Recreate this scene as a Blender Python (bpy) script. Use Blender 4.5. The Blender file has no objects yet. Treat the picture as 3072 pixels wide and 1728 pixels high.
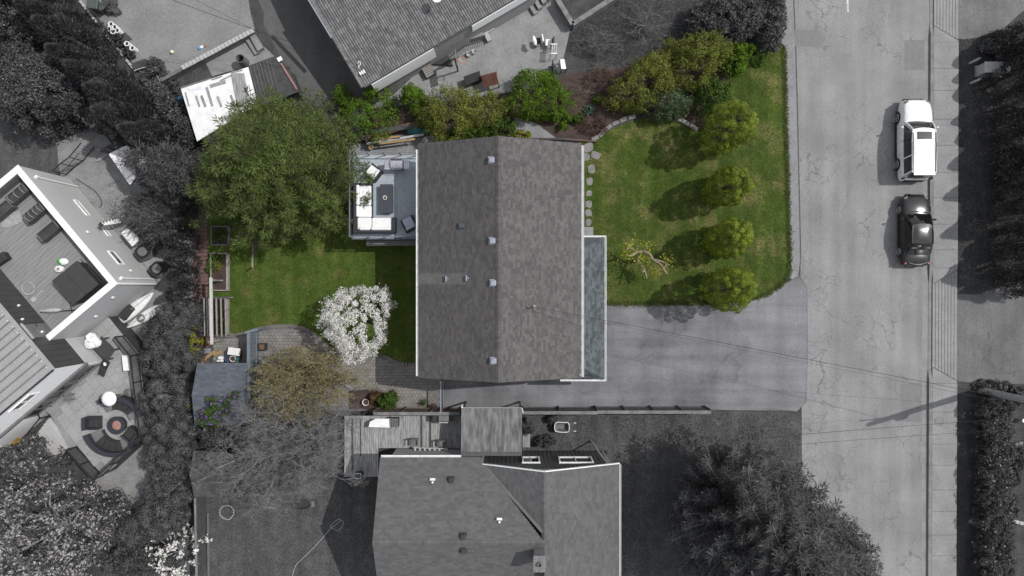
import bpy, math, random
import numpy as np
from mathutils import Vector, Matrix
random.seed(5)
RNG = np.random.default_rng(5)
SC = bpy.context.scene
COL = SC.collection

# ------------------------------------------------------------------ camera, sky, sun, exposure
CAM_H, FOCAL = 44.5, 2048.0            # flying height in metres; focal length in survey units
cam = bpy.data.cameras.new('camera'); cam_o = bpy.data.objects.new('camera', cam); COL.objects.link(cam_o)
cam_o.location = (0, 0, CAM_H); cam_o.rotation_euler = (0, 0, 0)
cam.sensor_width = 36; cam.lens = 24; cam.clip_end = 2000
SC.camera = cam_o
SUN_DIR = Vector((0.71, 0.22, 1.0)).normalized()
world = bpy.data.worlds.new('World'); SC.world = world; world.use_nodes = True
wn = world.node_tree.nodes; wl = world.node_tree.links
sky = wn.new('ShaderNodeTexSky'); sky.sky_type = 'NISHITA'; sky.sun_disc = False
sky.sun_elevation = math.asin(SUN_DIR.z); sky.sun_rotation = math.atan2(SUN_DIR.x, SUN_DIR.y)
hs = wn.new('ShaderNodeHueSaturation'); hs.inputs['Saturation'].default_value = 0.22
wl.new(sky.outputs[0], hs.inputs['Color']); wl.new(hs.outputs[0], wn['Background'].inputs['Color'])
wn['Background'].inputs['Strength'].default_value = 0.15
sun = bpy.data.lights.new('sun', 'SUN'); sun.energy = 2.5; sun.angle = math.radians(0.5); sun.color = (1.0, 0.975, 0.94)
sun_o = bpy.data.objects.new('sun', sun); COL.objects.link(sun_o)
sun_o.rotation_euler = (-SUN_DIR).to_track_quat('-Z', 'Y').to_euler(); sun_o.location = (30, 10, 60)
SC.view_settings.view_transform = 'Standard'; SC.view_settings.look = 'None'
SC.view_settings.exposure = 0.32; SC.view_settings.gamma = 1.0
SC.render.engine = 'CYCLES'
SC.cycles.max_bounces = 5; SC.cycles.diffuse_bounces = 2; SC.cycles.transparent_max_bounces = 8

# ------------------------------------------------------------------ survey helpers
def W(u, v, z=0.0):
    """survey grid of the overhead plan -> metres, for a point at height z"""
    k = (CAM_H - z) / FOCAL
    return Vector(((u - 1536) * k, (864 - v) * k, z))
class Tile:
    def __init__(s, ox, oy, k): s.o = (ox, oy, k)
    def __call__(s, x, y, z=0.0): return W(s.o[0] + x * s.o[2], s.o[1] + y * s.o[2], z)
K = 768 / 1932
t00, t01, t02, t03 = [Tile(768 * i, 0, K) for i in range(4)]
t10, t11, t12, t13 = [Tile(768 * i, 576, K) for i in range(4)]
t20, t21, t22, t23 = [Tile(768 * i, 1152, K) for i in range(4)]
hA = Tile(0, 480, 384 / 1932); hB = Tile(0, 768, 384 / 1932); hC = Tile(0, 1056, 384 / 1932); hD = Tile(200, 680, 384 / 1932)
hE = Tile(240, 960, 320 / 1932); hF = Tile(560, 880, 320 / 1932); hG = Tile(0, 1300, 384 / 1932)
dk = Tile(1040, 420, 260 / 1177); pN = Tile(1250, 80, 320 / 1932); pM = Tile(1540, 0, 320 / 1932)
pS = Tile(1040, 1200, 384 / 1932); pW = Tile(1540, 1210, 320 / 1932); pY = Tile(440, 30, 384 / 1932); pB = Tile(220, 0, 300 / 1932)
pG = Tile(260, 360, 320 / 1932)
def pts(t, lst, z=0.0): return [t(x, y, z) for x, y in lst]

def smooth_curve(P, n=6, closed=False):
    P = [Vector(p) for p in P]; out = []; m = len(P)
    rng = range(m if closed else m - 1)
    for i in rng:
        g = (lambda k: P[k % m]) if closed else (lambda k: P[max(0, min(m - 1, k))])
        a, b, c, d = g(i - 1), g(i), g(i + 1), g(i + 2)
        for j in range(n):
            t = j / n
            out.append(0.5 * ((2 * b) + (c - a) * t + (2 * a - 5 * b + 4 * c - d) * t * t + (3 * b - a - 3 * c + d) * t ** 3))
    if not closed: out.append(P[-1])
    return out

class MB:
    def __init__(s): s.v = []; s.f = []
    def add(s, vs, fs):
        n = len(s.v); s.v += [tuple(p) for p in vs]; s.f += [tuple(i + n for i in f) for f in fs]; return s
    def prism(s, poly, z0, z1, bottom=False):
        P = [(p[0], p[1]) for p in poly]
        if sum(P[i][0] * P[(i + 1) % len(P)][1] - P[(i + 1) % len(P)][0] * P[i][1] for i in range(len(P))) < 0: P = P[::-1]
        n = len(P)
        f = [tuple(range(n, 2 * n))] + [(i, (i + 1) % n, n + (i + 1) % n, n + i) for i in range(n)]
        if bottom: f.append(tuple(range(n - 1, -1, -1)))
        return s.add([(x, y, z0) for x, y in P] + [(x, y, z1) for x, y in P], f)
    def sheet(s, poly, z):
        P = [(p[0], p[1]) for p in poly]
        if sum(P[i][0] * P[(i + 1) % len(P)][1] - P[(i + 1) % len(P)][0] * P[i][1] for i in range(len(P))) < 0: P = P[::-1]
        return s.add([(x, y, z) for x, y in P], [tuple(range(len(P)))])
    def poly(s, P): return s.add(P, [tuple(range(len(P)))])
    def box(s, c, size, rz=0.0, bev=0.0):
        c = Vector(c); hx, hy, hz = size[0] / 2, size[1] / 2, size[2] / 2
        ca, sa = math.cos(rz), math.sin(rz)
        def R(x, y, z): return (c.x + x * ca - y * sa, c.y + x * sa + y * ca, c.z + z)
        if bev <= 0:
            vs = [R(x, y, z) for z in (-hz, hz) for x, y in ((-hx, -hy), (hx, -hy), (hx, hy), (-hx, hy))]
            return s.add(vs, [(3, 2, 1, 0), (4, 5, 6, 7), (0, 1, 5, 4), (1, 2, 6, 5), (2, 3, 7, 6), (3, 0, 4, 7)])
        b = min(bev, hx * .9, hy * .9, hz * .9); vs = []
        for z, i in ((-hz, 0), (hz - b, 0), (hz, b)):
            for x, y in ((-hx + b, -hy), (hx - b, -hy), (hx, -hy + b), (hx, hy - b), (hx - b, hy), (-hx + b, hy), (-hx, hy - b), (-hx, -hy + b)):
                kx = (hx - i) / hx; ky = (hy - i) / hy
                vs.append(R(x * kx, y * ky, z))
        f = [tuple(range(16, 24))]
        for r in (0, 8):
            f += [(r + i, r + (i + 1) % 8, r + 8 + (i + 1) % 8, r + 8 + i) for i in range(8)]
        return s.add(vs, f)
    def bar(s, p, q, w, h=None, up=(0, 0, 1)):
        p, q = Vector(p), Vector(q); h = h or w
        d = (q - p).normalized(); up = Vector(up)
        if abs(d.dot(up)) > .98: up = Vector((1, 0, 0))
        a = d.cross(up).normalized() * w / 2; b = d.cross(a).normalized() * -h / 2
        if b.z < 0: b = -b; a = -a
        vs = [p - a - b, p + a - b, p + a + b, p - a + b, q - a - b, q + a - b, q + a + b, q - a + b]
        return s.add(vs, [(0, 1, 2, 3), (7, 6, 5, 4), (0, 4, 5, 1), (1, 5, 6, 2), (2, 6, 7, 3), (3, 7, 4, 0)])
    def tube(s, P, r, n=6, cap=True, closed=False):
        P = [Vector(p) for p in P]; m = len(P); rr = r if isinstance(r, (list, tuple)) else [r] * m
        base = len(s.v); ref = Vector((0.13, 0.21, 1))
        for i, p in enumerate(P):
            if closed: d = P[(i + 1) % m] - P[i - 1]
            else: d = P[min(i + 1, m - 1)] - P[max(i - 1, 0)]
            d = d.normalized() if d.length > 1e-9 else Vector((0, 0, 1))
            rf = ref if abs(d.dot(ref.normalized())) < .97 else Vector((1, 0, 0))
            a = d.cross(rf).normalized(); b = d.cross(a)
            for j in range(n):
                t = 2 * math.pi * j / n
                s.v.append(tuple(p + (a * math.cos(t) + b * math.sin(t)) * rr[i]))
        for i in range(m if closed else m - 1):
            for j in range(n):
                k = (i + 1) % m
                s.f.append((base + i * n + j, base + i * n + (j + 1) % n, base + k * n + (j + 1) % n, base + k * n + j))
        if cap and not closed:
            s.f.append(tuple(base + j for j in range(n - 1, -1, -1))); s.f.append(tuple(base + (m - 1) * n + j for j in range(n)))
        return s
    def lathe(s, prof, c=(0, 0, 0), n=16, sx=1, sy=1):
        c = Vector(c); b = len(s.v); m = len(prof)
        for r, z in prof:
            for j in range(n):
                t = 2 * math.pi * j / n; s.v.append((c.x + r * sx * math.cos(t), c.y + r * sy * math.sin(t), c.z + z))
        for i in range(m - 1):
            for j in range(n):
                s.f.append((b + i * n + j, b + i * n + (j + 1) % n, b + (i + 1) * n + (j + 1) % n, b + (i + 1) * n + j))
        if prof[-1][0] > 1e-4: s.f.append(tuple(b + (m - 1) * n + j for j in range(n)))
        return s

ORG = {}
def tag(o, label=None, cat=None, group=None, kind=None):
    if label: o['label'] = label
    if cat: o['category'] = cat
    if group: o['group'] = group
    if kind: o['kind'] = kind
    return o
def thing(name, loc, label, cat, group=None):
    o = bpy.data.objects.new(name, None); COL.objects.link(o); o.empty_display_size = .3
    o.location = Vector(loc); ORG[o.name] = Vector(loc)
    return tag(o, label, cat, group)
def finish_mesh(me, mat, smooth):
    if mat is not None: me.materials.append(mat)
    if smooth: me.polygons.foreach_set('use_smooth', [True] * len(me.polygons))
    me.update()
def obj(name, mb, mat, parent=None, smooth=False, kind=None, label=None, cat=None, group=None, origin=None):
    """one mesh object; vertices are given in metres of the place and stored about the thing's base"""
    o0 = ORG.get(parent.name, Vector()) if parent else (Vector(origin) if origin is not None else None)
    if o0 is None:
        a = np.array(mb.v); o0 = Vector(((a[:, 0].min() + a[:, 0].max()) / 2, (a[:, 1].min() + a[:, 1].max()) / 2, a[:, 2].min()))
    me = bpy.data.meshes.new(name)
    me.from_pydata([(x - o0.x, y - o0.y, z - o0.z) for x, y, z in mb.v], [], mb.f)
    finish_mesh(me, mat, smooth)
    o = bpy.data.objects.new(name, me); COL.objects.link(o)
    if parent: o.parent = parent
    else: o.location = o0
    ORG[o.name] = o0
    return tag(o, label, cat, group, kind)
def np_obj(name, V, Fc, mat, parent=None, kind=None, smooth=False, label=None, cat=None, group=None):
    o0 = ORG.get(parent.name, Vector()) if parent else Vector((float(V[:, 0].mean()), float(V[:, 1].mean()), 0))
    V = (V - np.array(o0)).astype(np.float32); n, k = Fc.shape
    me = bpy.data.meshes.new(name)
    me.vertices.add(len(V)); me.vertices.foreach_set('co', V.ravel())
    me.loops.add(n * k); me.loops.foreach_set('vertex_index', Fc.astype(np.int32).ravel())
    me.polygons.add(n); me.polygons.foreach_set('loop_start', np.arange(0, n * k, k, dtype=np.int32))
    finish_mesh(me, mat, smooth); me.validate()
    o = bpy.data.objects.new(name, me); COL.objects.link(o)
    if parent: o.parent = parent
    else: o.location = o0
    ORG[o.name] = o0
    return tag(o, label, cat, group, kind)
def dup(root, loc, rz=0.0, label=None, group=None):
    r = root.copy(); COL.objects.link(r); r.location = Vector(loc); r.rotation_euler = (0, 0, rz); ORG[r.name] = Vector(loc)
    if label: r['label'] = label
    if group: r['group'] = group
    for ch in list(root.children):
        c = ch.copy(); COL.objects.link(c); c.parent = r
        for g in list(ch.children):
            d = g.copy(); COL.objects.link(d); d.parent = c
    return r
def piece(name, me, parent, loc, rz=0.0, rot=None, scale=None):
    o = bpy.data.objects.new(name, me); COL.objects.link(o); o.parent = parent
    o.location = Vector(loc) - ORG.get(parent.name, Vector())
    o.rotation_euler = rot if rot else (0, 0, rz)
    if scale: o.scale = scale
    return o
def mesh_of(name, mb, mat, smooth=False):
    me = bpy.data.meshes.new(name); me.from_pydata(mb.v, [], mb.f); finish_mesh(me, mat, smooth); return me

# ------------------------------------------------------------------ materials
def ramp(nt, fac, stops):
    r = nt.nodes.new('ShaderNodeValToRGB'); nt.links.new(fac, r.inputs[0])
    e = r.color_ramp.elements
    while len(e) < len(stops): e.new(.5)
    for k, (p, c) in enumerate(stops):
        e[k].position = p; e[k].color = (c[0], c[1], c[2], 1) if not isinstance(c, (int, float)) else (c, c, c, 1)
    return r.outputs[0]
def mixc(nt, fac, a, b, mode='MIX'):
    m = nt.nodes.new('ShaderNodeMix'); m.data_type = 'RGBA'; m.blend_type = mode
    for i, x in ((0, fac), (6, a), (7, b)):
        if isinstance(x, (int, float)): m.inputs[i].default_value = x if i == 0 else (x, x, x, 1)
        elif isinstance(x, tuple): m.inputs[i].default_value = (*x[:3], 1)
        else: nt.links.new(x, m.inputs[i])
    return m.outputs[2]
def noise(nt, co, scale, detail=3, rough=.55, dist=0.0):
    n = nt.nodes.new('ShaderNodeTexNoise'); n.inputs['Scale'].default_value = scale; n.inputs['Detail'].default_value = detail
    n.inputs['Roughness'].default_value = rough; n.inputs['Distortion'].default_value = dist
    if co is not None: nt.links.new(co, n.inputs['Vector'])
    return n.outputs[0]
def math_n(nt, op, a, b=0.0):
    m = nt.nodes.new('ShaderNodeMath'); m.operation = op
    for i, x in enumerate((a, b)):
        if isinstance(x, (int, float)): m.inputs[i].default_value = x
        else: nt.links.new(x, m.inputs[i])
    return m.outputs[0]
def new_mat(name):
    m = bpy.data.materials.new(name); m.use_nodes = True; nt = m.node_tree
    geo = nt.nodes.new('ShaderNodeNewGeometry')
    return m, nt, nt.nodes['Principled BSDF'], geo
def grey(v): return (v, v, v)
def M(name, c, c2=None, rough=.8, scale=3.0, bump=0.0, bscale=40.0, island=0.0, metal=0.0, spec=.3, spots=None, stretch=None, lo=.35, hi=.65, coat=0.0, wash=None):
    """general surface: two tones blended by noise, per-piece variation, fine relief, optional spots (colour, scale, threshold)"""
    if isinstance(c, (int, float)): c = grey(c)
    if c2 is None: c2 = tuple(x * .78 for x in c)
    if isinstance(c2, (int, float)): c2 = grey(c2)
    m, nt, b, geo = new_mat(name)
    co = geo.outputs['Position']
    if stretch:
        mp = nt.nodes.new('ShaderNodeMapping'); mp.inputs['Scale'].default_value = stretch[0]; mp.inputs['Rotation'].default_value = (0, 0, stretch[1])
        tc = nt.nodes.new('ShaderNodeVectorRotate'); tc.rotation_type = 'Z_AXIS'; tc.inputs['Angle'].default_value = stretch[1]
        nt.links.new(co, tc.inputs['Vector']); mp.inputs['Rotation'].default_value = (0, 0, 0)
        nt.links.new(tc.outputs[0], mp.inputs['Vector']); co = mp.outputs[0]
    f = ramp(nt, noise(nt, co, scale, 5), [(lo, 0.0), (hi, 1.0)])
    col = mixc(nt, f, c, c2)
    fine = ramp(nt, noise(nt, co, scale * 9, 3), [(.3, .82), (.7, 1.16)])
    col = mixc(nt, .8, col, fine, 'MULTIPLY')
    if island:
        rv = ramp(nt, geo.outputs['Random Per Island'], [(0, 1 - island), (1, 1 + island)])
        col = mixc(nt, 1.0, col, rv, 'MULTIPLY')
    if spots:
        sc, sz, th = spots
        sf = ramp(nt, noise(nt, co, sz, 2), [(th, 0.0), (th + .04, 1.0)])
        col = mixc(nt, sf, col, sc)
    if wash:                       # rain wash below a metal flue, an axis-aligned band with soft sides
        ax, a0, a1, c0, hw = wash; sp = nt.nodes.new('ShaderNodeSeparateXYZ'); nt.links.new(geo.outputs['Position'], sp.inputs[0])
        along, across = (sp.outputs[0], sp.outputs[1]) if ax == 'x' else (sp.outputs[1], sp.outputs[0])
        d = math_n(nt, 'ABSOLUTE', math_n(nt, 'SUBTRACT', across, c0)); side = ramp(nt, math_n(nt, 'DIVIDE', d, hw), [(.7, 1.0), (1.0, 0.0)])
        inn = math_n(nt, 'MULTIPLY', math_n(nt, 'GREATER_THAN', along, a0), math_n(nt, 'LESS_THAN', along, a1))
        f2 = math_n(nt, 'MULTIPLY', math_n(nt, 'MULTIPLY', side, inn), .3)
        col = mixc(nt, f2, col, grey(.2))
    nt.links.new(col, b.inputs['Base Color'])
    b.inputs['Roughness'].default_value = rough; b.inputs['Metallic'].default_value = metal
    b.inputs['Specular IOR Level'].default_value = spec; b.inputs['Coat Weight'].default_value = coat
    if bump:
        bp = nt.nodes.new('ShaderNodeBump'); bp.inputs['Strength'].default_value = bump; bp.inputs['Distance'].default_value = .05
        nt.links.new(noise(nt, co, bscale, 4), bp.inputs['Height']); nt.links.new(bp.outputs[0], b.inputs['Normal'])
    return m
def leaf_mat(name, stops, trans=.25, patch=.5, pscale=.8, rough=.6):
    m, nt, b, geo = new_mat(name)
    col = ramp(nt, geo.outputs['Random Per Island'], stops)
    pv = ramp(nt, noise(nt, geo.outputs['Position'], pscale, 3), [(.32, 1 - patch), (.68, 1 + patch * .6)])
    col = mixc(nt, 1.0, col, pv, 'MULTIPLY')
    nt.links.new(col, b.inputs['Base Color']); b.inputs['Roughness'].default_value = rough; b.inputs['Specular IOR Level'].default_value = .25
    tr = nt.nodes.new('ShaderNodeBsdfTranslucent'); nt.links.new(col, tr.inputs[0])
    mx = nt.nodes.new('ShaderNodeMixShader'); mx.inputs[0].default_value = trans
    nt.links.new(b.outputs[0], mx.inputs[1]); nt.links.new(tr.outputs[0], mx.inputs[2])
    nt.links.new(mx.outputs[0], nt.nodes['Material Output'].inputs[0])
    return m
def road_mat(name, c, crack=1.0, patchy=.12, stain=0.0):
    m, nt, b, geo = new_mat(name); co = geo.outputs['Position']
    col = mixc(nt, ramp(nt, noise(nt, co, .35, 4), [(.35, 0.0), (.65, 1.0)]), tuple(x * (1 - patchy) for x in c), tuple(x * (1 + patchy) for x in c))
    col = mixc(nt, .9, col, ramp(nt, noise(nt, co, 14, 4, .7), [(.3, .72), (.7, 1.3)]), 'MULTIPLY')
    # wear streaks along the road
    mp = nt.nodes.new('ShaderNodeMapping'); mp.inputs['Scale'].default_value = (1.1, .05, 1); nt.links.new(co, mp.inputs['Vector'])
    col = mixc(nt, .7, col, ramp(nt, noise(nt, mp.outputs[0], 1.0, 3), [(.35, .86), (.65, 1.1)]), 'MULTIPLY')
    if stain:
        col = mixc(nt, ramp(nt, noise(nt, co, 1.0, 3, .6), [(.62, 0.0), (.72, stain)]), col, tuple(x * .5 for x in c))
        col = mixc(nt, ramp(nt, noise(nt, co, 3.1, 2), [(.72, 0.0), (.76, stain)]), col, tuple(x * .35 for x in c))
        mq = nt.nodes.new('ShaderNodeMapping'); mq.inputs['Scale'].default_value = (.06, 1.2, 1); nt.links.new(co, mq.inputs['Vector'])
        col = mixc(nt, .6, col, ramp(nt, noise(nt, mq.outputs[0], 1.2, 4), [(.35, .8), (.65, 1.15)]), 'MULTIPLY')
    if crack:
        wv = nt.nodes.new('ShaderNodeTexNoise'); wv.inputs['Scale'].default_value = 1.3; wv.inputs['Detail'].default_value = 5; nt.links.new(co, wv.inputs['Vector'])
        ad = nt.nodes.new('ShaderNodeVectorMath'); ad.operation = 'MULTIPLY_ADD'; ad.inputs[1].default_value = (1.4, 1.4, 0)
        nt.links.new(wv.outputs['Color'], ad.inputs[0]); nt.links.new(co, ad.inputs[2])
        mk = ramp(nt, noise(nt, co, .28, 2), [(.46, 0.0), (.56, crack)])
        for s, wd, k in ((.42, .014, .75), (1.3, .02, .45)):
            mp2 = nt.nodes.new('ShaderNodeMapping'); mp2.inputs['Scale'].default_value = (1.0, .62, 1); nt.links.new(ad.outputs[0], mp2.inputs['Vector'])
            vo = nt.nodes.new('ShaderNodeTexVoronoi'); vo.feature = 'DISTANCE_TO_EDGE'; vo.inputs['Scale'].default_value = s; nt.links.new(mp2.outputs[0], vo.inputs['Vector'])
            ln = ramp(nt, vo.outputs[0], [(0, k), (wd * s, 0.0)])
            f = math_n(nt, 'MULTIPLY', ln, mk)
            col = mixc(nt, f, col, tuple(x * .25 for x in c))
    nt.links.new(col, b.inputs['Base Color']); b.inputs['Roughness'].default_value = .9; b.inputs['Specular IOR Level'].default_value = .2
    bp = nt.nodes.new('ShaderNodeBump'); bp.inputs['Strength'].default_value = .25; bp.inputs['Distance'].default_value = .02
    nt.links.new(noise(nt, co, 60, 3), bp.inputs['Height']); nt.links.new(bp.outputs[0], b.inputs['Normal'])
    return m
def lawn_mat(name, a, b_, dry, dry_th=.58):
    m, nt, b, geo = new_mat(name); co = geo.outputs['Position']
    col = mixc(nt, ramp(nt, noise(nt, co, 1.2, 4), [(.35, 0.0), (.65, 1.0)]), a, b_)
    col = mixc(nt, ramp(nt, noise(nt, co, .55, 6, .65), [(dry_th, 0.0), (dry_th + .16, .85)]), col, dry)
    col = mixc(nt, .9, col, ramp(nt, noise(nt, co, 9, 5, .7), [(.3, .55), (.7, 1.5)]), 'MULTIPLY')
    mp = nt.nodes.new('ShaderNodeMapping'); mp.inputs['Scale'].default_value = (1.0, .09, 1); nt.links.new(co, mp.inputs['Vector'])
    col = mixc(nt, .8, col, ramp(nt, noise(nt, mp.outputs[0], 1.4, 3), [(.35, .78), (.65, 1.2)]), 'MULTIPLY')
    nt.links.new(col, b.inputs['Base Color']); b.inputs['Roughness'].default_value = .95; b.inputs['Specular IOR Level'].default_value = .1
    bp = nt.nodes.new('ShaderNodeBump'); bp.inputs['Strength'].default_value = .6; bp.inputs['Distance'].default_value = .06
    nt.links.new(noise(nt, co, 22, 4, .7), bp.inputs['Height']); nt.links.new(bp.outputs[0], b.inputs['Normal'])
    return m

MAT = dict(
    ground=lawn_mat('dull_ground', grey(.055), grey(.075), grey(.1)),
    road=road_mat('road_asphalt', grey(.225)),
    drive=road_mat('driveway_asphalt', (.160, .159, .167), crack=.6, patchy=.2, stain=.5),
    apron=road_mat('driveway_apron', (.186, .187, .195), crack=.5, patchy=.12, stain=.25),
    drive_grey=road_mat('neighbour_drive', grey(.13), crack=.8, patchy=.2),
    drive_nw=road_mat('north_drive', grey(.1), crack=.5, patchy=.1),
    patch=M('road_patch', grey(.19), grey(.165), rough=.9, bump=.2),
    gravel=M('gravel', grey(.25), grey(.18), scale=1.2, bump=.9, bscale=18, spots=(grey(.36), 22, .6)),
    gravel_blue=M('gravel_strip', (.235, .238, .248), (.18, .18, .188), scale=1.5, bump=.9, bscale=22, spots=((.34, .33, .32), 25, .58)),
    gravel_yard=M('gravel_yard', grey(.235), grey(.185), scale=.6, bump=.8, bscale=20, spots=(grey(.29), 24, .6)),
    concrete=M('concrete', grey(.26), grey(.19), scale=.7, bump=.15),
    walk=M('sidewalk_concrete', grey(.255), grey(.21), scale=.9, bump=.12, island=.05),
    kerb=M('kerb_concrete', grey(.22), grey(.15), scale=1.5, bump=.2),
    kerb_dark=M('tar_seam', grey(.06), grey(.1), scale=3),
    gutter=M('gutter_concrete', grey(.24), grey(.19), scale=1.2, bump=.2),
    white_line=M('road_paint', grey(.6), grey(.4), scale=5),
    lawn=lawn_mat('green_lawn', (.044, .076, .012), (.072, .106, .021), (.15, .132, .052), .54),
    lawn_front=lawn_mat('front_lawn', (.042, .07, .012), (.068, .098, .02), (.155, .14, .056), .50),
    lawn_grey=lawn_mat('grey_lawn', grey(.07), grey(.095), grey(.13)),
    lawn_dark=lawn_mat('dark_verge', grey(.05), grey(.07), grey(.09)),
    soil=M('bed_soil', (.075, .05, .042), (.045, .03, .027), scale=1.6, bump=.9, bscale=14),
    soil_grey=M('grey_soil', grey(.07), grey(.04), scale=1.6, bump=.9, bscale=14),
    paver=M('paver', (.215, .203, .19), (.17, .162, .152), scale=1.1, bump=.2, island=.13),
    edging=M('edging_stone', (.17, .155, .14), (.11, .1, .095), scale=3, bump=.4, island=.25),
    stone=M('stepping_slate', (.22, .21, .2), (.16, .155, .155), scale=2.5, bump=.25, island=.15),
    shingle=M('brown_shingle', (.083, .078, .077), (.072, .068, .068), scale=1.2, bump=.3, island=.2),
    shingle_green=M('green_shingle', (.083, .094, .1), (.066, .076, .082), scale=2.2, bump=.3, island=.4),
    shingle_grey=M('grey_shingle', grey(.105), grey(.09), scale=2, bump=.3, island=.14),
    shingle_dark=M('shed_shingle', (.095, .104, .122), (.078, .087, .104), scale=2, bump=.3, island=.2),
    shingle_olive=M('shed_grey_shingle', grey(.075), grey(.05), scale=2, bump=.3, island=.2),
    tile=M('roof_tile', grey(.165), grey(.125), scale=2, bump=.3, island=.25),
    white=M('white_paint', grey(.78), grey(.7), rough=.5, scale=3),
    gutter_white=M('gutter_white', (.74, .74, .76), (.62, .62, .64), rough=.5, scale=4, spots=((.12, .08, .06), 7, .66)),
    white_dirty=M('white_sheet', grey(.8), grey(.66), rough=.5, scale=2, bump=.4, bscale=3),
    siding=M('light_siding', grey(.46), grey(.43), rough=.7, scale=2, stretch=((1, 1, 12), 0)),
    stucco=M('white_stucco', grey(.84), grey(.8), rough=.8),
    wall_cream=M('house_wall', (.45, .43, .4), (.4, .38, .36)),
    wall_grey=M('grey_wall', grey(.3), grey(.26)),
    dark_clad=M('dark_cladding', grey(.055), grey(.048), rough=.6, scale=1.5),
    metal_roof=M('metal_roof', grey(.3), grey(.275), rough=.5, scale=1.2),
    membrane=M('terrace_boards', grey(.25), grey(.2), rough=.7, scale=1.2, stretch=((1, 9, 1), -.87)),
    black=M('black_metal', grey(.025), grey(.02), rough=.5),
    dark=M('dark_plastic', grey(.045), grey(.035), rough=.6),
    charcoal=M('charcoal_wicker', (.035, .036, .046), (.026, .027, .034), rough=.7, scale=30),
    mid=M('mid_grey', grey(.16), grey(.12), rough=.7),
    light=M('light_grey', grey(.42), grey(.36), rough=.7),
    steel=M('stainless', (.5, .5, .55), (.42, .42, .47), rough=.35, metal=.6, spec=.5),
    galv=M('galvanised', (.34, .36, .42), (.28, .3, .35), rough=.4, metal=.5),
    fabric=M('white_cushion', grey(.75), grey(.68), rough=.9, scale=4, bump=.25, bscale=25),
    fabric_shaded=M('shaded_cushion', (.42, .45, .52), (.38, .41, .48), rough=.9, scale=4),  # white cushion with the roof's shade put into its colour
    deck=M('vinyl_deck', (.34, .375, .41), (.31, .345, .38), rough=.6, scale=1.0),
    deck_board=M('weathered_board', grey(.33), grey(.19), rough=.85, scale=1.5, island=.28, bump=.2, stretch=((9, 1, 1), 0), lo=.4, hi=.62),
    boardwalk=M('cedar_plank', (.145, .09, .082), (.105, .065, .062), rough=.8, scale=2, island=.2, bump=.2),
    wood=M('raw_wood', (.34, .24, .13), (.26, .17, .09), rough=.8, scale=4, stretch=((1, 5, 1), .8)),
    wood_grey=M('silvered_wood', (.33, .31, .29), (.2, .185, .17), rough=.85, scale=3, bump=.2, stretch=((8, 1, 1), 0)),
    wood_dark=M('dark_wood', grey(.075), grey(.05), rough=.85, scale=3, island=.2),
    fence=M('fence_wood', grey(.2), grey(.12), rough=.85, scale=2.5, island=.2, bump=.2),
    fence_brown=M('brown_fence', (.12, .085, .075), (.08, .06, .055), rough=.85, scale=2.5, island=.2),
    blue_fence=M('blue_grey_fence', (.15, .175, .195), (.11, .13, .15), rough=.8, scale=3, island=.15, stretch=((8, 1, 1), 0)),
    bark=M('bark', (.085, .066, .05), (.05, .04, .032), rough=.9, scale=6, bump=.6),
    bark_grey=M('grey_bark', grey(.33), grey(.22), rough=.9, scale=6, bump=.5),
    bark_pale=M('pale_bark', (.36, .29, .22), (.25, .195, .15), rough=.9, scale=6, bump=.5),
    twig_tan=M('tan_twig', (.24, .19, .14), (.15, .115, .09), rough=.9, island=.3),
    twig_red=M('red_twig', (.17, .115, .09), (.11, .08, .065), rough=.9, island=.3),
    twig_ochre=M('ochre_twig', (.26, .22, .13), (.17, .145, .09), rough=.9, island=.3),
    twig_grey=M('grey_twig', grey(.26), grey(.16), rough=.9, island=.35),
    terracotta=M('fire_pink', (.33, .19, .16), (.25, .14, .12), rough=.9, scale=8),
    patio=M('patio_slab', grey(.31), grey(.26), rough=.8, scale=1.1, island=.12, bump=.1),
    rust=M('rust_sheet', (.13, .05, .035), (.17, .09, .075), rough=.8, scale=2.5),
    red_paint=M('red_paint', (.26, .13, .115), (.3, .2, .19), rough=.7),
    green_bin=M('green_bin', (.09, .105, .095), (.07, .085, .077), rough=.6),
    blue=M('blue_plastic', (.03, .13, .25), (.025, .1, .2), rough=.5),
    teal=M('teal_plastic', (.03, .13, .13), (.02, .08, .085), rough=.6),
    orange=M('orange_plastic', (.62, .17, .03), (.5, .13, .03), rough=.6),
    pink=M('pink_plastic', (.42, .05, .24), (.35, .05, .2), rough=.6),
    magenta_fl=M('pale_magenta', (.5, .2, .45), (.4, .16, .36), rough=.8),
    yellow=M('ball_yellow', (.7, .6, .3), (.75, .75, .7), rough=.5, scale=6),
    sky_blue=M('sky_blue', (.13, .36, .55), (.1, .3, .5), rough=.6),
    bag_green=M('bag_green', (.05, .4, .06), (.04, .33, .05), rough=.4),
    tyre=M('tyre', grey(.02), grey(.015), rough=.85),
    rim=M('alloy', grey(.55), grey(.42), rough=.3, metal=.8, spec=.5),
    car_white=M('car_white', grey(.72), grey(.71), rough=.25, spec=.5, coat=.5, scale=.5),
    car_dark=M('car_dark', grey(.03), grey(.029), rough=.16, spec=.4, scale=.5),
    chrome=M('chrome', grey(.7), grey(.65), rough=.15, metal=1.0, spec=.5),
    red_lamp=M('tail_lamp', (.22, .006, .03), (.18, .006, .025), rough=.25),
    lamp=M('head_lamp', grey(.5), grey(.4), rough=.15, spec=.6),
    seat=M('car_seat', grey(.16), grey(.11), rough=.8),
    hole_shade=M('hollow_shade', grey(.012), grey(.01), rough=.5),  # near-black: shade inside open drum and pots put into the colour
)
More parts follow.
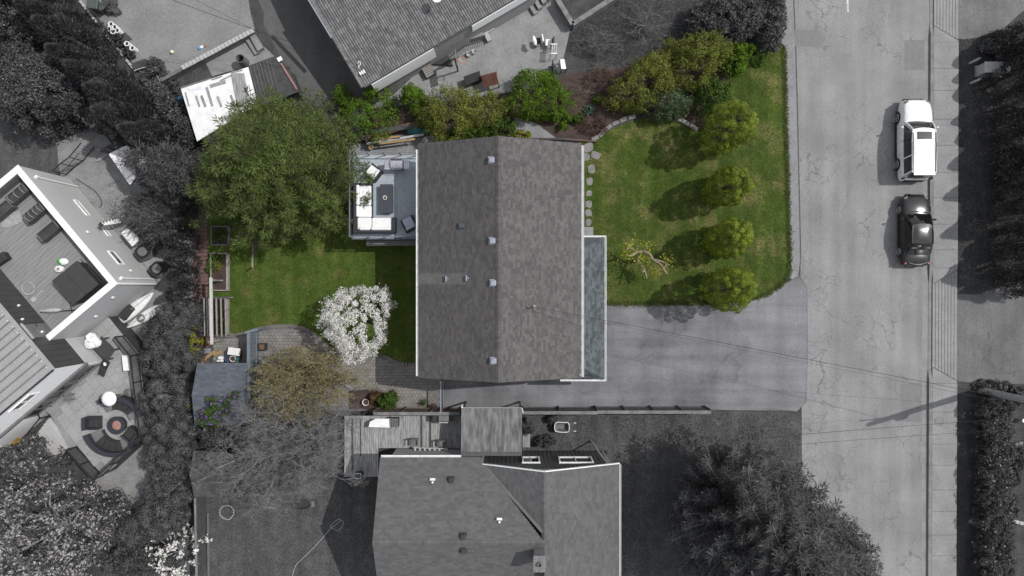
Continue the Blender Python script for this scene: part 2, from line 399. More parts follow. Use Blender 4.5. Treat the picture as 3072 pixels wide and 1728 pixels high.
def glass(name, c, rough=.06, alpha=.45):
    m, nt, b, geo = new_mat(name)
    b.inputs['Base Color'].default_value = (*c, 1); b.inputs['Roughness'].default_value = rough; b.inputs['Specular IOR Level'].default_value = .6
    tr = nt.nodes.new('ShaderNodeBsdfTransparent'); mx = nt.nodes.new('ShaderNodeMixShader'); mx.inputs[0].default_value = alpha
    nt.links.new(tr.outputs[0], mx.inputs[1]); nt.links.new(b.outputs[0], mx.inputs[2]); nt.links.new(mx.outputs[0], nt.nodes['Material Output'].inputs[0])
    return m
MAT['car_glass'] = glass('car_glass', grey(.006), .04, .82)
MAT['win_glass'] = glass('window_glass', grey(.03), .05, .9)
MAT['rail_glass'] = glass('railing_glass', grey(.12), .05, .35)
# ------------------------------------------------------------------ ground, road, pavements
def struct(name, poly, z, mat, kind='structure', label=None):
    return obj(name, MB().sheet(poly, z), MAT[mat], kind=kind, label=label, origin=(0, 0, 0))
def src(l): return [W(u, v) for u, v in l]
GZ = 0.0
obj('ground', MB().sheet([(-400, -400), (400, -400), (400, 400), (-400, 400)], 0), MAT['ground'], kind='structure', origin=(0, 0, 0))
struct('road', src([(2372, -1400), (2380, 0), (2386, 140), (2391, 330), (2397, 600), (2401, 780), (2405, 1250), (2408, 3200), (2759, 3200), (2764, 1728), (2770, 0), (2774, -1400)]), .008, 'road')
struct('gutter', src([(2774, -1400), (2770, 0), (2764, 1728), (2759, 3200), (2780, 3200), (2783, 1728), (2790, 0), (2795, -1400)]), .006, 'gutter')
struct('road_patch', pts(t03, [(193, 232), (215, 222), (405, 232), (412, 350), (385, 356), (205, 350)]), .012, 'patch')
struct('road_patch', pts(t03, [(1030, 303), (1178, 303), (1183, 528), (1028, 528)]), .012, 'patch')
struct('road_patch', pts(t23, [(1003, -10), (1160, -10), (1160, 290), (1003, 280)]), .012, 'patch')
struct('road_marking', pts(t03, [(588, -60), (604, -60), (610, 92), (598, 90)]), .013, 'white_line')
struct('gravel_shoulder', src([(2340, -300), (2345, 130), (2352, 330), (2360, 600), (2365, 780), (2363, 832), (2380, 838), (2396, 825), (2402, 790), (2398, 600), (2392, 330), (2387, 140), (2381, 0), (2376, -300)]), .010, 'gravel_blue')
struct('road_edge', src([(2374, -300), (2379, 0), (2385, 140), (2390, 330), (2396, 600), (2400, 780), (2394, 826), (2397, 826), (2404, 780), (2400, 600), (2394, 330), (2389, 140), (2383, 0), (2378, -300)]), .0105, 'kerb_dark')
struct('driveway', src([(1740, 905), (1990, 905), (2150, 903), (2250, 895), (2310, 878), (2360, 848), (2397, 826), (2422, 860), (2424, 1050), (2420, 1205), (2390, 1235), (2370, 1232), (1990, 1228), (1320, 1232), (1320, 1090), (1740, 1090)]), .012, 'drive')
_r=random.Random(4)
_ap=[(2230+_r.uniform(-45,45)*(1 if i%2 else .4), 892+i*(1222-892)/16) for i in range(17)]
struct('driveway_apron', src(_ap+[(2390,1230),(2414,1205),(2419,1050),(2417,865),(2398,832),(2360,850),(2310,880)]), .0125+.0015, 'apron')
def lx(v): return 2799 - 8 * v / 1728
def rx(v): return 2873 - 7.5 * v / 1728
KH = .14
verge = obj('verge', MB().sheet(src([(rx(-900), -900), (3600, -900), (3600, 3000), (rx(3000), 3000)]), .02), MAT['lawn_dark'], kind='structure', origin=(0, 0, 0))
struct('neighbour_driveway', src([(rx(0), -300), (3300, -300), (3200, -40), (3072, 30), (3010, 85), (2960, 108), (2900, 118), (rx(120), 116)]), .03, 'drive_grey')
struct('neighbour_driveway', src([(rx(880), 882), (2935, 883), (3000, 862), (3300, 855), (3300, 1150), (2960, 1152), (rx(1140), 1143)]), .03, 'drive_grey')
# kerb with dropped crossings
ks = obj('kerb', MB(), MAT['kerb'], kind='structure', origin=(0, 0, 0)) if False else None
kb = MB()
kseq = [(-1400, KH), (-60, KH), (-20, .03), (75, .03), (110, KH), (805, KH), (850, .03), (1105, .03), (1140, KH), (3200, KH)]
for (v0, h0), (v1, h1) in zip(kseq[:-1], kseq[1:]):
    n = max(1, int((v1 - v0) / 120))
    for i in range(n):
        a, b = v0 + (v1 - v0) * i / n, v0 + (v1 - v0) * (i + 1) / n
        ha, hb = h0 + (h1 - h0) * i / n, h0 + (h1 - h0) * (i + 1) / n
        p = [W(lx(a) - 11, a), W(lx(a), a), W(lx(b), b), W(lx(b) - 11, b)]
        kb.add([(p[0].x, p[0].y, 0), (p[1].x, p[1].y, 0), (p[2].x, p[2].y, 0), (p[3].x, p[3].y, 0),
                (p[0].x + .02, p[0].y, ha), (p[1].x, p[1].y, ha), (p[2].x, p[2].y, hb), (p[3].x + .02, p[3].y, hb)],
               [(0, 4, 7, 3), (4, 5, 6, 7), (1, 2, 6, 5)])
obj('kerb', kb, MAT['kerb'], kind='structure', origin=(0, 0, 0))
walk = obj('sidewalk', MB().sheet(src([(lx(-900), -900), (rx(-900), -900), (rx(3000), 3000), (lx(3000), 3000)]), .05), MAT['kerb'], kind='structure', origin=(0, 0, 0))
def slab(poly, z=KH, name='slab'):
    c = sum((Vector((p[0], p[1], 0)) for p in poly), Vector()) / len(poly)
    poly = [Vector((p[0], p[1], 0)) + (c - Vector((p[0], p[1], 0))).normalized() * (.03 if name == 'grooved_strip' else .014) for p in poly]
    o = obj(name, MB().prism(poly, .02, z), MAT['walk'], parent=walk); return o
def wpt(f, v): return W(lx(v) * (1 - f) + rx(v) * f, v)
def slabs(vs):
    for a, b in zip(vs[:-1], vs[1:]): slab([wpt(0, a), wpt(1, a), wpt(1, b), wpt(0, b)])
def ramp_zone(a, b):
    n = 8
    for i in range(n):
        f0, f1 = i / n + .008, (i + 1) / n - .008
        lo = a[0] + (a[1] - a[0]) * (f0 + f1) / 2; hi = b[0] + (b[1] - b[0]) * (f0 + f1) / 2
        slab([wpt(f0, a[0] + (a[1] - a[0]) * f0), wpt(f1, a[0] + (a[1] - a[0]) * f1), wpt(f1, b[0] + (b[1] - b[0]) * f1), wpt(f0, b[0] + (b[1] - b[0]) * f0)], .09, 'grooved_strip')
ramp_zone((-40, -80), (78, 122))
slab([wpt(0, 79), wpt(1, 124), wpt(1, 129), wpt(0, 129)], .12)
slabs([129, 207, 273, 359, 437, 518, 594, 673, 750, 804])
slab([wpt(0, 804), wpt(1, 804), wpt(1, 808), wpt(0, 850)], .12)
ramp_zone((852, 809), (1100, 1142))
slab([wpt(0, 1102), wpt(1, 1144), wpt(1, 1149), wpt(0, 1149)], .12)
slabs([1149, 1235, 1331, 1394, 1468, 1532, 1603, 1665, 1728, 1790])
slabs([-380, -310, -240, -160, -80])
obj('manhole_cover', MB().lathe([(.0, 0), (.30, 0), (.30, .012), (.26, .012), (.26, .004), (.0, .006)], t23(1292, 282, KH) + Vector((0, 0, .002)), 24), MAT['kerb'],
    label='round iron manhole cover set in the sidewalk near the pole shadow', cat='manhole cover')

# ------------------------------------------------------------------ the yards
FRONT = src([(1735, 425), (1760, 425), (1850, 380), (2000, 330), (2110, 290), (2170, 170), (2200, 132), (2352, 138), (2356, 330), (2363, 600), (2369, 780), (2367, 826), (2340, 857), (2304, 881), (2258, 896), (2200, 904), (2100, 909), (1980, 911), (1735, 910)])
struct('front_lawn', FRONT, .016, 'lawn_front')
BACK = src([(618, 540), (700, 480), (1060, 470), (1300, 470), (1300, 1095), (1225, 1093), (1185, 1085), (1146, 1069), (1060, 1062), (1022, 1057), (991, 1045), (959, 1017), (927, 993), (887, 979), (828, 979), (768, 989), (740, 1000), (690, 1008), (618, 1008)])
struct('back_lawn', BACK, .016, 'lawn')
struct('side_path', src([(1040, 440), (1300, 385), (1300, 480), (1040, 486)]), .020, 'concrete')
bed_poly = pts(t02, [(0, 1060), (590, 1055), (640, 1045), (700, 985), (760, 940), (840, 905), (920, 880), (1000, 870), (1100, 868), (1200, 880), (1290, 920), (1420, 995), (1480, 900), (1500, 800), (1590, 700), (1640, 560), (1560, 350), (1200, 350), (800, 520), (420, 560), (300, 640), (-400, 760), (-1100, 820), (-1100, 1000), (-400, 1040)])
struct('garden_bed', bed_poly, .024, 'soil')
struct('gravel_path', pts(t02, [(20, 880), (180, 930), (330, 1040), (200, 1060), (20, 1060)]), .028, 'gravel_blue')
# north neighbour
struct('north_patio', src([(1060, 372), (1095, 325), (1180, 285), (1290, 180), (1460, 60), (1540, -20), (1700, -140), (1760, -120), (1720, 40), (1712, 85), (1703, 122), (1690, 175), (1668, 207), (1650, 245), (1500, 300), (1330, 345), (1200, 368)]), .012, 'concrete')
struct('north_driveway', src([(715, -120), (775, 0), (792, 40), (790, 70), (835, 160), (895, 275), (960, 330), (1090, 330), (1120, 250), (960, -120)]), .012, 'drive_nw')
struct('gravel_yard', src([(130, -200), (715, -200), (752, 40), (766, 92), (490, 236), (520, 330), (560, 420), (470, 420), (430, 230), (300, 60), (238, 0)]), .008, 'gravel_yard')
struct('concrete_pad', pts(pY, [(880, 770), (1480, 460), (1650, 690), (1780, 560), (1930, 700), (1520, 850), (990, 1000)]), .016, 'concrete')
# west neighbour
struct('west_gravel', src([(160, 432), (300, 370), (500, 420), (590, 560), (590, 1440), (420, 1640), (250, 1500), (300, 1420), (430, 1310), (400, 1040), (330, 980), (380, 900), (480, 850), (190, 560)]), .008, 'gravel')
struct('west_lawn', src([(-400, 300), (150, 380), (172, 440), (180, 560), (60, 600), (-400, 700)]), .010, 'lawn_grey')
struct('south_lawn', src([(540, 1440), (590, 1240), (1040, 1240), (2350, 1236), (2360, 1260), (2402, 1270), (2402, 2400), (540, 2400)]), .006, 'lawn_grey')
# the bed stones along the front lawn
bs = thing('stone_edging', t02(700, 985), 'curved row of flat grey edging stones between garden bed and front lawn', 'edging')
for seg in ([(598, 1062), (640, 1045), (700, 985), (760, 940), (840, 905), (920, 880), (985, 872)], [(1215, 888), (1290, 918), (1345, 950), (1420, 996)]):
    C = smooth_curve(pts(t02, seg), 8); L = 0; last = C[0]; acc = []
    for a, b in zip(C[:-1], C[1:]):
        L += (b - a).length
        if L > .52:
            d = (b - last); ang = math.atan2(d.y, d.x); mid = (b + last) / 2
            m = MB().box((0, 0, 0), (d.length - .03, .24 + .05 * random.random(), .16), 0, .03)
            acc.append(piece('stone', mesh_of('stone', m, MAT['stone']), bs, (mid.x, mid.y, .1), ang + random.uniform(-.05, .05)))
            last = b; L = 0
# stepping stones beside the house
def blob(c, a, b, rz, n=9, j=.12):
    out = []
    for i in range(n):
        t = 2 * math.pi * i / n; r = 1 + random.uniform(-j, j)
        x = a * math.copysign(abs(math.cos(t)) ** .6, math.cos(t)) * r; y = b * math.copysign(abs(math.sin(t)) ** .6, math.sin(t)) * r
        out.append(Vector((c.x + x * math.cos(rz) - y * math.sin(rz), c.y + x * math.sin(rz) + y * math.cos(rz), 0)))
    return out
for k, (t, x, y, a, b, r, lab) in enumerate([
        (t02, 575, 1115, .36, .3, .3, 'broad slate stepping stone at the north corner of the house'), (t02, 560, 1185, .22, .25, 0, 'slate stepping stone touching the white gutter line near the corner'),
        (t02, 632, 1175, .31, .24, -.4, 'slate stepping stone set farthest out into the front lawn'), (t02, 600, 1275, .24, .3, .1, 'tall slate stepping stone, third along the house wall'),
        (t02, 585, 1370, .22, .25, 0, 'slate stepping stone, fourth along the house wall'), (t12, 580, 10, .19, .2, 0, 'small slate stepping stone, fifth along the house wall'),
        (t12, 577, 92, .21, .24, 0, 'slate stepping stone, sixth along the house wall'), (t12, 577, 157, .21, .24, .1, 'rounded slate stepping stone, seventh along the house wall'),
        (t12, 577, 229, .2, .23, 0, 'slate stepping stone next to the concrete landing')]):
    obj('stepping_stone', MB().prism(blob(t(x, y), a, b, r), 0, .05), MAT['stone'], label=lab, cat='stepping stone', group='stepping stones along the east wall')
obj('landing_slab', MB().prism(pts(t12, [(540, 265), (612, 265), (612, 332), (540, 332)]), 0, .08), MAT['concrete'], label='small square concrete landing at the end of the stepping stones', cat='landing')
# paver patio behind the house
PAT = src([(640, 1008), (690, 1008), (740, 1000), (768, 989), (828, 979), (887, 979), (927, 993), (959, 1017), (991, 1045), (1022, 1057), (1060, 1062), (1146, 1069), (1185, 1085), (1225, 1093), (1420, 1095), (1420, 1160), (1322, 1162), (1322, 1232), (640, 1232)])
patio = obj('paver_patio', MB().sheet(PAT, .014), MAT['mid'], kind='structure', origin=(0, 0, 0))
def in_poly(P, X, Y):
    r = np.zeros(len(X), bool); n = len(P)
    for i in range(n):
        x1, y1, x2, y2 = P[i][0], P[i][1], P[(i + 1) % n][0], P[(i + 1) % n][1]
        c = ((y1 > Y) != (y2 > Y)) & (X < (x2 - x1) * (Y - y1) / (y2 - y1 + 1e-12) + x1); r ^= c
    return r
pm = MB(); xs = [p.x for p in PAT]; ys = [p.y for p in PAT]; px, py = .235, .2; j = 0; y = min(ys)
while y < max(ys):
    x = min(xs) + (px / 2 if j % 2 else 0)
    while x < max(xs):
        cs = np.array([[x - px / 2, y - py / 2], [x + px / 2, y - py / 2], [x + px / 2, y + py / 2], [x - px / 2, y + py / 2]])
        if in_poly(PAT, cs[:, 0], cs[:, 1]).all(): pm.box((x, y, .03), (px - .018, py - .018, .04 + random.uniform(0, .006)))
        x += px
    y += py; j += 1
obj('pavers', pm, MAT['paver'], parent=patio, kind='stuff')
ec = smooth_curve(PAT[1:15], 8); L = 0; last = ec[0]; em = mesh_of('brick', MB().box((0, 0, 0), (.17, .24, .09), 0, .015), MAT['edging'])
pe = thing('brick_edging', PAT[5], 'curved soldier course of grey bricks between back lawn and pavers', 'edging')
for a, b in zip(ec[:-1], ec[1:]):
    nseg = max(1, int(round((b - a).length / .19)))
    for i in range(nseg):
        p = a + (b - a) * (i + .5) / nseg; d = b - a
        piece('brick', em, pe, (p.x, p.y, .05 + random.uniform(0, .012)), math.atan2(d.y, d.x))
# second edging: bed by the gate
pe2 = thing('bed_edging', t21(900, 30), 'short curve of dark kerb blocks round the shrub bed near the gate', 'edging')
ec = smooth_curve(pts(t21, [(755, 38), (830, 28), (910, 38), (980, 70), (1040, 120), (1075, 180)]), 5); em2 = mesh_of('block', MB().box((0, 0, 0), (.33, .22, .14), 0, .03), MAT['edging'])
for i in range(0, len(ec) - 2, 2):
    d = ec[i + 2] - ec[i]; p = (ec[i + 2] + ec[i]) / 2; piece('block', em2, pe2, (p.x, p.y, .08), math.atan2(d.y, d.x))
struct('shrub_bed', pts(t21, [(700, 50), (830, 35), (910, 45), (980, 80), (1030, 120), (1060, 190), (700, 190)]), .055, 'soil')
# cedar boardwalk along the hedge
bw = thing('boardwalk', W(602, 850), 'narrow cedar plank boardwalk between dark hedge and back lawn', 'boardwalk')
pmesh = mesh_of('plank', MB().box((0, 0, 0), (.96, .25, .045), 0, .008), MAT['boardwalk'])
y0, y1 = W(0, 560).y, W(0, 1092).y; n = int((y0 - y1) / .268)
for i in range(n):
    y = y0 - (i + .5) * .268; v = 864 - y * 46.02
    u = 602 if v < 800 else 602 + (v - 800) * .016
    piece('plank', pmesh, bw, (W(u, v).x + random.uniform(-.02, .02), y, .07), random.uniform(-.012, .012))

# ------------------------------------------------------------------ grass
def tufts(P, n, L, seed, zb=.015):
    r = np.random.default_rng(seed); xs = [p[0] for p in P]; ys = [p[1] for p in P]
    X = r.uniform(min(xs), max(xs), n); Y = r.uniform(min(ys), max(ys), n); k = in_poly(P, X, Y); X, Y = X[k], Y[k]; n = len(X)
    B = np.c_[X, Y, np.full(n, zb)]; a = r.uniform(0, 6.28, n); l = L * r.uniform(.5, 1.3, n)
    d = np.c_[np.cos(a) * .75, np.sin(a) * .75, np.full(n, .6)] * l[:, None]; s = np.c_[-np.sin(a), np.cos(a), np.zeros(n)] * (l * .16)[:, None]
    V = np.stack([B - s, B + s, B + d], 1).reshape(-1, 3); Fc = np.arange(3 * n).reshape(-1, 3)
    return V, Fc
GM = leaf_mat('grass_blade', [(0, (.036, .066, .009)), (.5, (.06, .096, .016)), (.85, (.1, .12, .03)), (1, (.18, .16, .065))], .2, .35, .9)
GG = leaf_mat('grey_blade', [(0, grey(.045)), (.6, grey(.08)), (1, grey(.14))], .2, .3, .9)
V, Fc = tufts(FRONT, 70000, .085, 1); np_obj('front_grass', V, Fc, GM, kind='stuff', label='short green grass of the front lawn', cat='grass')
V, Fc = tufts(BACK, 50000, .085, 2); np_obj('back_grass', V, Fc, GM, kind='stuff', label='short green grass of the back lawn', cat='grass')
V, Fc = tufts(src([(590, 1245), (2350, 1240), (2402, 1300), (2402, 1760), (590, 1760)]), 80000, .1, 3, .005); np_obj('south_grass', V, Fc, GG, kind='stuff', label='grey grass of the southern yard', cat='grass')
V, Fc = tufts(src([(1700, 160), (1720, 0), (2340, 0), (2340, 150), (2150, 160), (1850, 200)]), 20000, .12, 4, .0); np_obj('north_grass', V, Fc, GG, kind='stuff', label='rough grey grass beyond the garden bed', cat='grass')
V, Fc = tufts(src([(2876, 118), (3072, 118), (3072, 860), (2874, 880)]), 15000, .12, 6, .02); np_obj('verge_grass', V, Fc, GG, kind='stuff', label='dark grass of the roadside verge', cat='grass')
r6 = np.random.default_rng(66)
def edge_tufts(P, n, spread, seed):   # ragged grass along a border
    r = np.random.default_rng(seed); P = [np.array((p[0], p[1])) for p in P]; out = []
    seg = np.array([np.linalg.norm(b - a) for a, b in zip(P[:-1], P[1:])]); pr = seg / seg.sum()
    idx = r.choice(len(seg), n, p=pr); t = r.uniform(0, 1, n)
    Q = np.array([P[i] + (P[i + 1] - P[i]) * f for i, f in zip(idx, t)]) + r.normal(0, spread, (n, 2))
    B = np.c_[Q, np.full(n, .015)]; a = r.uniform(0, 6.28, n); l = .13 * r.uniform(.5, 1.3, n)
    d = np.c_[np.cos(a) * .75, np.sin(a) * .75, np.full(n, .6)] * l[:, None]; s = np.c_[-np.sin(a), np.cos(a), np.zeros(n)] * (l * .16)[:, None]
    return np.stack([B - s, B + s, B + d], 1).reshape(-1, 3), np.arange(3 * n).reshape(-1, 3)
V, Fc = edge_tufts(FRONT[7:], 9000, .09, 7); np_obj('lawn_fringe', V, Fc, GM, kind='stuff', label='ragged grass fringe along the gravel and driveway', cat='grass')
# ------------------------------------------------------------------ roofs and houses
def roof_plane(base, tabs, A, B, C, D, course, tab, th=.014, arch=False, jit=.5, gap=.006, skip=0.0):
    """A,B eave ends, C,D ridge ends (C above B). base sheet + overlapping pieces clipped to the outline"""
    A, B, C, D = map(Vector, (A, B, C, D))
    E = (B - A).normalized(); N = E.cross(D - A).normalized()
    if N.z < 0: N = -N
    U = N.cross(E).normalized()
    if U.z < 0: U = -U
    base.poly([A, B, C, D])
    loc = [((p - A).dot(E), (p - A).dot(U)) for p in (A, B, C, D)]
    e0, e1 = min(p[0] for p in loc), max(p[0] for p in loc); u1 = max(p[1] for p in loc)
    def span(u):
        xs = []
        for i in range(4):
            (x1, y1), (x2, y2) = loc[i], loc[(i + 1) % 4]
            if abs(y2 - y1) < 1e-6: continue
            t = (u - y1) / (y2 - y1)
            if -1e-6 <= t <= 1 + 1e-6: xs.append(x1 + (x2 - x1) * t)
        return (min(xs), max(xs)) if len(xs) > 1 else None
    nrow = int(math.ceil(u1 / course))
    for r in range(nrow):
        ua, ub = r * course, min((r + 1.12) * course, u1)
        sp = span(min((r + .5) * course, u1 - .01))
        if not sp: continue
        x = e0 + (0 if arch else -random.random() * tab)
        while x < e1:
            w = tab if arch else tab * random.uniform(1 - jit, 1 + jit)
            a, b = max(x, sp[0]), min(x + w, sp[1]); x += w
            if b - a < .03 or random.random() < skip: continue
            def q(e, u, h): return A + E * e + U * u + N * h
            t = th * random.uniform(.7, 1.3)
            if not arch:
                tabs.add([q(a + gap / 2, ua, .003), q(b - gap / 2, ua, .003), q(b - gap / 2, ua, t), q(a + gap / 2, ua, t), q(b - gap / 2, ub, .004), q(a + gap / 2, ub, .004)],
                         [(0, 1, 2, 3), (3, 2, 4, 5), (1, 4, 2), (0, 3, 5)])
            else:
                wd = b - a; pr = [(.03, .1), (.25, .8), (.5, 1.0), (.75, .8), (.97, .1)]; vs = []
                for u, k, hh in ((ua, 1.0, .03), (ub, 1.0, .0)):
                    for f, h in pr: vs.append(q(a + wd * f, u, hh + th * h))
                fs = [(i, i + 1, i + 6, i + 5) for i in range(4)] + [(4, 3, 2, 1, 0)]
                tabs.add(vs, fs)
def ridge_caps(tabs, P, Q, w, step, th=.02):
    P, Q = Vector(P), Vector(Q); d = (Q - P); L = d.length; d.normalize(); s = d.cross(Vector((0, 0, 1))).normalized(); n = int(L / step)
    for i in range(n):
        a, b = P + d * (i * L / n), P + d * ((i + 1.1) * L / n)
        up = Vector((0, 0, 1)); dr = w * .38
        tabs.add([a - s * w + up * (th * 1.2 - dr), a + up * th * 1.6, a + s * w + up * (th * 1.2 - dr), b - s * w + up * (th * .5 - dr), b + up * th, b + s * w + up * (th * .5 - dr)],
                 [(0, 1, 4, 3), (1, 2, 5, 4)])
def wall_box(P, z0, z1): return MB().prism(P, z0, z1)
def window_part(parent, c, u, n, w, h, frame='white', fw=.07, pane='win_glass', mull=1, name='window'):
    """framed window on a wall: c centre on the wall face, u along the wall, n outward"""
    c, u, n = Vector(c), Vector(u).normalized(), Vector(n).normalized(); z = Vector((0, 0, 1))
    f = MB()
    for a, b in (((-w / 2, -h / 2), (w / 2, -h / 2)), ((-w / 2, h / 2), (w / 2, h / 2))): f.bar(c + u * (a[0] - fw / 2) + z * a[1] + n * .03, c + u * (b[0] + fw / 2) + z * b[1] + n * .03, .08, fw)
    for s in (-1, 1): f.bar(c + u * s * w / 2 - z * (h / 2 - fw / 2) + n * .03, c + u * s * w / 2 + z * (h / 2 - fw / 2) + n * .03, .08, fw, up=n)
    fo = obj(name, f, MAT[frame], parent)
    m = mull + 1
    for i in range(m):
        a, b = -w / 2 + w * i / m + .02, -w / 2 + w * (i + 1) / m - .02
        obj('pane', MB().poly([c + u * a - z * h / 2 + n * .015, c + u * b - z * h / 2 + n * .015, c + u * b + z * h / 2 + n * .015, c + u * a + z * h / 2 + n * .015]), MAT[pane], fo)
        if i: obj('mullion', MB().bar(c + u * (a - .02) - z * h / 2 + n * .03, c + u * (a - .02) + z * h / 2 + n * .03, .05, .05, up=n), MAT[frame], fo)
    return fo

# --- the main house
ZE, ZR = 4.7, 6.7
XL, XR, XM, YT, YB = -5.46, 4.06, -.757, 8.42, -5.24
house = thing('house', (XM, 1.6, 0), 'main house with brown shingle gable roof between the green lawns', 'house')
wl_ = MB().prism([(XL + .5, YB + .4), (XR - .5, YB + .4), (XR - .5, YT - .4), (XL + .5, YT - .4)], 0, ZE - .12)
for y in (YB + .4, YT - .4): wl_.add([(XL + .5, y, ZE - .12), (XR - .5, y, ZE - .12), (XM, y, ZR - .25)], [(0, 1, 2)])
obj('wall', wl_, MAT['wall_cream'], house)
rb, rt = MB(), MB()
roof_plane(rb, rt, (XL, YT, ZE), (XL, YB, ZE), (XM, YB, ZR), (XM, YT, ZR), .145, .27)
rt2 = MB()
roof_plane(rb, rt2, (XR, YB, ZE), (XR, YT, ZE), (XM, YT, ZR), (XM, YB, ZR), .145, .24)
for y in (YB, YT):
    rb.add([(XL, y, ZE), (XM, y, ZR), (XR, y, ZE), (XR, y, ZE - .18), (XM, y, ZR - .18), (XL, y, ZE - .18)], [(0, 1, 4, 5), (1, 2, 3, 4)])
rb.add([(XL, YB, ZE - .16), (XL, YT, ZE - .16), (XM, YT, ZR - .16), (XM, YB, ZR - .16), (XR, YB, ZE - .16), (XR, YT, ZE - .16)], [(0, 1, 2, 3), (3, 2, 5, 4)])
roof = obj('roof', rb, MAT['shingle'], house)
obj('shingles', rt, M('washed_brown_shingle', (.083, .078, .077), (.072, .068, .068), scale=1.2, bump=.3, island=.2, wash=('x', XL, -2.6, .53, .38)), roof, kind='stuff'); obj('shingles', rt2, M('sunlit_brown_shingle', (.098, .091, .09), (.085, .079, .079), scale=1.2, bump=.3, island=.26), roof, kind='stuff')  # east slope: its sunlit look put into a lighter shingle colour
rc = MB(); ridge_caps(rc, (XM, YB, ZR), (XM, YT, ZR), .16, .16); obj('ridge_cap', rc, MAT['shingle'], roof)
def gutter(parent, P, Q, out, mat, w=.13, name='gutter'):
    P, Q, out = Vector(P), Vector(Q), Vector(out).normalized(); z = Vector((0, 0, 1)); m = MB()
    prof = [(0, 0), (0, -.11), (w * .8, -.11), (w, -.01), (w, .01), (w * .86, .01), (w * .7, -.085), (.02, -.085), (.02, 0)]
    n = len(prof)
    vs = [p + out * a + z * b for p in (P, Q) for a, b in prof]
    m.add(vs, [(i, (i + 1) % n, n + (i + 1) % n, n + i) for i in range(n)] + [tuple(range(n - 1, -1, -1)), tuple(range(n, 2 * n))])
    return obj(name, m, MAT[mat], parent)
gutter(house, (XL - .005, YT - .35, ZE - .01), (XL - .005, YB + .1, ZE - .01), (-1, 0, 0), 'gutter_white')
gutter(house, (XR + .005, YB + .05, ZE - .01), (XR + .005, YT - .1, ZE - .01), (1, 0, 0), 'white')
for x, y, sx in ((XL + .1, YT - .12, 1), (XL + .08, YB + .1, 1), (XR - .1, YT - .1, -1), (XR - .05, YB + .12, -1)):
    obj('gutter_end', MB().add([(x, y - .08, ZE + .03), (x + .14 * sx, y, ZE + .07), (x + .02 * sx, y + .14, ZE + .05), (x + .05 * sx, y + .02, ZE - .1)], [(0, 1, 2), (0, 3, 1), (1, 3, 2), (2, 3, 0)]), MAT['light'], house)
def on_main(u, v):
    x = W(u, v, 5.6).x
    for _ in range(6):
        z = ZE + (ZR - ZE) * ((x - XL) / (XM - XL) if x < XM else (XR - x) / (XR - XM)); p = W(u, v, z); x = p.x
    return p
for k, (u, v) in enumerate([(1475, 481), (1477.6, 723), (1479.6, 849), (1480.7, 1082)]):
    p = on_main(u, v); m = MB().box(p + Vector((0, 0, .0)), (.42, .42, .06)).box(p + Vector((0, 0, .14)), (.33, .34, .2), 0, .05)
    obj('roof_vent', m, MAT['galv'], house)
p = on_main(1384, 678); obj('roof_vent', MB().box(p + Vector((.02, 0, .08)), (.36, .28, .2), 0, .04).box(p, (.42, .4, .04)), M('slate_vent', (.06, .07, .08), (.05, .055, .065)), house)
for u, v in ((1339, 836), (1400, 835)):
    p = on_main(u, v); m = MB().box(p + Vector((0, 0, .13)), (.08, .32, .16)).tube([p + Vector((.1, 0, -.05)), p + Vector((.1, 0, .22))], .045, 8)
    obj('flue_cap', m, MAT['galv'], house)
p = on_main(1602, 920); mast_top = p + Vector((.12, -.02, .75))
obj('service_mast', MB().tube([p - Vector((0, 0, .2)), p + Vector((0, 0, .7)), mast_top], .035, 8).lathe([(.12, 0), (.05, .12)], p, 10).box(p + Vector((.0, .06, .72)), (.12, .1, .1)), MAT['bark_pale'], house)
for y in (-2.5, .6): window_part(house, (XL + .5, y, 3.4), (0, -1, 0), (-1, 0, 0), 1.6, 1.2)
window_part(house, (XL + .5, 5.6, 3.4), (0, -1, 0), (-1, 0, 0), 1.9, 2.0, mull=1, name='patio_door')
for x in (-3, 2): window_part(house, (x, YB + .4, 3.2), (1, 0, 0), (0, -1, 0), 1.3, 1.1); window_part(house, (x, YT - .4, 3.2), (-1, 0, 0), (0, 1, 0), 1.3, 1.1)
for y in (4.8, 6.9): window_part(house, (XR - .5, y, 3.1), (0, 1, 0), (1, 0, 0), 1.5, 1.3)
gd = obj('garage_door', MB().box((XR - .49, -3.2, 1.15), (.06, 2.6, 2.3)), MAT['white'], house)
for i in range(4): obj('panel', MB().box((XR - .45, -3.2, .3 + i * .56), (.03, 2.45, .5), 0, .01), MAT['white'], gd)
fd = obj('front_door', MB().box((XR - .49, 1.3, 1.1), (.06, 1.0, 2.1)), MAT['wood_dark'], house); obj('handle', MB().box((XR - .44, .95, 1.05), (.05, .04, .16)), MAT['chrome'], fd)
# lower porch roof in green shingles with its white gutters
ZO, ZI = 2.8, 3.75
xo = W(1814, 0, ZO).x; yt = W(0, 712, ZO).y; yb = W(0, 1138, ZO).y; xi = XR - .6; hx = 1.3
pr = MB(); ptabs = MB()
roof_plane(pr, ptabs, (xo, yb, ZO), (xo, yt, ZO), (xi, yt - hx, ZI), (xi, yb + hx, ZI), .145, .24)
roof_plane(pr, ptabs, (xo, yt, ZO), (xi, yt, ZO), (xi, yt - .02, ZI * .2 + ZO * .8), (xi, yt - hx, ZI), .145, .24)
x_sw = W(1681, 0, ZO).x
roof_plane(pr, ptabs, (x_sw, yb, ZO), (xo, yb, ZO), (xi, yb + hx, ZI), (x_sw, yb + hx, ZI), .145, .24)
pr.add([(xo, yb, ZO - .12), (xo, yt, ZO - .12), (xi, yt, ZO - .12), (xi, yb, ZO - .12)], [(0, 1, 2, 3)])
por = obj('porch_roof', pr, MAT['shingle_green'], house); obj('shingles', ptabs, MAT['shingle_green'], por, kind='stuff')
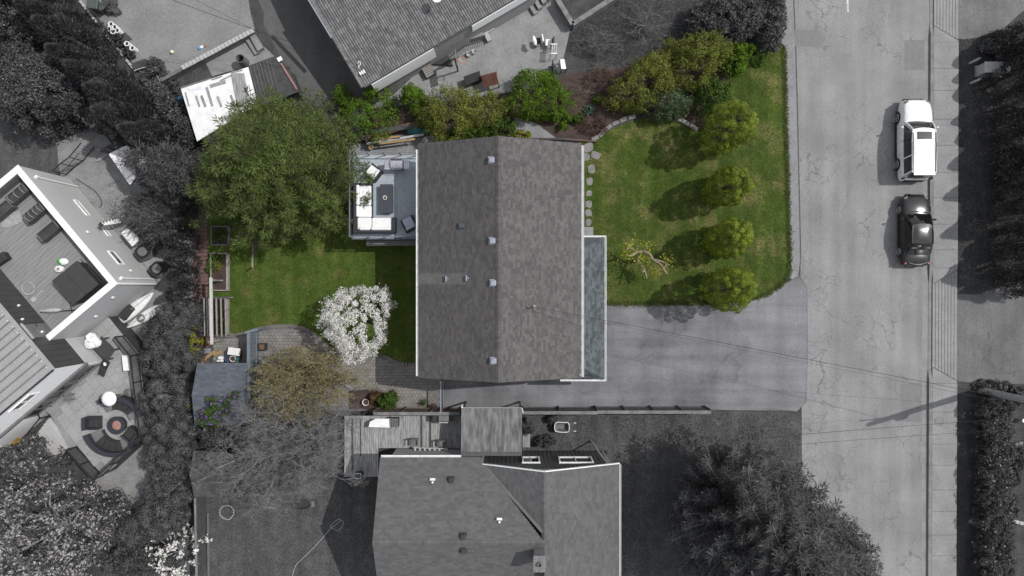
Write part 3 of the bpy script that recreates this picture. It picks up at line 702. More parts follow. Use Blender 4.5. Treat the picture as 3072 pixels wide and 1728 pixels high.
for ys_, yi_ in ((yt - .06, yt - hx), (yb + .06, yb + hx)):
    hc = MB(); ridge_caps(hc, (xo - .06, ys_, ZO + .05), (xi, yi_, ZI + .02), .13, .3); obj('hip_cap', hc, MAT['shingle_green'], por)
gutter(house, (xo + .005, yb - .05, ZO), (xo + .005, yt + .05, ZO), (1, 0, 0), 'white', .11); gutter(house, (x_sw, yb - .005, ZO), (xo + .1, yb - .005, ZO), (0, -1, 0), 'white', .11); gutter(house, (xi + .3, yt + .005, ZO), (xo + .1, yt + .005, ZO), (0, 1, 0), 'white', .11)
for y in (yt - .2, (yt + yb) / 2, yb + .25): obj('porch_post', MB().box((xo - .2, y, (ZO - .12) / 2), (.16, .16, ZO - .12)), MAT['white'], house)

# --- raised back deck
DZ = 2.3
dl, dr_, db, dt = W(1060, 0, DZ).x, XL + .5, W(0, 713, DZ).y, W(0, 466, DZ).y
deck = thing('deck', ((dl + dr_) / 2, (db + dt) / 2, 0), 'raised grey vinyl deck on the west side of the main house', 'deck')
obj('floor', MB().prism([(dl, db), (dr_ - .01, db), (dr_ - .01, dt), (dl, dt)], DZ - .12, DZ, True), MAT['deck'], deck)
obj('rim_beam', MB().bar((dl - .05, db - .1, DZ - .1), (dl - .05, dt, DZ - .1), .1, .26).bar((dl, db - .05, DZ - .1), (dr_ - .02, db - .05, DZ - .1), .1, .26), MAT['blue_fence'], deck)
for x in (dl + .1, (dl + dr_) / 2): 
    for y in (db + .1, dt - .1): obj('post', MB().box((x, y, (DZ - .13) / 2), (.14, .14, DZ - .13)), MAT['white'], deck)
RT = DZ + 1.0
corner = [(dl, dt), (dl, db), (dr_ - .9, db)]
rail = obj('railing', MB().bar((dl, dt, RT), (dl, db, RT), .06, .05).bar((dl + .03, db, RT), (dr_ - .9, db, RT), .06, .05).bar((dl + .03, dt, RT), (dr_ - .3, dt, RT), .06, .05), MAT['blue_fence'], deck)
for i in range(6):
    y = db + (dt - db) * i / 5; obj('baluster', MB().box((dl, y, DZ + .5), (.05, .05, .98)), MAT['blue_fence'], rail)
for i in range(1, 5):
    x = dl + (dr_ - .9 - dl) * i / 4; obj('baluster', MB().box((x, db, DZ + .5), (.05, .05, .98)), MAT['blue_fence'], rail)
    obj('baluster', MB().box((x, dt, DZ + .5), (.05, .05, .98)), MAT['blue_fence'], rail)
for i in range(5):
    y0, y1 = db + (dt - db) * i / 5 + .05, db + (dt - db) * (i + 1) / 5 - .05; obj('glass_panel', MB().box((dl, (y0 + y1) / 2, DZ + .5), (.012, y1 - y0, .8)), MAT['rail_glass'], rail)
lz = 1.5; la = dk(268, 1345, lz); lb = dk(915, 1435, lz)
obj('landing', MB().prism([(la.x, lb.y), (dr_ - .02, lb.y), (dr_ - .02, db - .12), (la.x, db - .12)], lz - .12, lz, True), MAT['mid'], deck)
stairs = obj('staircase', MB().bar((dr_ - .75, lb.y, lz - .2), (dr_ - .75, lb.y - 1.7, .1), .06, .2).bar((dr_ - .05, lb.y, lz - .2), (dr_ - .05, lb.y - 1.7, .1), .06, .2), MAT['black'], deck)
for i in range(6): obj('tread', MB().box((dr_ - .4, lb.y - .15 - i * .28, lz - .22 - i * .22), (.66, .26, .04)), MAT['mid'], stairs)

# --- deck furniture
def cushion(mb, x0, y0, x1, y1, z0, z1, rz=0): return mb.box(((x0 + x1) / 2, (y0 + y1) / 2, (z0 + z1) / 2), (abs(x1 - x0), abs(y1 - y0), z1 - z0), rz, .05)
A = dk(105, 585, DZ + .5); B = dk(340, 1262, DZ + .5); C = dk(660, 1050, DZ + .5)
so = thing('sectional_sofa', (A.x + .6, B.y + .6, DZ), 'charcoal wicker L-shaped sofa with white cushions on the deck', 'sofa')
x0, y1, x1, y0, x2, yc = A.x, A.y, B.x, B.y, C.x, C.y
obj('base', MB().prism([(x0, y0), (x2, y0), (x2, yc), (x1, yc), (x1, y1), (x0, y1)], DZ + .04, DZ + .32), MAT['charcoal'], so)
obj('backrest', MB().box((x0 + .07, (y0 + y1) / 2, DZ + .4), (.14, y1 - y0, .7)).box(((x0 + x2) / 2 + .07, y0 + .07, DZ + .4), (x2 - x0 - .145, .14, .7)), MAT['charcoal'], so)
obj('armrest', MB().box((x2 - .1, (y0 + yc) / 2 + .07, DZ + .32), (.2, yc - y0 - .15, .56), 0, .02), MAT['charcoal'], so); obj('armrest', MB().box(((x0 + x1) / 2 + .07, y1 - .06, DZ + .32), (x1 - x0 - .15, .12, .56), 0, .02), MAT['charcoal'], so)
yq = dk(0, 890, DZ + .5).y
for a in ((x0 + .16, yq + .01, x1 - .05, y1 - .14), (x0 + .16, yc + .01, x1 - .03, yq - .01), (x0 + .16, y0 + .16, x1 - .03, yc - .01), (x1 + .0, y0 + .16, x2 - .22, yc - .02)):
    cm = MB(); cushion(cm, *a, DZ + .33, DZ + .48); obj('seat_cushion', cm, MAT['fabric'], so, smooth=False)
for a in ((x0 + .15, yq + .02, x0 + .34, y1 - .14), (x0 + .15, yc + .02, x0 + .34, yq - .02), (x1 + .02, y0 + .15, x2 - .24, y0 + .33), (x0 + .36, y0 + .15, x1 - .05, y0 + .3)):
    cm = MB(); cushion(cm, *a, DZ + .49, DZ + .78); obj('back_cushion', cm, MAT['fabric'], so)
def armchair(c, rz, lab, fab):
    t = thing('armchair', (c.x, c.y, DZ), lab, 'armchair'); m = MB()
    ca, sa = math.cos(rz), math.sin(rz)
    def R(x, y, z): return Vector((c.x + x * ca - y * sa, c.y + x * sa + y * ca, DZ + z))
    obj('base', MB().box(R(0, 0, .18), (.82, .82, .28), rz), MAT['charcoal'], t)
    obj('backrest', MB().box(R(0, -.36, .5), (.82, .1, .36), rz), MAT['charcoal'], t)
    for s in (-1, 1): obj('armrest', MB().box(R(s * .37, .05, .42), (.08, .72, .2), rz), MAT['charcoal'], t)
    obj('seat_cushion', MB().box(R(0, .04, .41), (.64, .7, .17), rz, .05), MAT[fab], t); obj('back_cushion', MB().box(R(0, -.25, .58), (.64, .16, .3), rz, .05), MAT[fab], t)
    return t
armchair(dk(365, 440, DZ + .4), math.radians(53), 'white cushioned wicker armchair turned diagonally beside the barbecue', 'fabric')
armchair(dk(850, 1140, DZ + .4), math.radians(28), 'wicker armchair in shade close against the white roof gutter', 'fabric_shaded')
a, b = dk(452, 600, DZ + .45), dk(628, 990, DZ + .45)
tb = thing('coffee_table', ((a.x + b.x) / 2, (a.y + b.y) / 2, DZ), 'long charcoal slab coffee table in front of the sofa', 'table')
obj('table_top', MB().box(((a.x + b.x) / 2, (a.y + b.y) / 2, DZ + .42), (b.x - a.x, a.y - b.y, .07), 0, .01), M('slate_top', (.05, .055, .068), (.043, .047, .058), rough=.5), tb)
obj('body', MB().box(((a.x + b.x) / 2, (a.y + b.y) / 2, DZ + .2), (b.x - a.x - .08, a.y - b.y - .08, .37)), MAT['charcoal'], tb)
c = dk(521, 785, DZ + .5); bp_ = thing('planter_bowl', (c.x, c.y, DZ + .456), 'small round white bowl of greenery on the coffee table', 'bowl')
obj('bowl', MB().lathe([(.06, 0), (.12, .08), (.13, .1), (.105, .1), (.09, .06), (0, .06)], (c.x, c.y, DZ + .456), 16), MAT['white'], bp_, smooth=True)
obj('plant', MB().lathe([(.1, 0), (.085, .03), (.04, .05), (0, .055)], (c.x, c.y, DZ + .53), 9), M('succulent', (.1, .14, .06), (.06, .09, .04), scale=20, bump=.8), bp_)
c = dk(680, 322, DZ + .9); gr = thing('barbecue_grill', (c.x, c.y, DZ), 'stainless gas barbecue with folding side shelves at the deck edge', 'barbecue')
obj('cabinet', MB().box((c.x, c.y, DZ + .4), (.78, .5, .72), 0, .02), MAT['dark'], gr)
ld = MB(); n = 8
for i in range(n + 1):
    t = math.pi * i / n; yy, zz = c.y + .3 * math.cos(t), DZ + .8 + .27 * math.sin(t) ** .8 if 0 < i < n else DZ + .8
    ld.v += [(c.x - .36, yy, zz), (c.x + .36, yy, zz)]
ld.f = [(2 * i, 2 * i + 1, 2 * i + 3, 2 * i + 2) for i in range(n)] + [tuple(2 * i for i in range(n + 1)), tuple(2 * i + 1 for i in range(n, -1, -1))]
ldo = obj('lid', ld, MAT['steel'], gr); obj('handle', MB().tube([(c.x - .3, c.y - .34, DZ + .9), (c.x + .3, c.y - .34, DZ + .9)], .018, 8), MAT['chrome'], ldo); obj('thermometer', MB().lathe([(.03, 0), (.03, .02)], (c.x, c.y - .1, DZ + 1.045), 10), MAT['black'], ldo)
obj('lid_band', MB().box((c.x, c.y + .2, DZ + 1.0), (.68, .12, .06)), M('brown_band', (.09, .06, .055), (.06, .045, .04)), gr)
for s in (-1, 1):
    sh = obj('side_shelf', MB().box((c.x + s * .58, c.y - .02, DZ + .82), (.37, .52, .05), 0, .02), MAT['steel'], gr)
    obj('shelf_edge', MB().box((c.x + s * .58, c.y - .3, DZ + .82), (.34, .06, .08)), MAT['light'], sh)
for s in (-1, 1): obj('wheel', MB().tube([(c.x + s * .3, c.y - .2, DZ + .06), (c.x + s * .36, c.y - .2, DZ + .06)], .055, 10), MAT['black'], gr)

# --- north neighbour with the tiled roof
Ea = W(1090, 262, 3.0); E1 = Vector((.863, .505, 0)); U1 = Vector((-.505, .863, 0)).normalized(); E1.normalize()
nh = thing('tile_roof_house', Ea + E1 * 6 + U1 * 4 - Vector((0, 0, 3)), 'grey tile-roofed house standing askew at the top edge', 'house')
run, rise, Ln = 6.2, .7, 12.6
Pa, Pb = Ea, Ea + E1 * Ln; Pc, Pd = Pb + U1 * run + Vector((0, 0, rise)), Pa + U1 * run + Vector((0, 0, rise))
nb, nt_ = MB(), MB()
roof_plane(nb, nt_, Pa, Pb, Pc, Pd, .33, .155, .05, True)
nb.poly([Pd, Pc, Pb + U1 * run * 2, Pa + U1 * run * 2]); nb.poly([Pa, Pd, Pa + U1 * run * 2]); nb.poly([Pb, Pb + U1 * run * 2, Pc])
nr = obj('roof', nb, MAT['tile'], nh); obj('roof_tiles', nt_, MAT['tile'], nr, kind='stuff')
rk = MB()
for i in range(24):
    a = Pa + (Pd - Pa) * (i / 24) - E1 * .05; b = Pa + (Pd - Pa) * ((i + 1.1) / 24) - E1 * .05
    rk.tube([a + Vector((0, 0, .06)), b + Vector((0, 0, .03))], .1, 6)
obj('verge_tiles', rk, MAT['tile'], nr)
wn_ = MB().prism([Pa + E1 * .5 + U1 * .05, Pb - E1 * .3 + U1 * .05, Pb - E1 * .3 + U1 * (run * 2 - .3), Pa + E1 * .5 + U1 * (run * 2 - .3)], 0, 2.98)
obj('wall', wn_, MAT['wall_grey'], nh)
obj('white_band', MB().bar(Pa + E1 * .5 - U1 * .03 - Vector((0, 0, .9)), Pa + E1 * 4.9 - U1 * .03 - Vector((0, 0, .9)), .1, 1.5), MAT['stucco'], nh)
obj('white_band', MB().bar(Pa + E1 * 7.6 - U1 * .03 - Vector((0, 0, .6)), Pa + E1 * 12.2 - U1 * .03 - Vector((0, 0, .6)), .1, .9), MAT['stucco'], nh)
gutter(nh, Pa + E1 * .05, Pb, -U1, 'mid', .06)
window_part(nh, Pa + E1 * 10 + U1 * .18 - Vector((0, 0, 1.5)), E1, -U1, 1.2, 1.0)
obj('fascia_board', MB().bar(Pa - E1 * .12 + U1 * 3.2 + Vector((0, 0, .8)), Pa - E1 * .12 + U1 * 6.2 + Vector((0, 0, 1.8)), .07, .26), MAT['galv'], nh)
p = t01(770, 485, 3.4); wc = MB(); wc.tube(smooth_curve([p + Vector((0, 0, 0)), p + Vector((.05, .12, .12)), p + Vector((.15, .1, .1)), p + Vector((.14, -.05, .05)), p + Vector((.02, -.15, .03)), p + Vector((.1, -.25, .05))], 5), .022, 6)
obj('cable_loop', wc, MAT['white'], nh)
p = t01(803, 550, 3.25); 
for k in (-1, 0, 1): obj('insulator', MB().box(p + E1 * k * .13 + Vector((0, 0, .06)), (.1, .22, .1), .53, .02), MAT['white'], nh)
p = t01(1365, 10, 3.95); obj('satellite_dish', MB().tube([p - Vector((.12, 0, .1)), p + Vector((-.12, 0, .3))], .03, 6).lathe([(0, 0), (.2, .05), (.3, .14)], p + Vector((.05, .05, .3)), 14), MAT['white'], nh)

# --- south neighbour
Z1, Z2, Z3 = 4.5, 6.7, 6.3
xw = W(1140, 0, Z1).x; yN = W(0, 1372, Z1).y; yR = W(0, 1629, Z2).y; yS = 2 * yR - yN
xe = W(1858, 0, Z1).x; yG = W(0, 1391, Z1).y; xg = W(1633, 0, Z3).x; xv = W(1436, 0, Z1).x
sh = thing('grey_house', (1.0, yR, 0), 'grey shingle-roofed neighbour house with cross gable at the bottom edge', 'house')
sb, stb = MB(), MB()
slope = (Z2 - Z1) / (yN - yR)
J = Vector((xg, yR, Z2)); Vv = Vector((xv, yN, Z1))
# main north slope, cut by the valley towards the wing ridge
sl_w = (Z3 - Z1) / (xg - xv)
zj = Z3; yj = yN - (zj - Z1) / slope; valley_top = Vector((xg, yj, zj))
roof_plane(sb, stb, (xw, yN, Z1), (xv, yN, Z1), (xg, yR, Z2), (xw, yR, Z2), .15, .3, .012)
wingA = Vector((xv, yG, Z1)); wingR = Vector((xg, yG, Z3)); 
roof_plane(sb, stb, Vector((xv, yG, Z1)), Vector((xv, yN - .3, Z1)), Vector((xg, yj - .4, Z3)), Vector((xg, yG, Z3)), .15, .3, .012)
roof_plane(sb, stb, (xe, yS, Z1), (xe, yG, Z1), (xg, yG, Z3), (xg, yS, Z3), .15, .3, .012)
sb.add([(xw, yR, Z2), (xg, yR, Z2), (xg, yS, Z1), (xw, yS, Z1)], [(0, 1, 2, 3)])
sb2, stb2 = MB(), MB(); roof_plane(sb2, stb2, (xg, yS, Z1), (xw, yS, Z1), (xw, yR, Z2), (xg, yR, Z2), .15, .3, .012)
srf = obj('roof', sb, MAT['shingle_grey'], sh); obj('shingles', stb, MAT['shingle_grey'], srf, kind='stuff'); obj('shingles', stb2, MAT['shingle_grey'], srf, kind='stuff')
scap = MB(); ridge_caps(scap, (xw, yR, Z2), (xg, yR, Z2), .15, .18); ridge_caps(scap, (xg, yG, Z3), (xg, yR, Z3), .15, .18); obj('ridge_cap', scap, MAT['shingle_grey'], srf)
obj('valley_flashing', MB().bar((xv + .05, yN - .15, Z1 + .06), (xg - .1, yj - .3, Z3 - .02), .16, .03), MAT['mid'], srf)
obj('wall', MB().prism([(xw + .35, yN - .35), (xv + .2, yN - .35), (xv + .2, yS + .3), (xw + .35, yS + .3)], 0, Z1 - .1).prism([(xv + .21, yG - .35), (xe - .3, yG - .35), (xe - .3, yS + .3), (xv + .21, yS + .3)], 0, Z1 - .1), MAT['wall_grey'], sh)
obj('gable_wall', MB().add([(xv + .21, yG - .35, Z1 - .1), (xe - .3, yG - .35, Z1 - .1), (xg, yG - .35, Z3 - .15)], [(0, 1, 2)]).add([(xw + .35, yN - .35, Z1 - .1), (xw + .35, yS + .35, Z1 - .1), (xw + .35, yR, Z2 - .15)], [(0, 1, 2)]), MAT['wall_grey'], sh)
sdm = mesh_of('siding_board', MB().box((0, 0, 0), (.19, .05, 4.3)), MAT['wood_dark']); nbd = int((xe - .4 - xv - .3) / .26)
for i in range(nbd): piece('siding_board', sdm, sh, (xv + .4 + i * .26, yG - .32, 2.15))
gutter(sh, (xw + .05, yN + .005, Z1), (W(1383, 0, Z1).x, yN + .005, Z1), (0, 1, 0), 'gutter_white', .13); gutter(sh, (xe + .005, yS, Z1), (xe + .005, yG - .05, Z1), (1, 0, 0), 'white', .1)
obj('barge_board', MB().bar((xv - .1, yG + .02, Z1 - .05), (xg, yG + .02, Z3 - .05), .05, .16).bar((xg, yG + .021, Z3 - .05), (xe, yG + .021, Z1 - .05), .05, .16), MAT['white'], sh)
wy = yG - .28
for (xa, xb), nm in (((W(1568, 0, 2).x, W(1616, 0, 2).x), 0), ((W(1676, 0, 2).x, W(1772, 0, 2).x), 1)):
    window_part(sh, ((xa + xb) / 2, wy, 2.6), (1, 0, 0), (0, 1, 0), xb - xa, 1.3, fw=.12, mull=1)
obj('downpipe', MB().tube([(xe - .55, yG - .2, Z1 - .3), (xe - .9, yG + .1, 2.2), (xe - 1.15, yG + .35, 0)], .05, 8), MAT['light'], sh)
def on_s(u, v):
    p = W(u, v, 5.6)
    for _ in range(6):
        z = Z1 + (p.y - yN) / (yR - yN) * (Z2 - Z1) if p.y > yR else Z2 - (yR - p.y) / (yN - yR) * (Z2 - Z1); p = W(u, v, z)
    return p
for (x, y) in ((1335, 720), (1838, 1018)):
    p = on_s(768 + x * K, 1152 + y * K); obj('flue_cap', MB().box(p + Vector((0, .05, .14)), (.3, .12, .12)).tube([p + Vector((0, -.12, -.05)), p + Vector((0, -.12, .2))], .06, 8), MAT['white'], sh)
for (x, y) in ((1472, 722), (1563, 1148), (1567, 1250)):
    p = on_s(768 + x * K, 1152 + y * K); obj('roof_vent', MB().box(p, (.4, .4, .05)).box(p + Vector((0, 0, .12)), (.3, .3, .18), 0, .04), MAT['dark'], sh)
# stone chimney
p0, p1 = t22(168, 1300, 7.6), t22(246, 1410, 7.6)
ch = obj('chimney', MB().box(((p0.x + p1.x) / 2, (p0.y + p1.y) / 2, 6.6), (p1.x - p0.x, p0.y - p1.y, 2.0)), MAT['mid'], sh); obj('cap', MB().box(((p0.x + p1.x) / 2, (p0.y + p1.y) / 2, 7.64), (p1.x - p0.x + .1, p0.y - p1.y + .1, .08)), M('chimney_stone', grey(.22), grey(.12), scale=14, bump=.6), ch)
obj('pot', MB().lathe([(.14, 0), (.12, .18), (.09, .18), (.09, .02), (0, .02)], ((p0.x + p1.x) / 2, (p0.y + p1.y) / 2, 7.68), 12), MAT['mid'], ch)
# corrugated porch roof
ZC = 2.9
ca, cb = t21(1550, 182, ZC), t22(76, 540, ZC + .35)
cr = thing('corrugated_canopy', ((ca.x + cb.x) / 2, (ca.y + cb.y) / 2, 0), 'weathered corrugated sheet canopy beside the timber deck', 'canopy')
cm = MB(); nw = 54
for i in range(nw * 4 + 1):
    x = ca.x + (cb.x - ca.x) * i / (nw * 4); h = .022 * math.sin(i * math.pi / 2); cm.v += [(x, ca.y, ZC + h), (x, cb.y, ZC + .35 + h)]
cm.f = [(2 * i, 2 * i + 2, 2 * i + 3, 2 * i + 1) for i in range(nw * 4)]
obj('corrugated_sheet', cm, M('fibre_sheet', grey(.3), grey(.13), scale=1.4, spots=(grey(.35), 9, .68), stretch=((4, .8, 1), 0)), cr)
for x in (ca.x + .1, cb.x - .1):
    obj('post', MB().box((x, ca.y - .1, (ZC - .1) / 2), (.1, .1, ZC - .1)), MAT['wood_dark'], cr); obj('rafter', MB().bar((x, ca.y, ZC - .09), (x, cb.y, ZC + .24), .06, .12), MAT['wood_dark'], cr)
obj('rim', MB().bar((ca.x, ca.y + .02, ZC - .06), (cb.x, ca.y + .02, ZC - .06), .03, .1), MAT['light'], cr); obj('flashing_tip', MB().add([(ca.x, ca.y, ZC), (ca.x + .1, ca.y + .03, ZC), (ca.x + .04, ca.y + .26, ZC + .05)], [(0, 1, 2)]), MAT['white'], cr); obj('flashing_tip', MB().bar((cb.x, ca.y, ZC), (cb.x + .08, ca.y - .3, ZC - .1), .05, .02), MAT['white'], cr)
obj('back_panel', MB().prism([(ca.x, yN + .02), (cb.x, yN + .02), (cb.x, cb.y - .01), (ca.x, cb.y - .01)], ZC + .32, ZC + .36), MAT['shingle_grey'], cr)
# timber deck of the south house
TZ = .9
da = t21(668, 240, TZ); db_ = t21(920, 700, TZ); dc = t21(1550, 560, TZ)
td = thing('timber_deck', ((da.x + dc.x) / 2, (da.y + dc.y) / 2, 0), 'weathered grey timber deck behind the southern house', 'deck')
bwid = .145; Lb = da.y - (yN - .3); bm = mesh_of('board', MB().box((0, 0, 0), (bwid - .012, Lb, .04)), MAT['deck_board']); bm2 = mesh_of('board', MB().box((0, 0, 0), (bwid - .012, da.y - db_.y, .04)), MAT['deck_board'])
x = da.x + .06; i = 0
while x < dc.x:
    if x < db_.x - .02: piece('board', bm2, td, (x, (da.y + db_.y) / 2, TZ - .02 + random.uniform(0, .006)))
    else: piece('board', bm, td, (x, (da.y + yN - .3) / 2, TZ - .02 + random.uniform(0, .006)))
    x += bwid
obj('frame', MB().prism([(da.x + .05, db_.y + .05), (db_.x - .1, db_.y + .05), (db_.x - .1, yN - .3), (dc.x, yN - .3), (dc.x, da.y - .05), (da.x + .05, da.y - .05)], 0, TZ - .05), MAT['wood_dark'], td)
for zx in (728, 790): 
    p, q = t21(zx, 260, TZ + .02), t21(zx, 690 if zx == 728 else 545, TZ + .02); obj('rail', MB().bar(p, q, .07, .05), MAT['wood_dark'], td)
for zx in (1250, 1316):
    p, q = t21(zx, 240, TZ + .03), t21(zx, 545, TZ + .03); obj('batten', MB().bar(p, q, .1, .06), MAT['wood_dark'], td)
# ------------------------------------------------------------------ west neighbour: terrace block, tower, patio
LB = Vector((-23.05, .266, 0)); La = Vector((-.642, .766, 0)).normalized(); Lb_ = Vector((-.766, -.642, 0)).normalized()
def L(p, q, z=0.0): return LB + La * p + Lb_ * q + Vector((0, 0, z))
PT, TF = 4.7, 3.8
wh = thing('terrace_house', L(4, 6), 'modern house with roof terrace, white parapet and metal roof at left', 'house')
TH = .3; q1 = 5.16
obj('wall', MB().prism([L(0, 0), L(8.97, 0), L(8.97, q1), L(0, q1)], 0, TF - .05), MAT['siding'], wh)
obj('upper_wall', MB().prism([L(0, 0), L(8.97, 0), L(8.97, TH), L(0, TH)], TF - .05, PT - .06).prism([L(0, TH + .001), L(TH, TH + .001), L(TH, q1 - .01), L(0, q1 - .01)], TF - .05, PT - .06).prism([L(8.97 - TH, TH + .001), L(8.97, TH + .001), L(8.97, 14), L(8.97 - TH, 14)], 0, PT - .06), MAT['siding'], wh)
obj('parapet_cap', MB().prism([L(-.04, -.04), L(9.01, -.04), L(9.01, TH + .03), L(-.04, TH + .03)], PT - .06, PT).prism([L(-.04, TH + .031), L(TH + .03, TH + .031), L(TH + .03, q1 + .0), L(-.04, q1 + .0)], PT - .06, PT).prism([L(8.97 - TH - .03, TH + .031), L(9.01, TH + .031), L(9.01, 14), L(8.97 - TH - .03, 14)], PT - .06, PT), MAT['white'], wh)
obj('parapet_lining', MB().bar(L(TH, TH + .012, TF + .42), L(8.97 - TH, TH + .012, TF + .42), .02, .8).bar(L(TH + .012, TH + .03, TF + .42), L(TH + .012, q1 - .02, TF + .42), .02, .8).bar(L(8.97 - TH - .012, TH + .03, TF + .42), L(8.97 - TH - .012, 13, TF + .42), .02, .8), MAT['mid'], wh)
fl = obj('terrace_floor', MB().prism([L(TH, TH), L(8.97 - TH, TH), L(8.97 - TH, q1), L(TH, q1)], TF - .1, TF - .03), MAT['dark'], wh)
nb_ = 36; bl = (8.97 - 2 * TH) / nb_; tbm = mesh_of('terrace_board', MB().box((0, 0, 0), (q1 - TH - .02, bl - .01, .03)), MAT['membrane'])
for i in range(nb_): piece('terrace_board', tbm, fl, L(TH + (i + .5) * bl, (TH + q1) / 2, TF - .015), math.atan2(Lb_.y, Lb_.x))
# tower
pD, q2, ZT = -1.94, 5.17, 6.5
obj('tower_wall', MB().prism([L(pD, q2 + .02), L(12, q2 + .02), L(12, 24), L(pD, 24)], 0, ZT - .12), MAT['stucco'], wh)
nc = 34; cw = (12 - pD) / nc; cm_ = mesh_of('cladding_panel', MB().box((0, 0, 0), (cw - .02, .04, ZT - 3.3 - .15)), MAT['dark_clad'])
for i in range(nc): piece('cladding_panel', cm_, wh, L(pD + (i + .5) * cw, q2, (ZT + 3.3 - .15) / 2), math.atan2(La.y, La.x))
obj('lower_siding', MB().bar(L(pD + .02, q2 - .02, 2.4), L(-.05, q2 - .02, 2.4), .06, 1.8), MAT['siding'], wh)
rfm = obj('metal_roof', MB().prism([L(pD - .1, q2 - .12), L(12, q2 - .12), L(12, 24), L(pD - .1, 24)], ZT - .1, ZT, True), MAT['metal_roof'], wh)
sm = mesh_of('seam', MB().box((0, 0, 0), (18, .05, .06)), MAT['mid'])
for i in range(30): piece('seam', sm, rfm, L(pD + .3 + i * .45, q2 + 8.95, ZT + .025), math.atan2(Lb_.y, Lb_.x))
gutter(wh, L(pD - .1, q2 - .125, ZT - .02), L(12, q2 - .125, ZT - .02), -Lb_, 'light', .13)
fas = obj('dark_fascia', MB().bar(L(pD - .13, q2 - .1, ZT - .1), L(pD - .13, 24, ZT - .1), .05, .2), MAT['dark_clad'], wh)
lgm = mesh_of('light', MB().box((0, 0, 0), (.05, .05, .05), 0, .015), MAT['white'])
for i in range(22): piece('eave_light', lgm, wh, L(pD + .2 + i * .42, q2 + .02, ZT + .03))
# tower south-east face
obj('floor_band', MB().bar(L(pD - .06, q2, 3.2), L(pD - .06, 24, 3.2), .16, .28), MAT['mid'], wh)
window_part(wh, L(pD, 8.3, 5.1), Lb_, -La, 1.5, .8, fw=.09, mull=1, name='tower_window')
for i, q in enumerate((5.9, 7.6, 9.3)): window_part(wh, L(pD, q + .4, 2.3), Lb_, -La, 1.5, 1.5, frame='mid', fw=.1, mull=1, name='sliding_door')
window_part(wh, L(pD, 14.5, 2.2), Lb_, -La, 1.8, 1.2, fw=.12, mull=1, name='side_window')
obj('corner_trim', MB().bar(L(-.02, -.02, 0), L(-.02, -.02, PT - .07), .1, .1), MAT['white'], wh)
# wall fittings on the alley side
window_part(wh, hD(770, 455, 2.7) * 1, La, -Lb_, 1.0, .55, fw=.09, mull=0) if False else None
for p, z, w, h in ((2.05, 2.5, 1.0, .6), (4.2, 1.1, .45, .35), (6.2, 1.6, 1.2, .35)): window_part(wh, L(p, 0, z), La, -Lb_, w, h, fw=.09, mull=0)
for p, z in ((1.0, 2.2), (4.0, 3.4)):
    c = L(p, -.08, z); obj('wall_light', MB().box(c, (.16, .1, .2), math.atan2(La.y, La.x), .03), MAT['white'], wh)
for q, z in ((1.2, 3.6), (3.0, 3.0)):
    c = L(-.08, q, z); obj('wall_light', MB().box(c, (.16, .1, .2), math.atan2(Lb_.y, Lb_.x), .03), MAT['white'], wh)
for p in (.35, 8.2):
    obj('downpipe', MB().tube([L(p, -.08, 3.9), L(p, -.08, 0.1)], .05, 8).box(L(p, -.08, 3.95), (.2, .16, .2), .87, .03), MAT['white'], wh)
for z, c in ((5.5, (215, 560)), (5.0, (455, 820)), (4.6, (225, 835))):
    pass
for p, z in ((2.6, 4.9), (.6, 4.8), (1.6, 5.5)): obj('wall_light', MB().box(L(p, q2 - .08, z), (.12, .1, .14), .87, .02), MAT['white'], wh)
td_ = obj('terrace_door', MB().box(L(.75, q2 - .035, TF + 1.0), (.95, .03, 1.95), math.atan2(La.y, La.x)), MAT['mid'], wh); obj('handle', MB().box(L(1.1, q2 - .08, TF + 1.0), (.12, .04, .04), math.atan2(La.y, La.x)), MAT['black'], td_)
obj('door_head', MB().bar(L(.2, q2 - .06, TF + 2.05), L(1.3, q2 - .06, TF + 2.05), .1, .1), MAT['light'], wh)

# terrace things
ang_b = math.atan2(Lb_.y, Lb_.x)
SO = leaf_mat('planter_leaf', [(0, (.03, .035, .025)), (.6, (.06, .065, .05)), (1, (.11, .11, .1))], .2)
def planter(c, lab, hoops):
    t = thing('planter_box', (c.x, c.y, TF), lab, 'planter', 'timber planters on the terrace'); 
    def R(x, y, z): return Vector((c.x, c.y, TF + z)) - Lb_ * x + La * y
    for s in (-1, 1):
        obj('side_board', MB().bar(R(-.65, s * .27, .38), R(.65, s * .27, .38), .04, .42), MAT['wood_dark'], t); obj('end_board', MB().bar(R(s * .63, -.25, .38), R(s * .63, .25, .38), .04, .42), MAT['mid'], t)
        obj('leg', MB().bar(R(s * .58, -.2, 0), R(s * .58, -.2, .2), .07), MAT['wood_dark'], t); obj('leg', MB().bar(R(s * .58, .2, 0), R(s * .58, .2, .2), .07), MAT['wood_dark'], t)
    obj('soil', MB().poly([R(-.61, -.24, .5), R(.61, -.24, .5), R(.61, .24, .5), R(-.61, .24, .5)]), MAT['soil_grey'], t)
    for h in range(hoops):
        x = -.45 + .9 * h / max(1, hoops - 1); obj('hoop', MB().tube([R(x, .25 * math.cos(a), .52 + .25 * math.sin(a)) for a in np.linspace(0, math.pi, 9)], .012, 5), MAT['light'], t)
    return t
planter(hA(250, 520, TF + .55), 'terrace planter box with hoops, nearest the parapet corner', 3)
planter(hA(505, 800, TF + .55), 'terrace planter box with four hoops beside the pebble mat', 4)
planter(hA(725, 1075, TF + .55), 'terrace planter box without hoops, filled with bare soil', 0)
planter(hA(20, 760, TF + .55), 'terrace planter box cut by the left edge of the picture', 0)
c = [hA(x, y, TF + .012) for x, y in ((0, 900), (120, 800), (290, 770), (350, 930), (300, 950), (120, 1020), (20, 1010))]
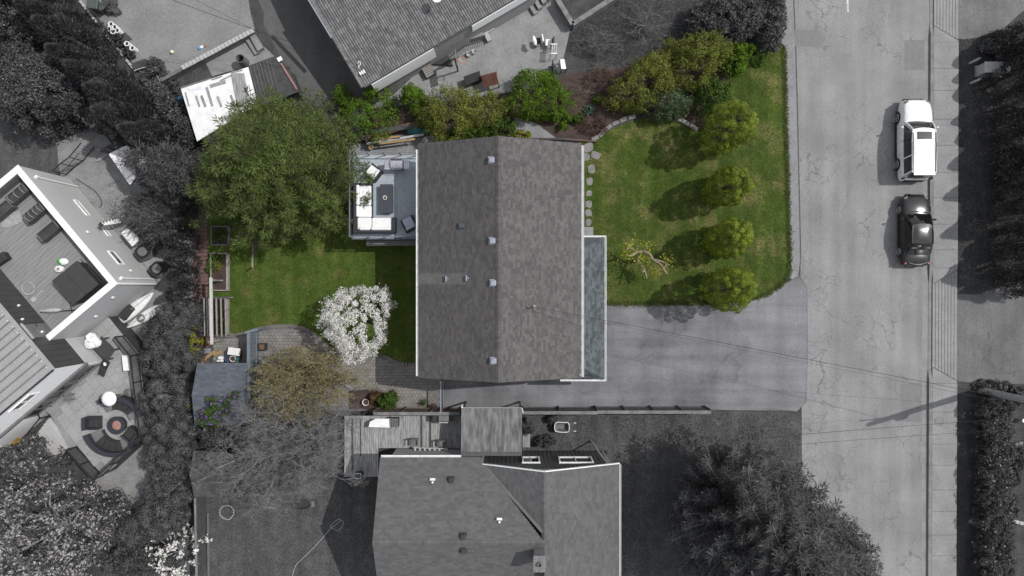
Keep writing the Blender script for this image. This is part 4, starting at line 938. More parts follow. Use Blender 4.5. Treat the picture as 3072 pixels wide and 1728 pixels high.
obj('pebble_mat', MB().prism(c, TF, TF + .03), M('pebbles', grey(.42), grey(.3), scale=9, bump=.9, bscale=30), label='pale pebble mat lying on the terrace between planters', cat='mat')
HT = [hB(x, y, TF + .85) for x, y in ((775, 375), (1160, 65), (1490, 430), (1110, 740))]
hc_ = sum(HT, Vector()) / 4; ht = thing('hot_tub', (hc_.x, hc_.y, TF), 'covered square hot tub in the corner of the roof terrace', 'hot tub')
def rr(P, r=.14, n=3):
    out = []
    for i in range(len(P)):
        a, b, c = P[i - 1], P[i], P[(i + 1) % len(P)]; u = (a - b).normalized(); v = (c - b).normalized()
        for k in range(n + 1): t = k / n; out.append(b + u * r * (1 - t) ** 2 + v * r * t ** 2)
    return out
obj('tub', MB().prism([hc_ + (p - hc_) * .96 for p in rr(HT)], TF, TF + .74), MAT['dark'], ht)
def half(i, j, k): return [HT[i], HT[j], HT[j] * .5 + HT[k] * .5, HT[i] * .5 + HT[(i - 1) % 4] * .5]
mid1, mid2 = (HT[0] + HT[1]) * .5, (HT[2] + HT[3]) * .5
for P in ((HT[0], mid1, mid2, HT[3]), (mid1, HT[1], HT[2], mid2)):
    cc = sum(P, Vector()) / 4; obj('cover_half', MB().prism([cc + (p - cc) * .985 for p in rr(list(P), .09)], TF + .745, TF + .85), M('tub_vinyl', grey(.05), grey(.042), rough=.55) if 'tub_vinyl' not in bpy.data.materials else bpy.data.materials['tub_vinyl'], ht)
obj('cover_lifter', MB().tube([HT[1] + Vector((.1, .05, -.2)), HT[1] * .6 + HT[2] * .4 + Vector((.2, .15, .1)), HT[2] + Vector((.1, .05, -.2))], .025, 6), MAT['black'], ht)
c = hB(415, 490, TF + .05); hm = MB()
for k in range(4): hm.tube([(c.x + (.36 + .03 * math.sin(k)) * math.cos(t) + .03 * k, c.y + (.33 + .02 * k) * math.sin(t), TF + .015 + .025 * k) for t in np.linspace(0, 6.1, 20)], .014, 5)
obj('hose_coil', hm, MAT['light'], label='pale coiled hose lying on the terrace boards', cat='hose', kind=None)
c = hB(505, 660, TF + .05); d_ = thing('dustpan', (c.x, c.y, TF), 'pale long-handled dustpan beside the coiled hose', 'dustpan')
obj('pan', MB().box((c.x, c.y, TF + .05), (.28, .28, .08), .8, .02), MAT['light'], d_); obj('handle', MB().tube([(c.x + .1, c.y + .1, TF + .08), hB(640, 520, TF + .3)], .015, 6), MAT['white'], d_)
for (x, y), mt, lab in (((890, 195), 'white_dirty', 'crumpled white potting soil bag by the hot tub'), ((955, 85), 'white_dirty', 'white and green soil bag by the hot tub')):
    c = hB(x, y, TF + .12); bg = thing('soil_bag', (c.x, c.y, TF), lab, 'bag'); V, F_ = [], []
    obj('bag', MB().lathe([(.2, 0), (.27, .05), (.25, .14), (.12, .19), (0, .2)], (c.x, c.y, TF), 9, 1.1, .8), MAT[mt], bg)
    if 'green' in lab: obj('stripe', MB().box((c.x - .22, c.y - .02, TF + .1), (.16, .42, .14), .7, .04), MAT['bag_green'], bg)
    else: obj('label_patch', MB().box((c.x, c.y, TF + .19), (.16, .12, .03), .5), MAT['terracotta'], bg)
a, b = hB(610, 845, TF + .2), hB(1150, 815, TF + .2); ub = thing('folded_umbrella', (a.x, a.y, TF), 'folded pale umbrella lying on the terrace beside the hot tub', 'umbrella')
obj('pole', MB().tube([a, b], .025, 6), MAT['black'], ub); obj('canopy', MB().tube([a + (b - a) * t + Vector((0, .06, .05)) for t in (.02, .2, .45, .6)], [.05, .12, .14, .06], 7), MAT['light'], ub)
p = hB(1060, 800, TF + .3); obj('stand', MB().tube([p + Vector((0, .35, 0)), p - Vector((0, .3, .2))], .02, 6), MAT['black'], ub)
c = hB(40, 50, TF + .4); bn = thing('terrace_bench', (c.x, c.y, TF), 'dark box bench at the left picture edge of the terrace', 'bench')
obj('seat', MB().box((c.x - .2, c.y, TF + .42), (.9, .5, .06), .6), MAT['dark'], bn); obj('body', MB().box((c.x - .2, c.y, TF + .2), (.86, .46, .38), .6), MAT['black'], bn)

# raised patio
PZ = 1.5
R_ = [W(343, 1011, 2.5), W(389, 1068, 2.5), W(419, 1311, 2.5), W(278, 1440, 2.5), W(199, 1351, 2.5)]
R_ = [Vector((p.x, p.y, 0)) for p in R_]
stt, stl = W(155, 1250, PZ), W(212, 1320, PZ)
PP = [L(-.03, 3.2), R_[0], R_[1], R_[2], R_[3], R_[4], W(205, 1345, PZ), W(150, 1245, PZ), W(118, 1220, PZ), L(pD - .15, 9.6), L(pD - .15, q2), L(-.03, q2)]
pa = thing('patio', sum(PP, Vector()) / len(PP), 'raised pale stone-slab patio with dark retaining wall beside the terrace house', 'patio')
obj('retaining_wall', MB().prism(PP, 0, PZ - .06), MAT['dark_clad'], pa); 
ex = Vector((.62, -.78, 0)); ey = Vector((.78, .62, 0)); rowy = -9.0; k = 0
sl = {w: mesh_of('paving_slab', MB().box((0, 0, 0), (w - .015, .585, .05), 0, .006), MAT['patio']) for w in (.6, .9, 1.2)}
c0 = W(250, 1200, PZ); pxs = [(p.x, p.y) for p in PP]
while rowy < 9:
    x = -9.0 + random.random()
    while x < 9:
        w = random.choice((.6, .9, .9, 1.2)); c = c0 + ex * (x + w / 2) + ey * rowy
        cor = np.array([[*(c + ex * sx * w * .4 + ey * sy * .24)[:2]] for sx in (-1, 1) for sy in (-1, 1)])
        if in_poly(pxs, cor[:, 0], cor[:, 1]).all(): piece('paving_slab', sl[w], pa, (c.x, c.y, PZ - .025 + random.uniform(0, .004)), math.atan2(ex.y, ex.x))
        x += w
    rowy += .6
obj('slab_bed', MB().sheet(PP, PZ - .045), MAT['concrete'], pa)
rl = thing('glass_railing', R_[2] + Vector((0, 0, PZ)), 'black post and rail balustrade with glass panels round the patio', 'railing')
for a, b in zip(R_[:-1], R_[1:]):
    z = Vector((0, 0, 1)); obj('top_rail', MB().bar(a + z * 2.5, b + z * 2.5, .09, .06), MAT['black'], rl); obj('bottom_rail', MB().bar(a + z * 1.6, b + z * 1.6, .06, .06), MAT['black'], rl)
    n = max(1, int(round((b - a).length / 1.5)))
    for i in range(n + 1):
        p = a + (b - a) * i / n
        if i < n or b is R_[-1]: obj('post', MB().bar(p + z * 1.4, p + z * 2.47, .07), MAT['black'], rl)
        if i < n:
            q = a + (b - a) * (i + 1) / n; d = (q - p).normalized() * .06; obj('glass_panel', MB().bar(p + d + z * 2.05, q - d + z * 2.05, .012, .8), MAT['rail_glass'], rl)
# patio steps (pale timber treads going down to the west)
s0, s1 = hC(750, 985, PZ), hC(1090, 1370, PZ); dirn = Vector((-(s1 - s0).y, (s1 - s0).x, 0)).normalized(); dirn = dirn if dirn.x < 0 else -dirn
stp = thing('patio_steps', ((s0.x + s1.x) / 2, (s0.y + s1.y) / 2, 0), 'pale wide timber steps descending from the patio past the magnolia', 'steps')
for i in range(7):
    a, b = s0 + dirn * (.08 + .36 * i), s1 + dirn * (.08 + .36 * i); z = PZ - .1 - .17 * i
    obj('tread', MB().prism([a, b, b + dirn * .345, a + dirn * .345], z - .3, z), MAT['light'], stp)
for a, b in (((560, 900), (600, 1000)), ((600, 1000), (320, 1340))):
    obj('handrail', MB().bar(hC(*a, PZ + .9), hC(*b, PZ + .3), .06, .06), MAT['black'], stp)
for x, y, z in ((600, 1000, PZ + .9), (320, 1340, PZ + .3)):
    p = hC(x, y, z); obj('post', MB().bar(p, p - Vector((0, 0, z - .2)), .06), MAT['black'], stp)
# fire pit and curved seats
fc = t20(878, 313, PZ + .35); fp = thing('fire_pit', (fc.x, fc.y, PZ), 'round charcoal fire pit table with pink lava-rock centre', 'fire pit')
obj('ring', MB().lathe([(.5, 0), (.55, .3), (.57, .36), (.31, .36), (.3, .28)], (fc.x, fc.y, PZ), 28), MAT['charcoal'], fp); obj('lava_bed', MB().lathe([(.3, .3), (.2, .33), (0, .34)], (fc.x, fc.y, PZ), 20), MAT['terracotta'], fp)
SEATM = M('rattan', grey(.045), grey(.025), rough=.8, scale=18, bump=.6, bscale=40)
def curved_sofa(a0, a1, lab):
    t = thing('curved_sofa', (fc.x, fc.y, PZ), lab, 'sofa'); n = 14
    def ringseg(r0, r1, z0, z1, b0, b1):
        m = MB(); an = np.linspace(b0, b1, n)
        for a in an:
            for r, z in ((r0, z0), (r1, z0), (r1, z1), (r0, z1)): m.v.append((fc.x + r * math.cos(a), fc.y + r * math.sin(a), PZ + z))
        for i in range(n - 1):
            for j in range(4): m.f.append((4 * i + j, 4 * i + (j + 1) % 4, 4 * i + 4 + (j + 1) % 4, 4 * i + 4 + j))
        m.f += [(3, 2, 1, 0), (4 * n - 4, 4 * n - 3, 4 * n - 2, 4 * n - 1)]; return m
    obj('base', ringseg(.98, 1.75, 0, .34, a0, a1), MAT['dark'], t); obj('backrest', ringseg(1.62, 1.9, .0, .78, a0, a1), MAT['charcoal'], t)
    d = (a1 - a0) * .2
    for e0, e1 in ((a0, a0 + d), (a1 - d, a1)): obj('side_table', ringseg(.96, 1.61, .34, .44, e0, e1), MAT['mid'], t)
    k = 4; w = (a1 - a0 - 2 * d) / k
    for i in range(k): obj('seat_cushion', ringseg(1.0, 1.6, .34, .44, a0 + d + i * w + .012, a0 + d + (i + 1) * w - .012), SEATM, t)
curved_sofa(math.radians(20), math.radians(122), 'curved rattan sofa north-east of the fire pit, under the heater')
curved_sofa(math.radians(197), math.radians(310), 'curved rattan sofa south-west of the fire pit')
def club(c, rz, lab):
    t = thing('rattan_chair', (c.x, c.y, PZ), lab, 'armchair', 'rattan armchairs round the fire pit'); ca, sa = math.cos(rz), math.sin(rz)
    def R(x, y, z): return Vector((c.x + x * ca - y * sa, c.y + x * sa + y * ca, PZ + z))
    obj('base', MB().box(R(0, 0, .17), (.86, .8, .34), rz), MAT['dark'], t); obj('seat', MB().box(R(.08, 0, .39), (.58, .56, .1), rz, .03), SEATM, t); obj('backrest', MB().box(R(-.36, 0, .5), (.16, .8, .5), rz, .03), MAT['charcoal'], t)
    for s in (-1, 1): obj('armrest', MB().box(R(.07, s * .35, .44), (.7, .1, .24), rz, .02), MAT['charcoal'], t)
club(t20(690, 297, PZ + .45), 0, 'square rattan armchair west of the fire pit'); club(t20(985, 388, PZ + .45), math.radians(140), 'square rattan armchair between fire pit and glass railing')
hb = t20(972, 70, PZ); ph = thing('patio_heater', (hb.x, hb.y, PZ), 'mushroom patio heater with white dome above the curved sofa', 'heater')
obj('base', MB().lathe([(.3, 0), (.32, .05), (.28, .08), (.06, .12)], hb, 20), MAT['mid'], ph); obj('pole', MB().tube([hb + Vector((0, 0, .05)), hb + Vector((0, 0, 2.1))], .045, 8), MAT['mid'], ph); obj('burner', MB().lathe([(.1, 0), (.1, .25), (.05, .27)], hb + Vector((0, 0, 1.75)), 12), MAT['steel'], ph)
obj('reflector', MB().lathe([(.44, 0), (.45, .03), (.36, .1), (.2, .15), (0, .17)], hb + Vector((0, 0, 2.1)), 28), MAT['white'], ph, smooth=True)
c = t20(512, 100, PZ + .4); gs = thing('slatted_stool', (c.x, c.y, PZ), 'small slatted grey stool standing alone on the patio', 'stool')
for i in range(5): obj('slat', MB().box((c.x, c.y + .18 - .09 * i, PZ + .42), (.44, .075, .03)), MAT['mid'], gs)
for sx in (-1, 1):
    for sy in (-1, 1): obj('leg', MB().bar((c.x + sx * .18, c.y + sy * .16, PZ), (c.x + sx * .18, c.y + sy * .16, PZ + .4), .04), MAT['dark'], gs)
c = hE(830, 780, PZ + .4); cl = thing('cooler_box', (c.x, c.y, PZ), 'long white cooler box standing against the patio railing', 'cooler')
obj('body', MB().box((c.x, c.y, PZ + .17), (.38, .92, .34), .12, .04), MAT['mid'], cl); obj('lid', MB().box((c.x, c.y, PZ + .4), (.44, 1.0, .1), .12, .06), MAT['white'], cl)
c = hE(440, 830, PZ + .3); lg = thing('lounge_chair', (c.x, c.y, PZ), 'dark low sling chair with a white tag near the patio door', 'chair')
obj('seat', MB().bar(hE(380, 1000, PZ + .2), hE(430, 860, PZ + .35), .42, .08), MAT['dark'], lg); obj('backrest', MB().bar(hE(432, 855, PZ + .36), hE(490, 730, PZ + .75), .46, .08), MAT['dark'], lg); obj('tag', MB().box(hE(450, 800, PZ + .66), (.16, .2, .02), .2), MAT['white'], lg)
dt4 = [hE(x, y, PZ + .72) for x, y in ((240, 510), (390, 290), (640, 540), (420, 720))]
dtt = thing('dining_table', sum(dt4, Vector()) / 4 - Vector((0, 0, .72)), 'dark slatted outdoor table with benches beside the white wall', 'table')
cc = sum(dt4, Vector()) / 4; e1 = (dt4[2] - dt4[1]); e2 = (dt4[0] - dt4[1])
for i in range(9):
    a = dt4[1] + e2 * (i / 9 + .005); b = a + e2 * (1 / 9 - .012); obj('slat', MB().prism([a, a + e1, b + e1, b], PZ + .68, PZ + .72), MAT['dark_clad'], dtt)
for f, g in ((.1, .1), (.9, .1), (.1, .9), (.9, .9)):
    p = dt4[1] + e1 * f + e2 * g; obj('leg', MB().bar((p.x, p.y, PZ), (p.x, p.y, PZ + .68), .08), MAT['dark_clad'], dtt)
cv = MB(); c = hE(210, 390, PZ + .85); n = 14
for r, z in ((.5, .0), (.48, .18), (.4, .32), (.22, .4), (0, .42)):
    for j in range(n): t = 6.283 * j / n; k = 1 + .16 * math.sin(3 * t + r * 5) + .1 * math.sin(7 * t); cv.v.append((c.x + r * k * math.cos(t), c.y + r * k * math.sin(t), PZ + .74 + z * .7 + .05 * math.sin(5 * t + 9 * r)))
for i in range(4):
    for j in range(n): cv.f.append((i * n + j, i * n + (j + 1) % n, (i + 1) * n + (j + 1) % n, (i + 1) * n + j))
obj('crumpled_cover', cv, MAT['white_dirty'], label='crumpled white cloth cover heaped on the dark outdoor table', cat='cover')
c = hE(995, 745, .9); obj('pink_bucket', MB().lathe([(.07, 0), (.13, .25), (.14, .25), (.12, .23), (.06, .03), (0, .03)], (c.x, c.y, PZ - .1 + .1), 12), MAT['pink'], label='small pink bucket behind the patio railing glass', cat='bucket')
c = hE(1165, 280, .3); obj('orange_traffic_cone', MB().lathe([(.14, 0), (.14, .03), (.09, .04), (.03, .42), (0, .43)], (c.x, c.y, .01), 10), MAT['orange'], label='small orange cone on the gravel at the hedge foot', cat='cone')
# potted flame plant etc. by the steps
c = hC(265, 1340, .4); pt = thing('flame_plant', (c.x, c.y, 0), 'orange and yellow flame shrub below the patio steps', 'plant')
FL = leaf_mat('flame_leaf', [(0, (.45, .16, .03)), (.5, (.5, .3, .08)), (1, (.55, .45, .2))], .3)
# alley things
def heat_pump(c, lab):
    t = thing('heat_pump', (c.x, c.y, 0), lab, 'heat pump', 'heat pumps along the white wall'); r = math.atan2(La.y, La.x)
    sq = [c + La * a * .4 + Lb_ * b * .4 for a, b in ((-1, -1), (1, -1), (1, 1), (-1, 1))]; sq = [Vector((p.x, p.y, 0)) for p in sq]
    obj('casing', MB().prism(rr(sq, .2), .05, .98), MAT['dark'], t)
    for i in range(8): 
        z = .14 + i * .1; m = MB(); ring = rr([Vector((c.x, c.y, 0)) + (p - Vector((c.x, c.y, 0))) * 1.03 for p in sq], .2); m.tube([(p.x, p.y, z) for p in ring], .014, 4, closed=True); obj('louvre', m, MAT['mid'], t)
    ring = rr([Vector((c.x, c.y, 0)) + (p - Vector((c.x, c.y, 0))) * .86 for p in sq], .22); obj('top_rim', MB().tube([(p.x, p.y, 1.0) for p in ring], .05, 6, closed=True), MAT['black'], t)
    obj('fan_grille', MB().lathe([(.3, 0), (.28, .02), (.06, .03), (0, .04)], (c.x + .02, c.y, .98), 18), MAT['mid'], t)
heat_pump(hD(1140, 375, .95), 'dark heat pump next to the white storage box'); heat_pump(hD(1355, 635, .95), 'dark heat pump nearest the white corner trim')
pad = [hD(x, y) for x, y in ((900, -40), (1100, 20), (1400, 400), (1620, 640), (1420, 830), (1380, 840), (800, 60))]
obj('equipment_pad', MB().prism(pad, 0, .05), MAT['concrete'], label='thin concrete pad under the heat pumps beside the wall', cat='pad')
c = hD(965, 150, .7); wb = thing('storage_box', (c.x, c.y, 0), 'white rounded storage box beside the heat pumps', 'box'); r = math.atan2(La.y, La.x)
obj('body', MB().box((c.x, c.y, .37), (1.1, .62, .62), r, .06), MAT['light'], wb); obj('lid', MB().box((c.x, c.y, .73), (1.14, .66, .1), r, .05), MAT['white'], wb)
sl_ = thing('stepladder', hD(620, -100), 'aluminium stepladder leaning on the white wall by the hose', 'ladder')
a, b = hA(1500, 960, 2.3), hA(1790, 870, .1); a2, b2 = hA(1545, 1000, 2.3), hA(1850, 950, .1)
obj('stile', MB().bar(a, b, .05, .1), MAT['mid'], sl_); obj('stile', MB().bar(a2, b2, .05, .1), MAT['mid'], sl_)
for i in range(6): f = (i + .6) / 6.4; obj('tread', MB().bar(a + (b - a) * f, a2 + (b2 - a2) * f, .16, .03), MAT['white'], sl_)
obj('top_cap', MB().bar(a, a2, .22, .1), MAT['dark'], sl_)
def kayak(a, b, w, lab):
    a, b = Vector(a), Vector(b); t = thing('kayak', ((a.x + b.x) / 2, (a.y + b.y) / 2, 0), lab, 'kayak', 'kayaks stored beside the hedge'); d = (b - a); s = d.normalized().cross(Vector((0, 0, 1))); n = 14; m = MB()
    for i in range(n + 1):
        f = i / n; k = math.sin(math.pi * (f * .96 + .02)) ** .75 * w / 2; p = a + d * f
        for e, h in ((-1, .22), (-.75, .36), (0, .42), (.75, .36), (1, .22), (.6, .06), (-.6, .06)): m.v.append(tuple(Vector((p.x, p.y, 0)) + s * e * k + Vector((0, 0, .08 + h * (.55 + .45 * math.sin(math.pi * f)) + .1 * abs(2 * f - 1) ** 3))))
    for i in range(n):
        for j in range(7): m.f.append((7 * i + j, 7 * i + (j + 1) % 7, 7 * i + 7 + (j + 1) % 7, 7 * i + 7 + j))
    obj('hull', m, MAT['white_dirty'], t, smooth=True); obj('seam_line', MB().tube([a + d * .03 + Vector((0, 0, .52)), a + d * .5 + Vector((0, 0, .53)), a + d * .97 + Vector((0, 0, .52))], .014, 5), MAT['mid'], t)
    c = a + d * .62; obj('cockpit', MB().lathe([(.26, 0), (.28, .04), (.2, .05), (.18, -.02), (0, -.02)], (c.x, c.y, .49), 14), MAT['mid'], t)
kayak(hD(1345, 1000), hD(720, 1520), .85, 'white kayak lying closest to the terrace house wall'); kayak(hD(1565, 1140), hD(950, 1520), .7, 'white kayak half hidden under the clipped hedge')
c = hD(920, 1290, .5); cb_ = thing('black_cabinet', (c.x, c.y, 0), 'black low cabinet standing between wall and kayak', 'cabinet'); obj('body', MB().box((c.x, c.y, .32), (.5, .95, .62), -.7), MAT['black'], cb_); obj('lid', MB().box((c.x, c.y, .66), (.54, 1.0, .05), -.7), MAT['dark'], cb_); obj('handle', MB().box(hD(985, 1240, .7), (.14, .03, .03), -.2), MAT['light'], cb_)
# wire fence and gate north of the terrace house, cabinets and the white shed
fz = thing('mesh_gate', hA(1100, 200), 'black framed wire mesh gate panels across the gravel alley', 'gate')
P_ = [hA(945, 205), hA(1060, 95), hA(1190, 0), W(278, 440)]; P2 = [hA(1095, 245), hA(1230, 130), hA(1350, 40), W(300, 445)]
gpts = [hA(1020, 225), hA(1145, 112), hA(1270, 20), W(287, 443)]
for i in range(3):
    a, b = gpts[i], gpts[i + 1]; z = Vector((0, 0, 1))
    obj('frame', MB().bar(a + z * 1.5, b + z * 1.5, .05).bar(a + z * .15, b + z * .15, .05).bar(a + z * .18, a + z * 1.47, .05), MAT['black'], fz)
    for k in range(1, 6): p = a + (b - a) * k / 6; obj('wire', MB().bar(p + z * .2, p + z * 1.45, .012), MAT['black'], fz)
ws = [pG(x, y, 2.0) for x, y in ((415, 620), (875, 400), (1100, 760), (790, 1165))]; wsc = sum(ws, Vector()) / 4
wsd = thing('white_shed', (wsc.x, wsc.y, 0), 'small shed with bright white roof half under the grey tree', 'shed'); obj('wall', MB().prism([wsc + (p - wsc) * .94 for p in ws], 0, 1.93), MAT['wall_grey'], wsd); obj('roof', MB().prism(ws, 1.94, 2.0, True), MAT['white'], wsd); obj('trim', MB().bar(ws[0], ws[3], .06, .08).bar(ws[0] + Vector((.03, .01, 0)), ws[1], .06, .08), MAT['white'], wsd)
for k, (x0, y0, x1, y1) in enumerate(((130, 420, 350, 270), (420, 300, 690, 80))):
    a, b = pG(x0, y0, 1.2), pG(x1, y1, 1.2); c = (a + b) / 2; r = math.atan2((b - a).y, (b - a).x)
    cbn = thing('garden_cabinet', (c.x, c.y, 0), ('grey garden cabinet nearest the mesh gate', 'grey garden cabinet nearest the dark cypress row')[k], 'cabinet'); obj('body', MB().box((c.x + .1, c.y - .2, .58), ((b - a).length, .7, 1.14), r), MAT['mid'], cbn); obj('lid', MB().box((c.x + .1, c.y - .2, 1.18), ((b - a).length + .06, .76, .06), r), MAT['mid'], cbn)
    obj('door_line', MB().bar((c.x + .1 + math.sin(r) * .36, c.y - .2 - math.cos(r) * .36, .1), (c.x + .1 + math.sin(r) * .36, c.y - .2 - math.cos(r) * .36, 1.1), .03), MAT['dark'], cbn)
ldr = thing('extension_ladder', pG(400, 560), 'pale ladder lying flat on the gravel next to the white shed', 'ladder')
a, b = pG(175, 745, .15), pG(615, 360, .15); a2, b2 = pG(220, 745, .15), pG(665, 365, .15); obj('stile', MB().bar(a, b, .05, .09), MAT['light'], ldr); obj('stile', MB().bar(a2, b2, .05, .09), MAT['light'], ldr)
for i in range(14): f = (i + .5) / 14; obj('rung', MB().bar(a + (b - a) * f, a2 + (b2 - a2) * f, .03, .03), MAT['mid'], ldr)
hs_ = smooth_curve([hA(x, y, .05) for x, y in ((1150, 280), (1300, 380), (1430, 470), (1500, 560), (1535, 650), (1500, 720))], 6)
obj('black_hose', MB().tube(hs_, .02, 5), MAT['black'], label='thin black hose curving along the gravel by the wall', cat='hose')
# ------------------------------------------------------------------ cars
def car(name, label, cx, cy, Ln, Wd, Ht, paint, kind):
    """front towards +y; lofted lower body, separate glass house, roof, wheels, lamps"""
    t = thing(name, (cx, cy, 0), label, 'car'); hw = Wd / 2; suv = kind == 'suv'
    zb = 1.1 if suv else .84; hood = 1.2 if suv else .86; tail = 1.15 if suv else .93
    # stations: y fraction from rear(-.5) to front(.5): half width factor, top z, crown
    st = [(-.5, .72, .55, .8), (-.488, .84, zb * .82, 1), (-.46, .93, tail - .02, 1), (-.36, .985, tail, 1), (-.15, 1.0, zb, 1), (.1, 1.0, zb, 1), (.22, .99, hood + .02, 1), (.34, .96, hood - .02, 1), (.43, .89, hood - .1, 1), (.475, .78, hood - .2, 1), (.5, .62, .5, .9)]
    sec = [(-.84, .0, .22), (-1, .12, .3), (-1.0, .0, .62), (-.955, -.08, 1), (-.80, -.015, 1), (-.4, .015, 1), (0, .03, 1)]
    full = sec + [(-a, b, c) for a, b, c in sec[-2::-1]]
    m = MB(); ns = len(full)
    for f, wf, zt, k in st:
        for a, dz, c in full:
            z = .24 + (zt - .24) * c + dz * (1 if c == 1 else 0)
            if c < .5: z = .24 if c < .25 else .34
            m.v.append((cx + a * hw * wf, cy + f * Ln, z))
    for i in range(len(st) - 1):
        for j in range(ns - 1): m.f.append((ns * i + j, ns * i + ns + j, ns * i + ns + j + 1, ns * i + j + 1))
    m.f += [tuple(range(ns)), tuple(range(ns * len(st) - 1, ns * len(st) - ns - 1, -1))]
    body = obj('body', m, MAT[paint], t, smooth=True); sm = body.modifiers.new('sub', 'SUBSURF'); sm.levels = 2; sm.render_levels = 2
    # glass house
    if suv: yb, yf, rb, rf, rw, bw = -.475, .205, -.43, .085, .74, .93
    else: yb, yf, rb, rf, rw, bw = -.365, .215, -.19, .055, .70, .93
    zr = Ht - .06
    def base(f, s): return Vector((cx + s * hw * bw * (.97 if f > .1 or f < -.4 else 1), cy + f * Ln, zb - .03))
    def top(f, s): return Vector((cx + s * hw * rw * (.96 if f > 0 else 1), cy + f * Ln, zr))
    def panel(nm, P, mt, off=0.0, par=t): return obj(nm, MB().poly(P), MAT[mt], par)
    nx = 7
    def curved(nm, f0, z0, w0, f1, z1, w1, bulge, mt):
        mm = MB()
        for i in range(5):
            v = i / 4
            for j in range(nx):
                s = -1 + 2 * j / (nx - 1); w = w0 + (w1 - w0) * v
                mm.v.append((cx + s * w, cy + (f0 + (f1 - f0) * v) * Ln + bulge * (1 - s * s), z0 + (z1 - z0) * v + .05 * math.sin(math.pi * v)))
        for i in range(4):
            for j in range(nx - 1): mm.f.append((i * nx + j, i * nx + j + 1, (i + 1) * nx + j + 1, (i + 1) * nx + j))
        return obj(nm, mm, MAT[mt], t, smooth=True)
    curved('windscreen', yf, zb - .02, hw * bw * .93, rf, zr, hw * rw * .94, .12, 'car_glass')
    curved('rear_window', yb, zb + (.02 if suv else 0), hw * bw * .9, rb, zr, hw * rw * .95, -.06, 'car_glass')
    for s in (-1, 1):
        cuts = [(yf - .02, rf - .015), (-.03, -.03), (-.245, -.22), (yb + .03, rb + .02)] if suv else [(yf - .02, rf - .02), (-.045, -.045), (-.27, -.18), (yb + .03, rb + .02)]
        for (b0, t0), (b1, t1) in zip(cuts[:-1], cuts[1:]):
            panel('side_window', [base(b0 - .008, s), base(b1 + .008, s), top(t1 + .006, s) - Vector((0, 0, .04)), top(t0 - .006, s) - Vector((0, 0, .04))], 'car_glass')
        for b0, t0 in cuts[1:]: obj('pillar', MB().bar(base(b0, s) + Vector((s * .004, 0, 0)), top(t0, s) + Vector((s * .004, 0, -.03)), .07 if suv else .05, .05, up=(1, 0, 0)), MAT[paint if (b0 < -.1) else 'black'], t)
        obj('pillar', MB().tube([base(yf, s) + Vector((0, .02, 0)), (base(yf, s) + top(rf, s)) / 2 + Vector((0, .04, .03)), top(rf, s)], .045, 6), MAT[paint], t)
        obj('roof_edge', MB().tube([top(rf, s) + Vector((0, 0, 0)), top(-.05, s) + Vector((s * .02, 0, .02)), top(-.2, s) + Vector((s * .015, 0, .02)), top(rb, s)], .045, 6), MAT[paint], t)
    # roof skin
    rm = MB(); nyr = 9
    for i in range(nyr):
        f = rb + (rf - rb) * i / (nyr - 1)
        for j in range(nx):
            s = -1 + 2 * j / (nx - 1); rm.v.append((cx + s * hw * rw * (.97 if i in (0, nyr - 1) else 1.0), cy + f * Ln + (.1 * (1 - s * s) if i == nyr - 1 else (-.05 * (1 - s * s) if i == 0 else 0)), zr + .07 * (1 - s * s * s * s) * (1 - abs(2 * i / (nyr - 1) - 1) ** 3 * .8)))
    for i in range(nyr - 1):
        for j in range(nx - 1): rm.f.append((i * nx + j, i * nx + j + 1, (i + 1) * nx + j + 1, (i + 1) * nx + j))
    roof = obj('roof', rm, MAT[paint], t, smooth=True)
    if suv:
        obj('sunroof', MB().box((cx, cy + (rf - .075) * Ln, zr + .065), (.92, .48, .02), 0, .008), MAT['car_glass'], roof)
        for s in (-1, 1): obj('roof_rail', MB().tube([(cx + s * hw * rw * .97, cy + rb * Ln * .98, zr + .04), (cx + s * hw * rw * .99, cy - .1 * Ln, zr + .1), (cx + s * hw * rw * .97, cy + (rf - .04) * Ln, zr + .05)], .022, 6), MAT['black'], roof)
        obj('spoiler', MB().box((cx, cy + (rb - .012) * Ln, zr + .03), (hw * 1.35, .22, .05), 0, .02), MAT[paint], roof)
    # interior
    obj('dashboard', MB().box((cx, cy + (yf - .06) * Ln, zb - .05), (hw * 1.6, .5, .16), 0, .04), MAT['dark'], t)
    for s in (-1, 1):
        for f in (-.02, -.2): obj('seat', MB().box((cx + s * .38, cy + f * Ln, .75), (.48, .5, .3), 0, .06).box((cx + s * .38, cy + (f - .05) * Ln, 1.02), (.46, .16, .5), 0, .05), MAT['seat'], t)
    # wheels
    rwh = .37 if suv else .32; wbs = .29 if suv else .298
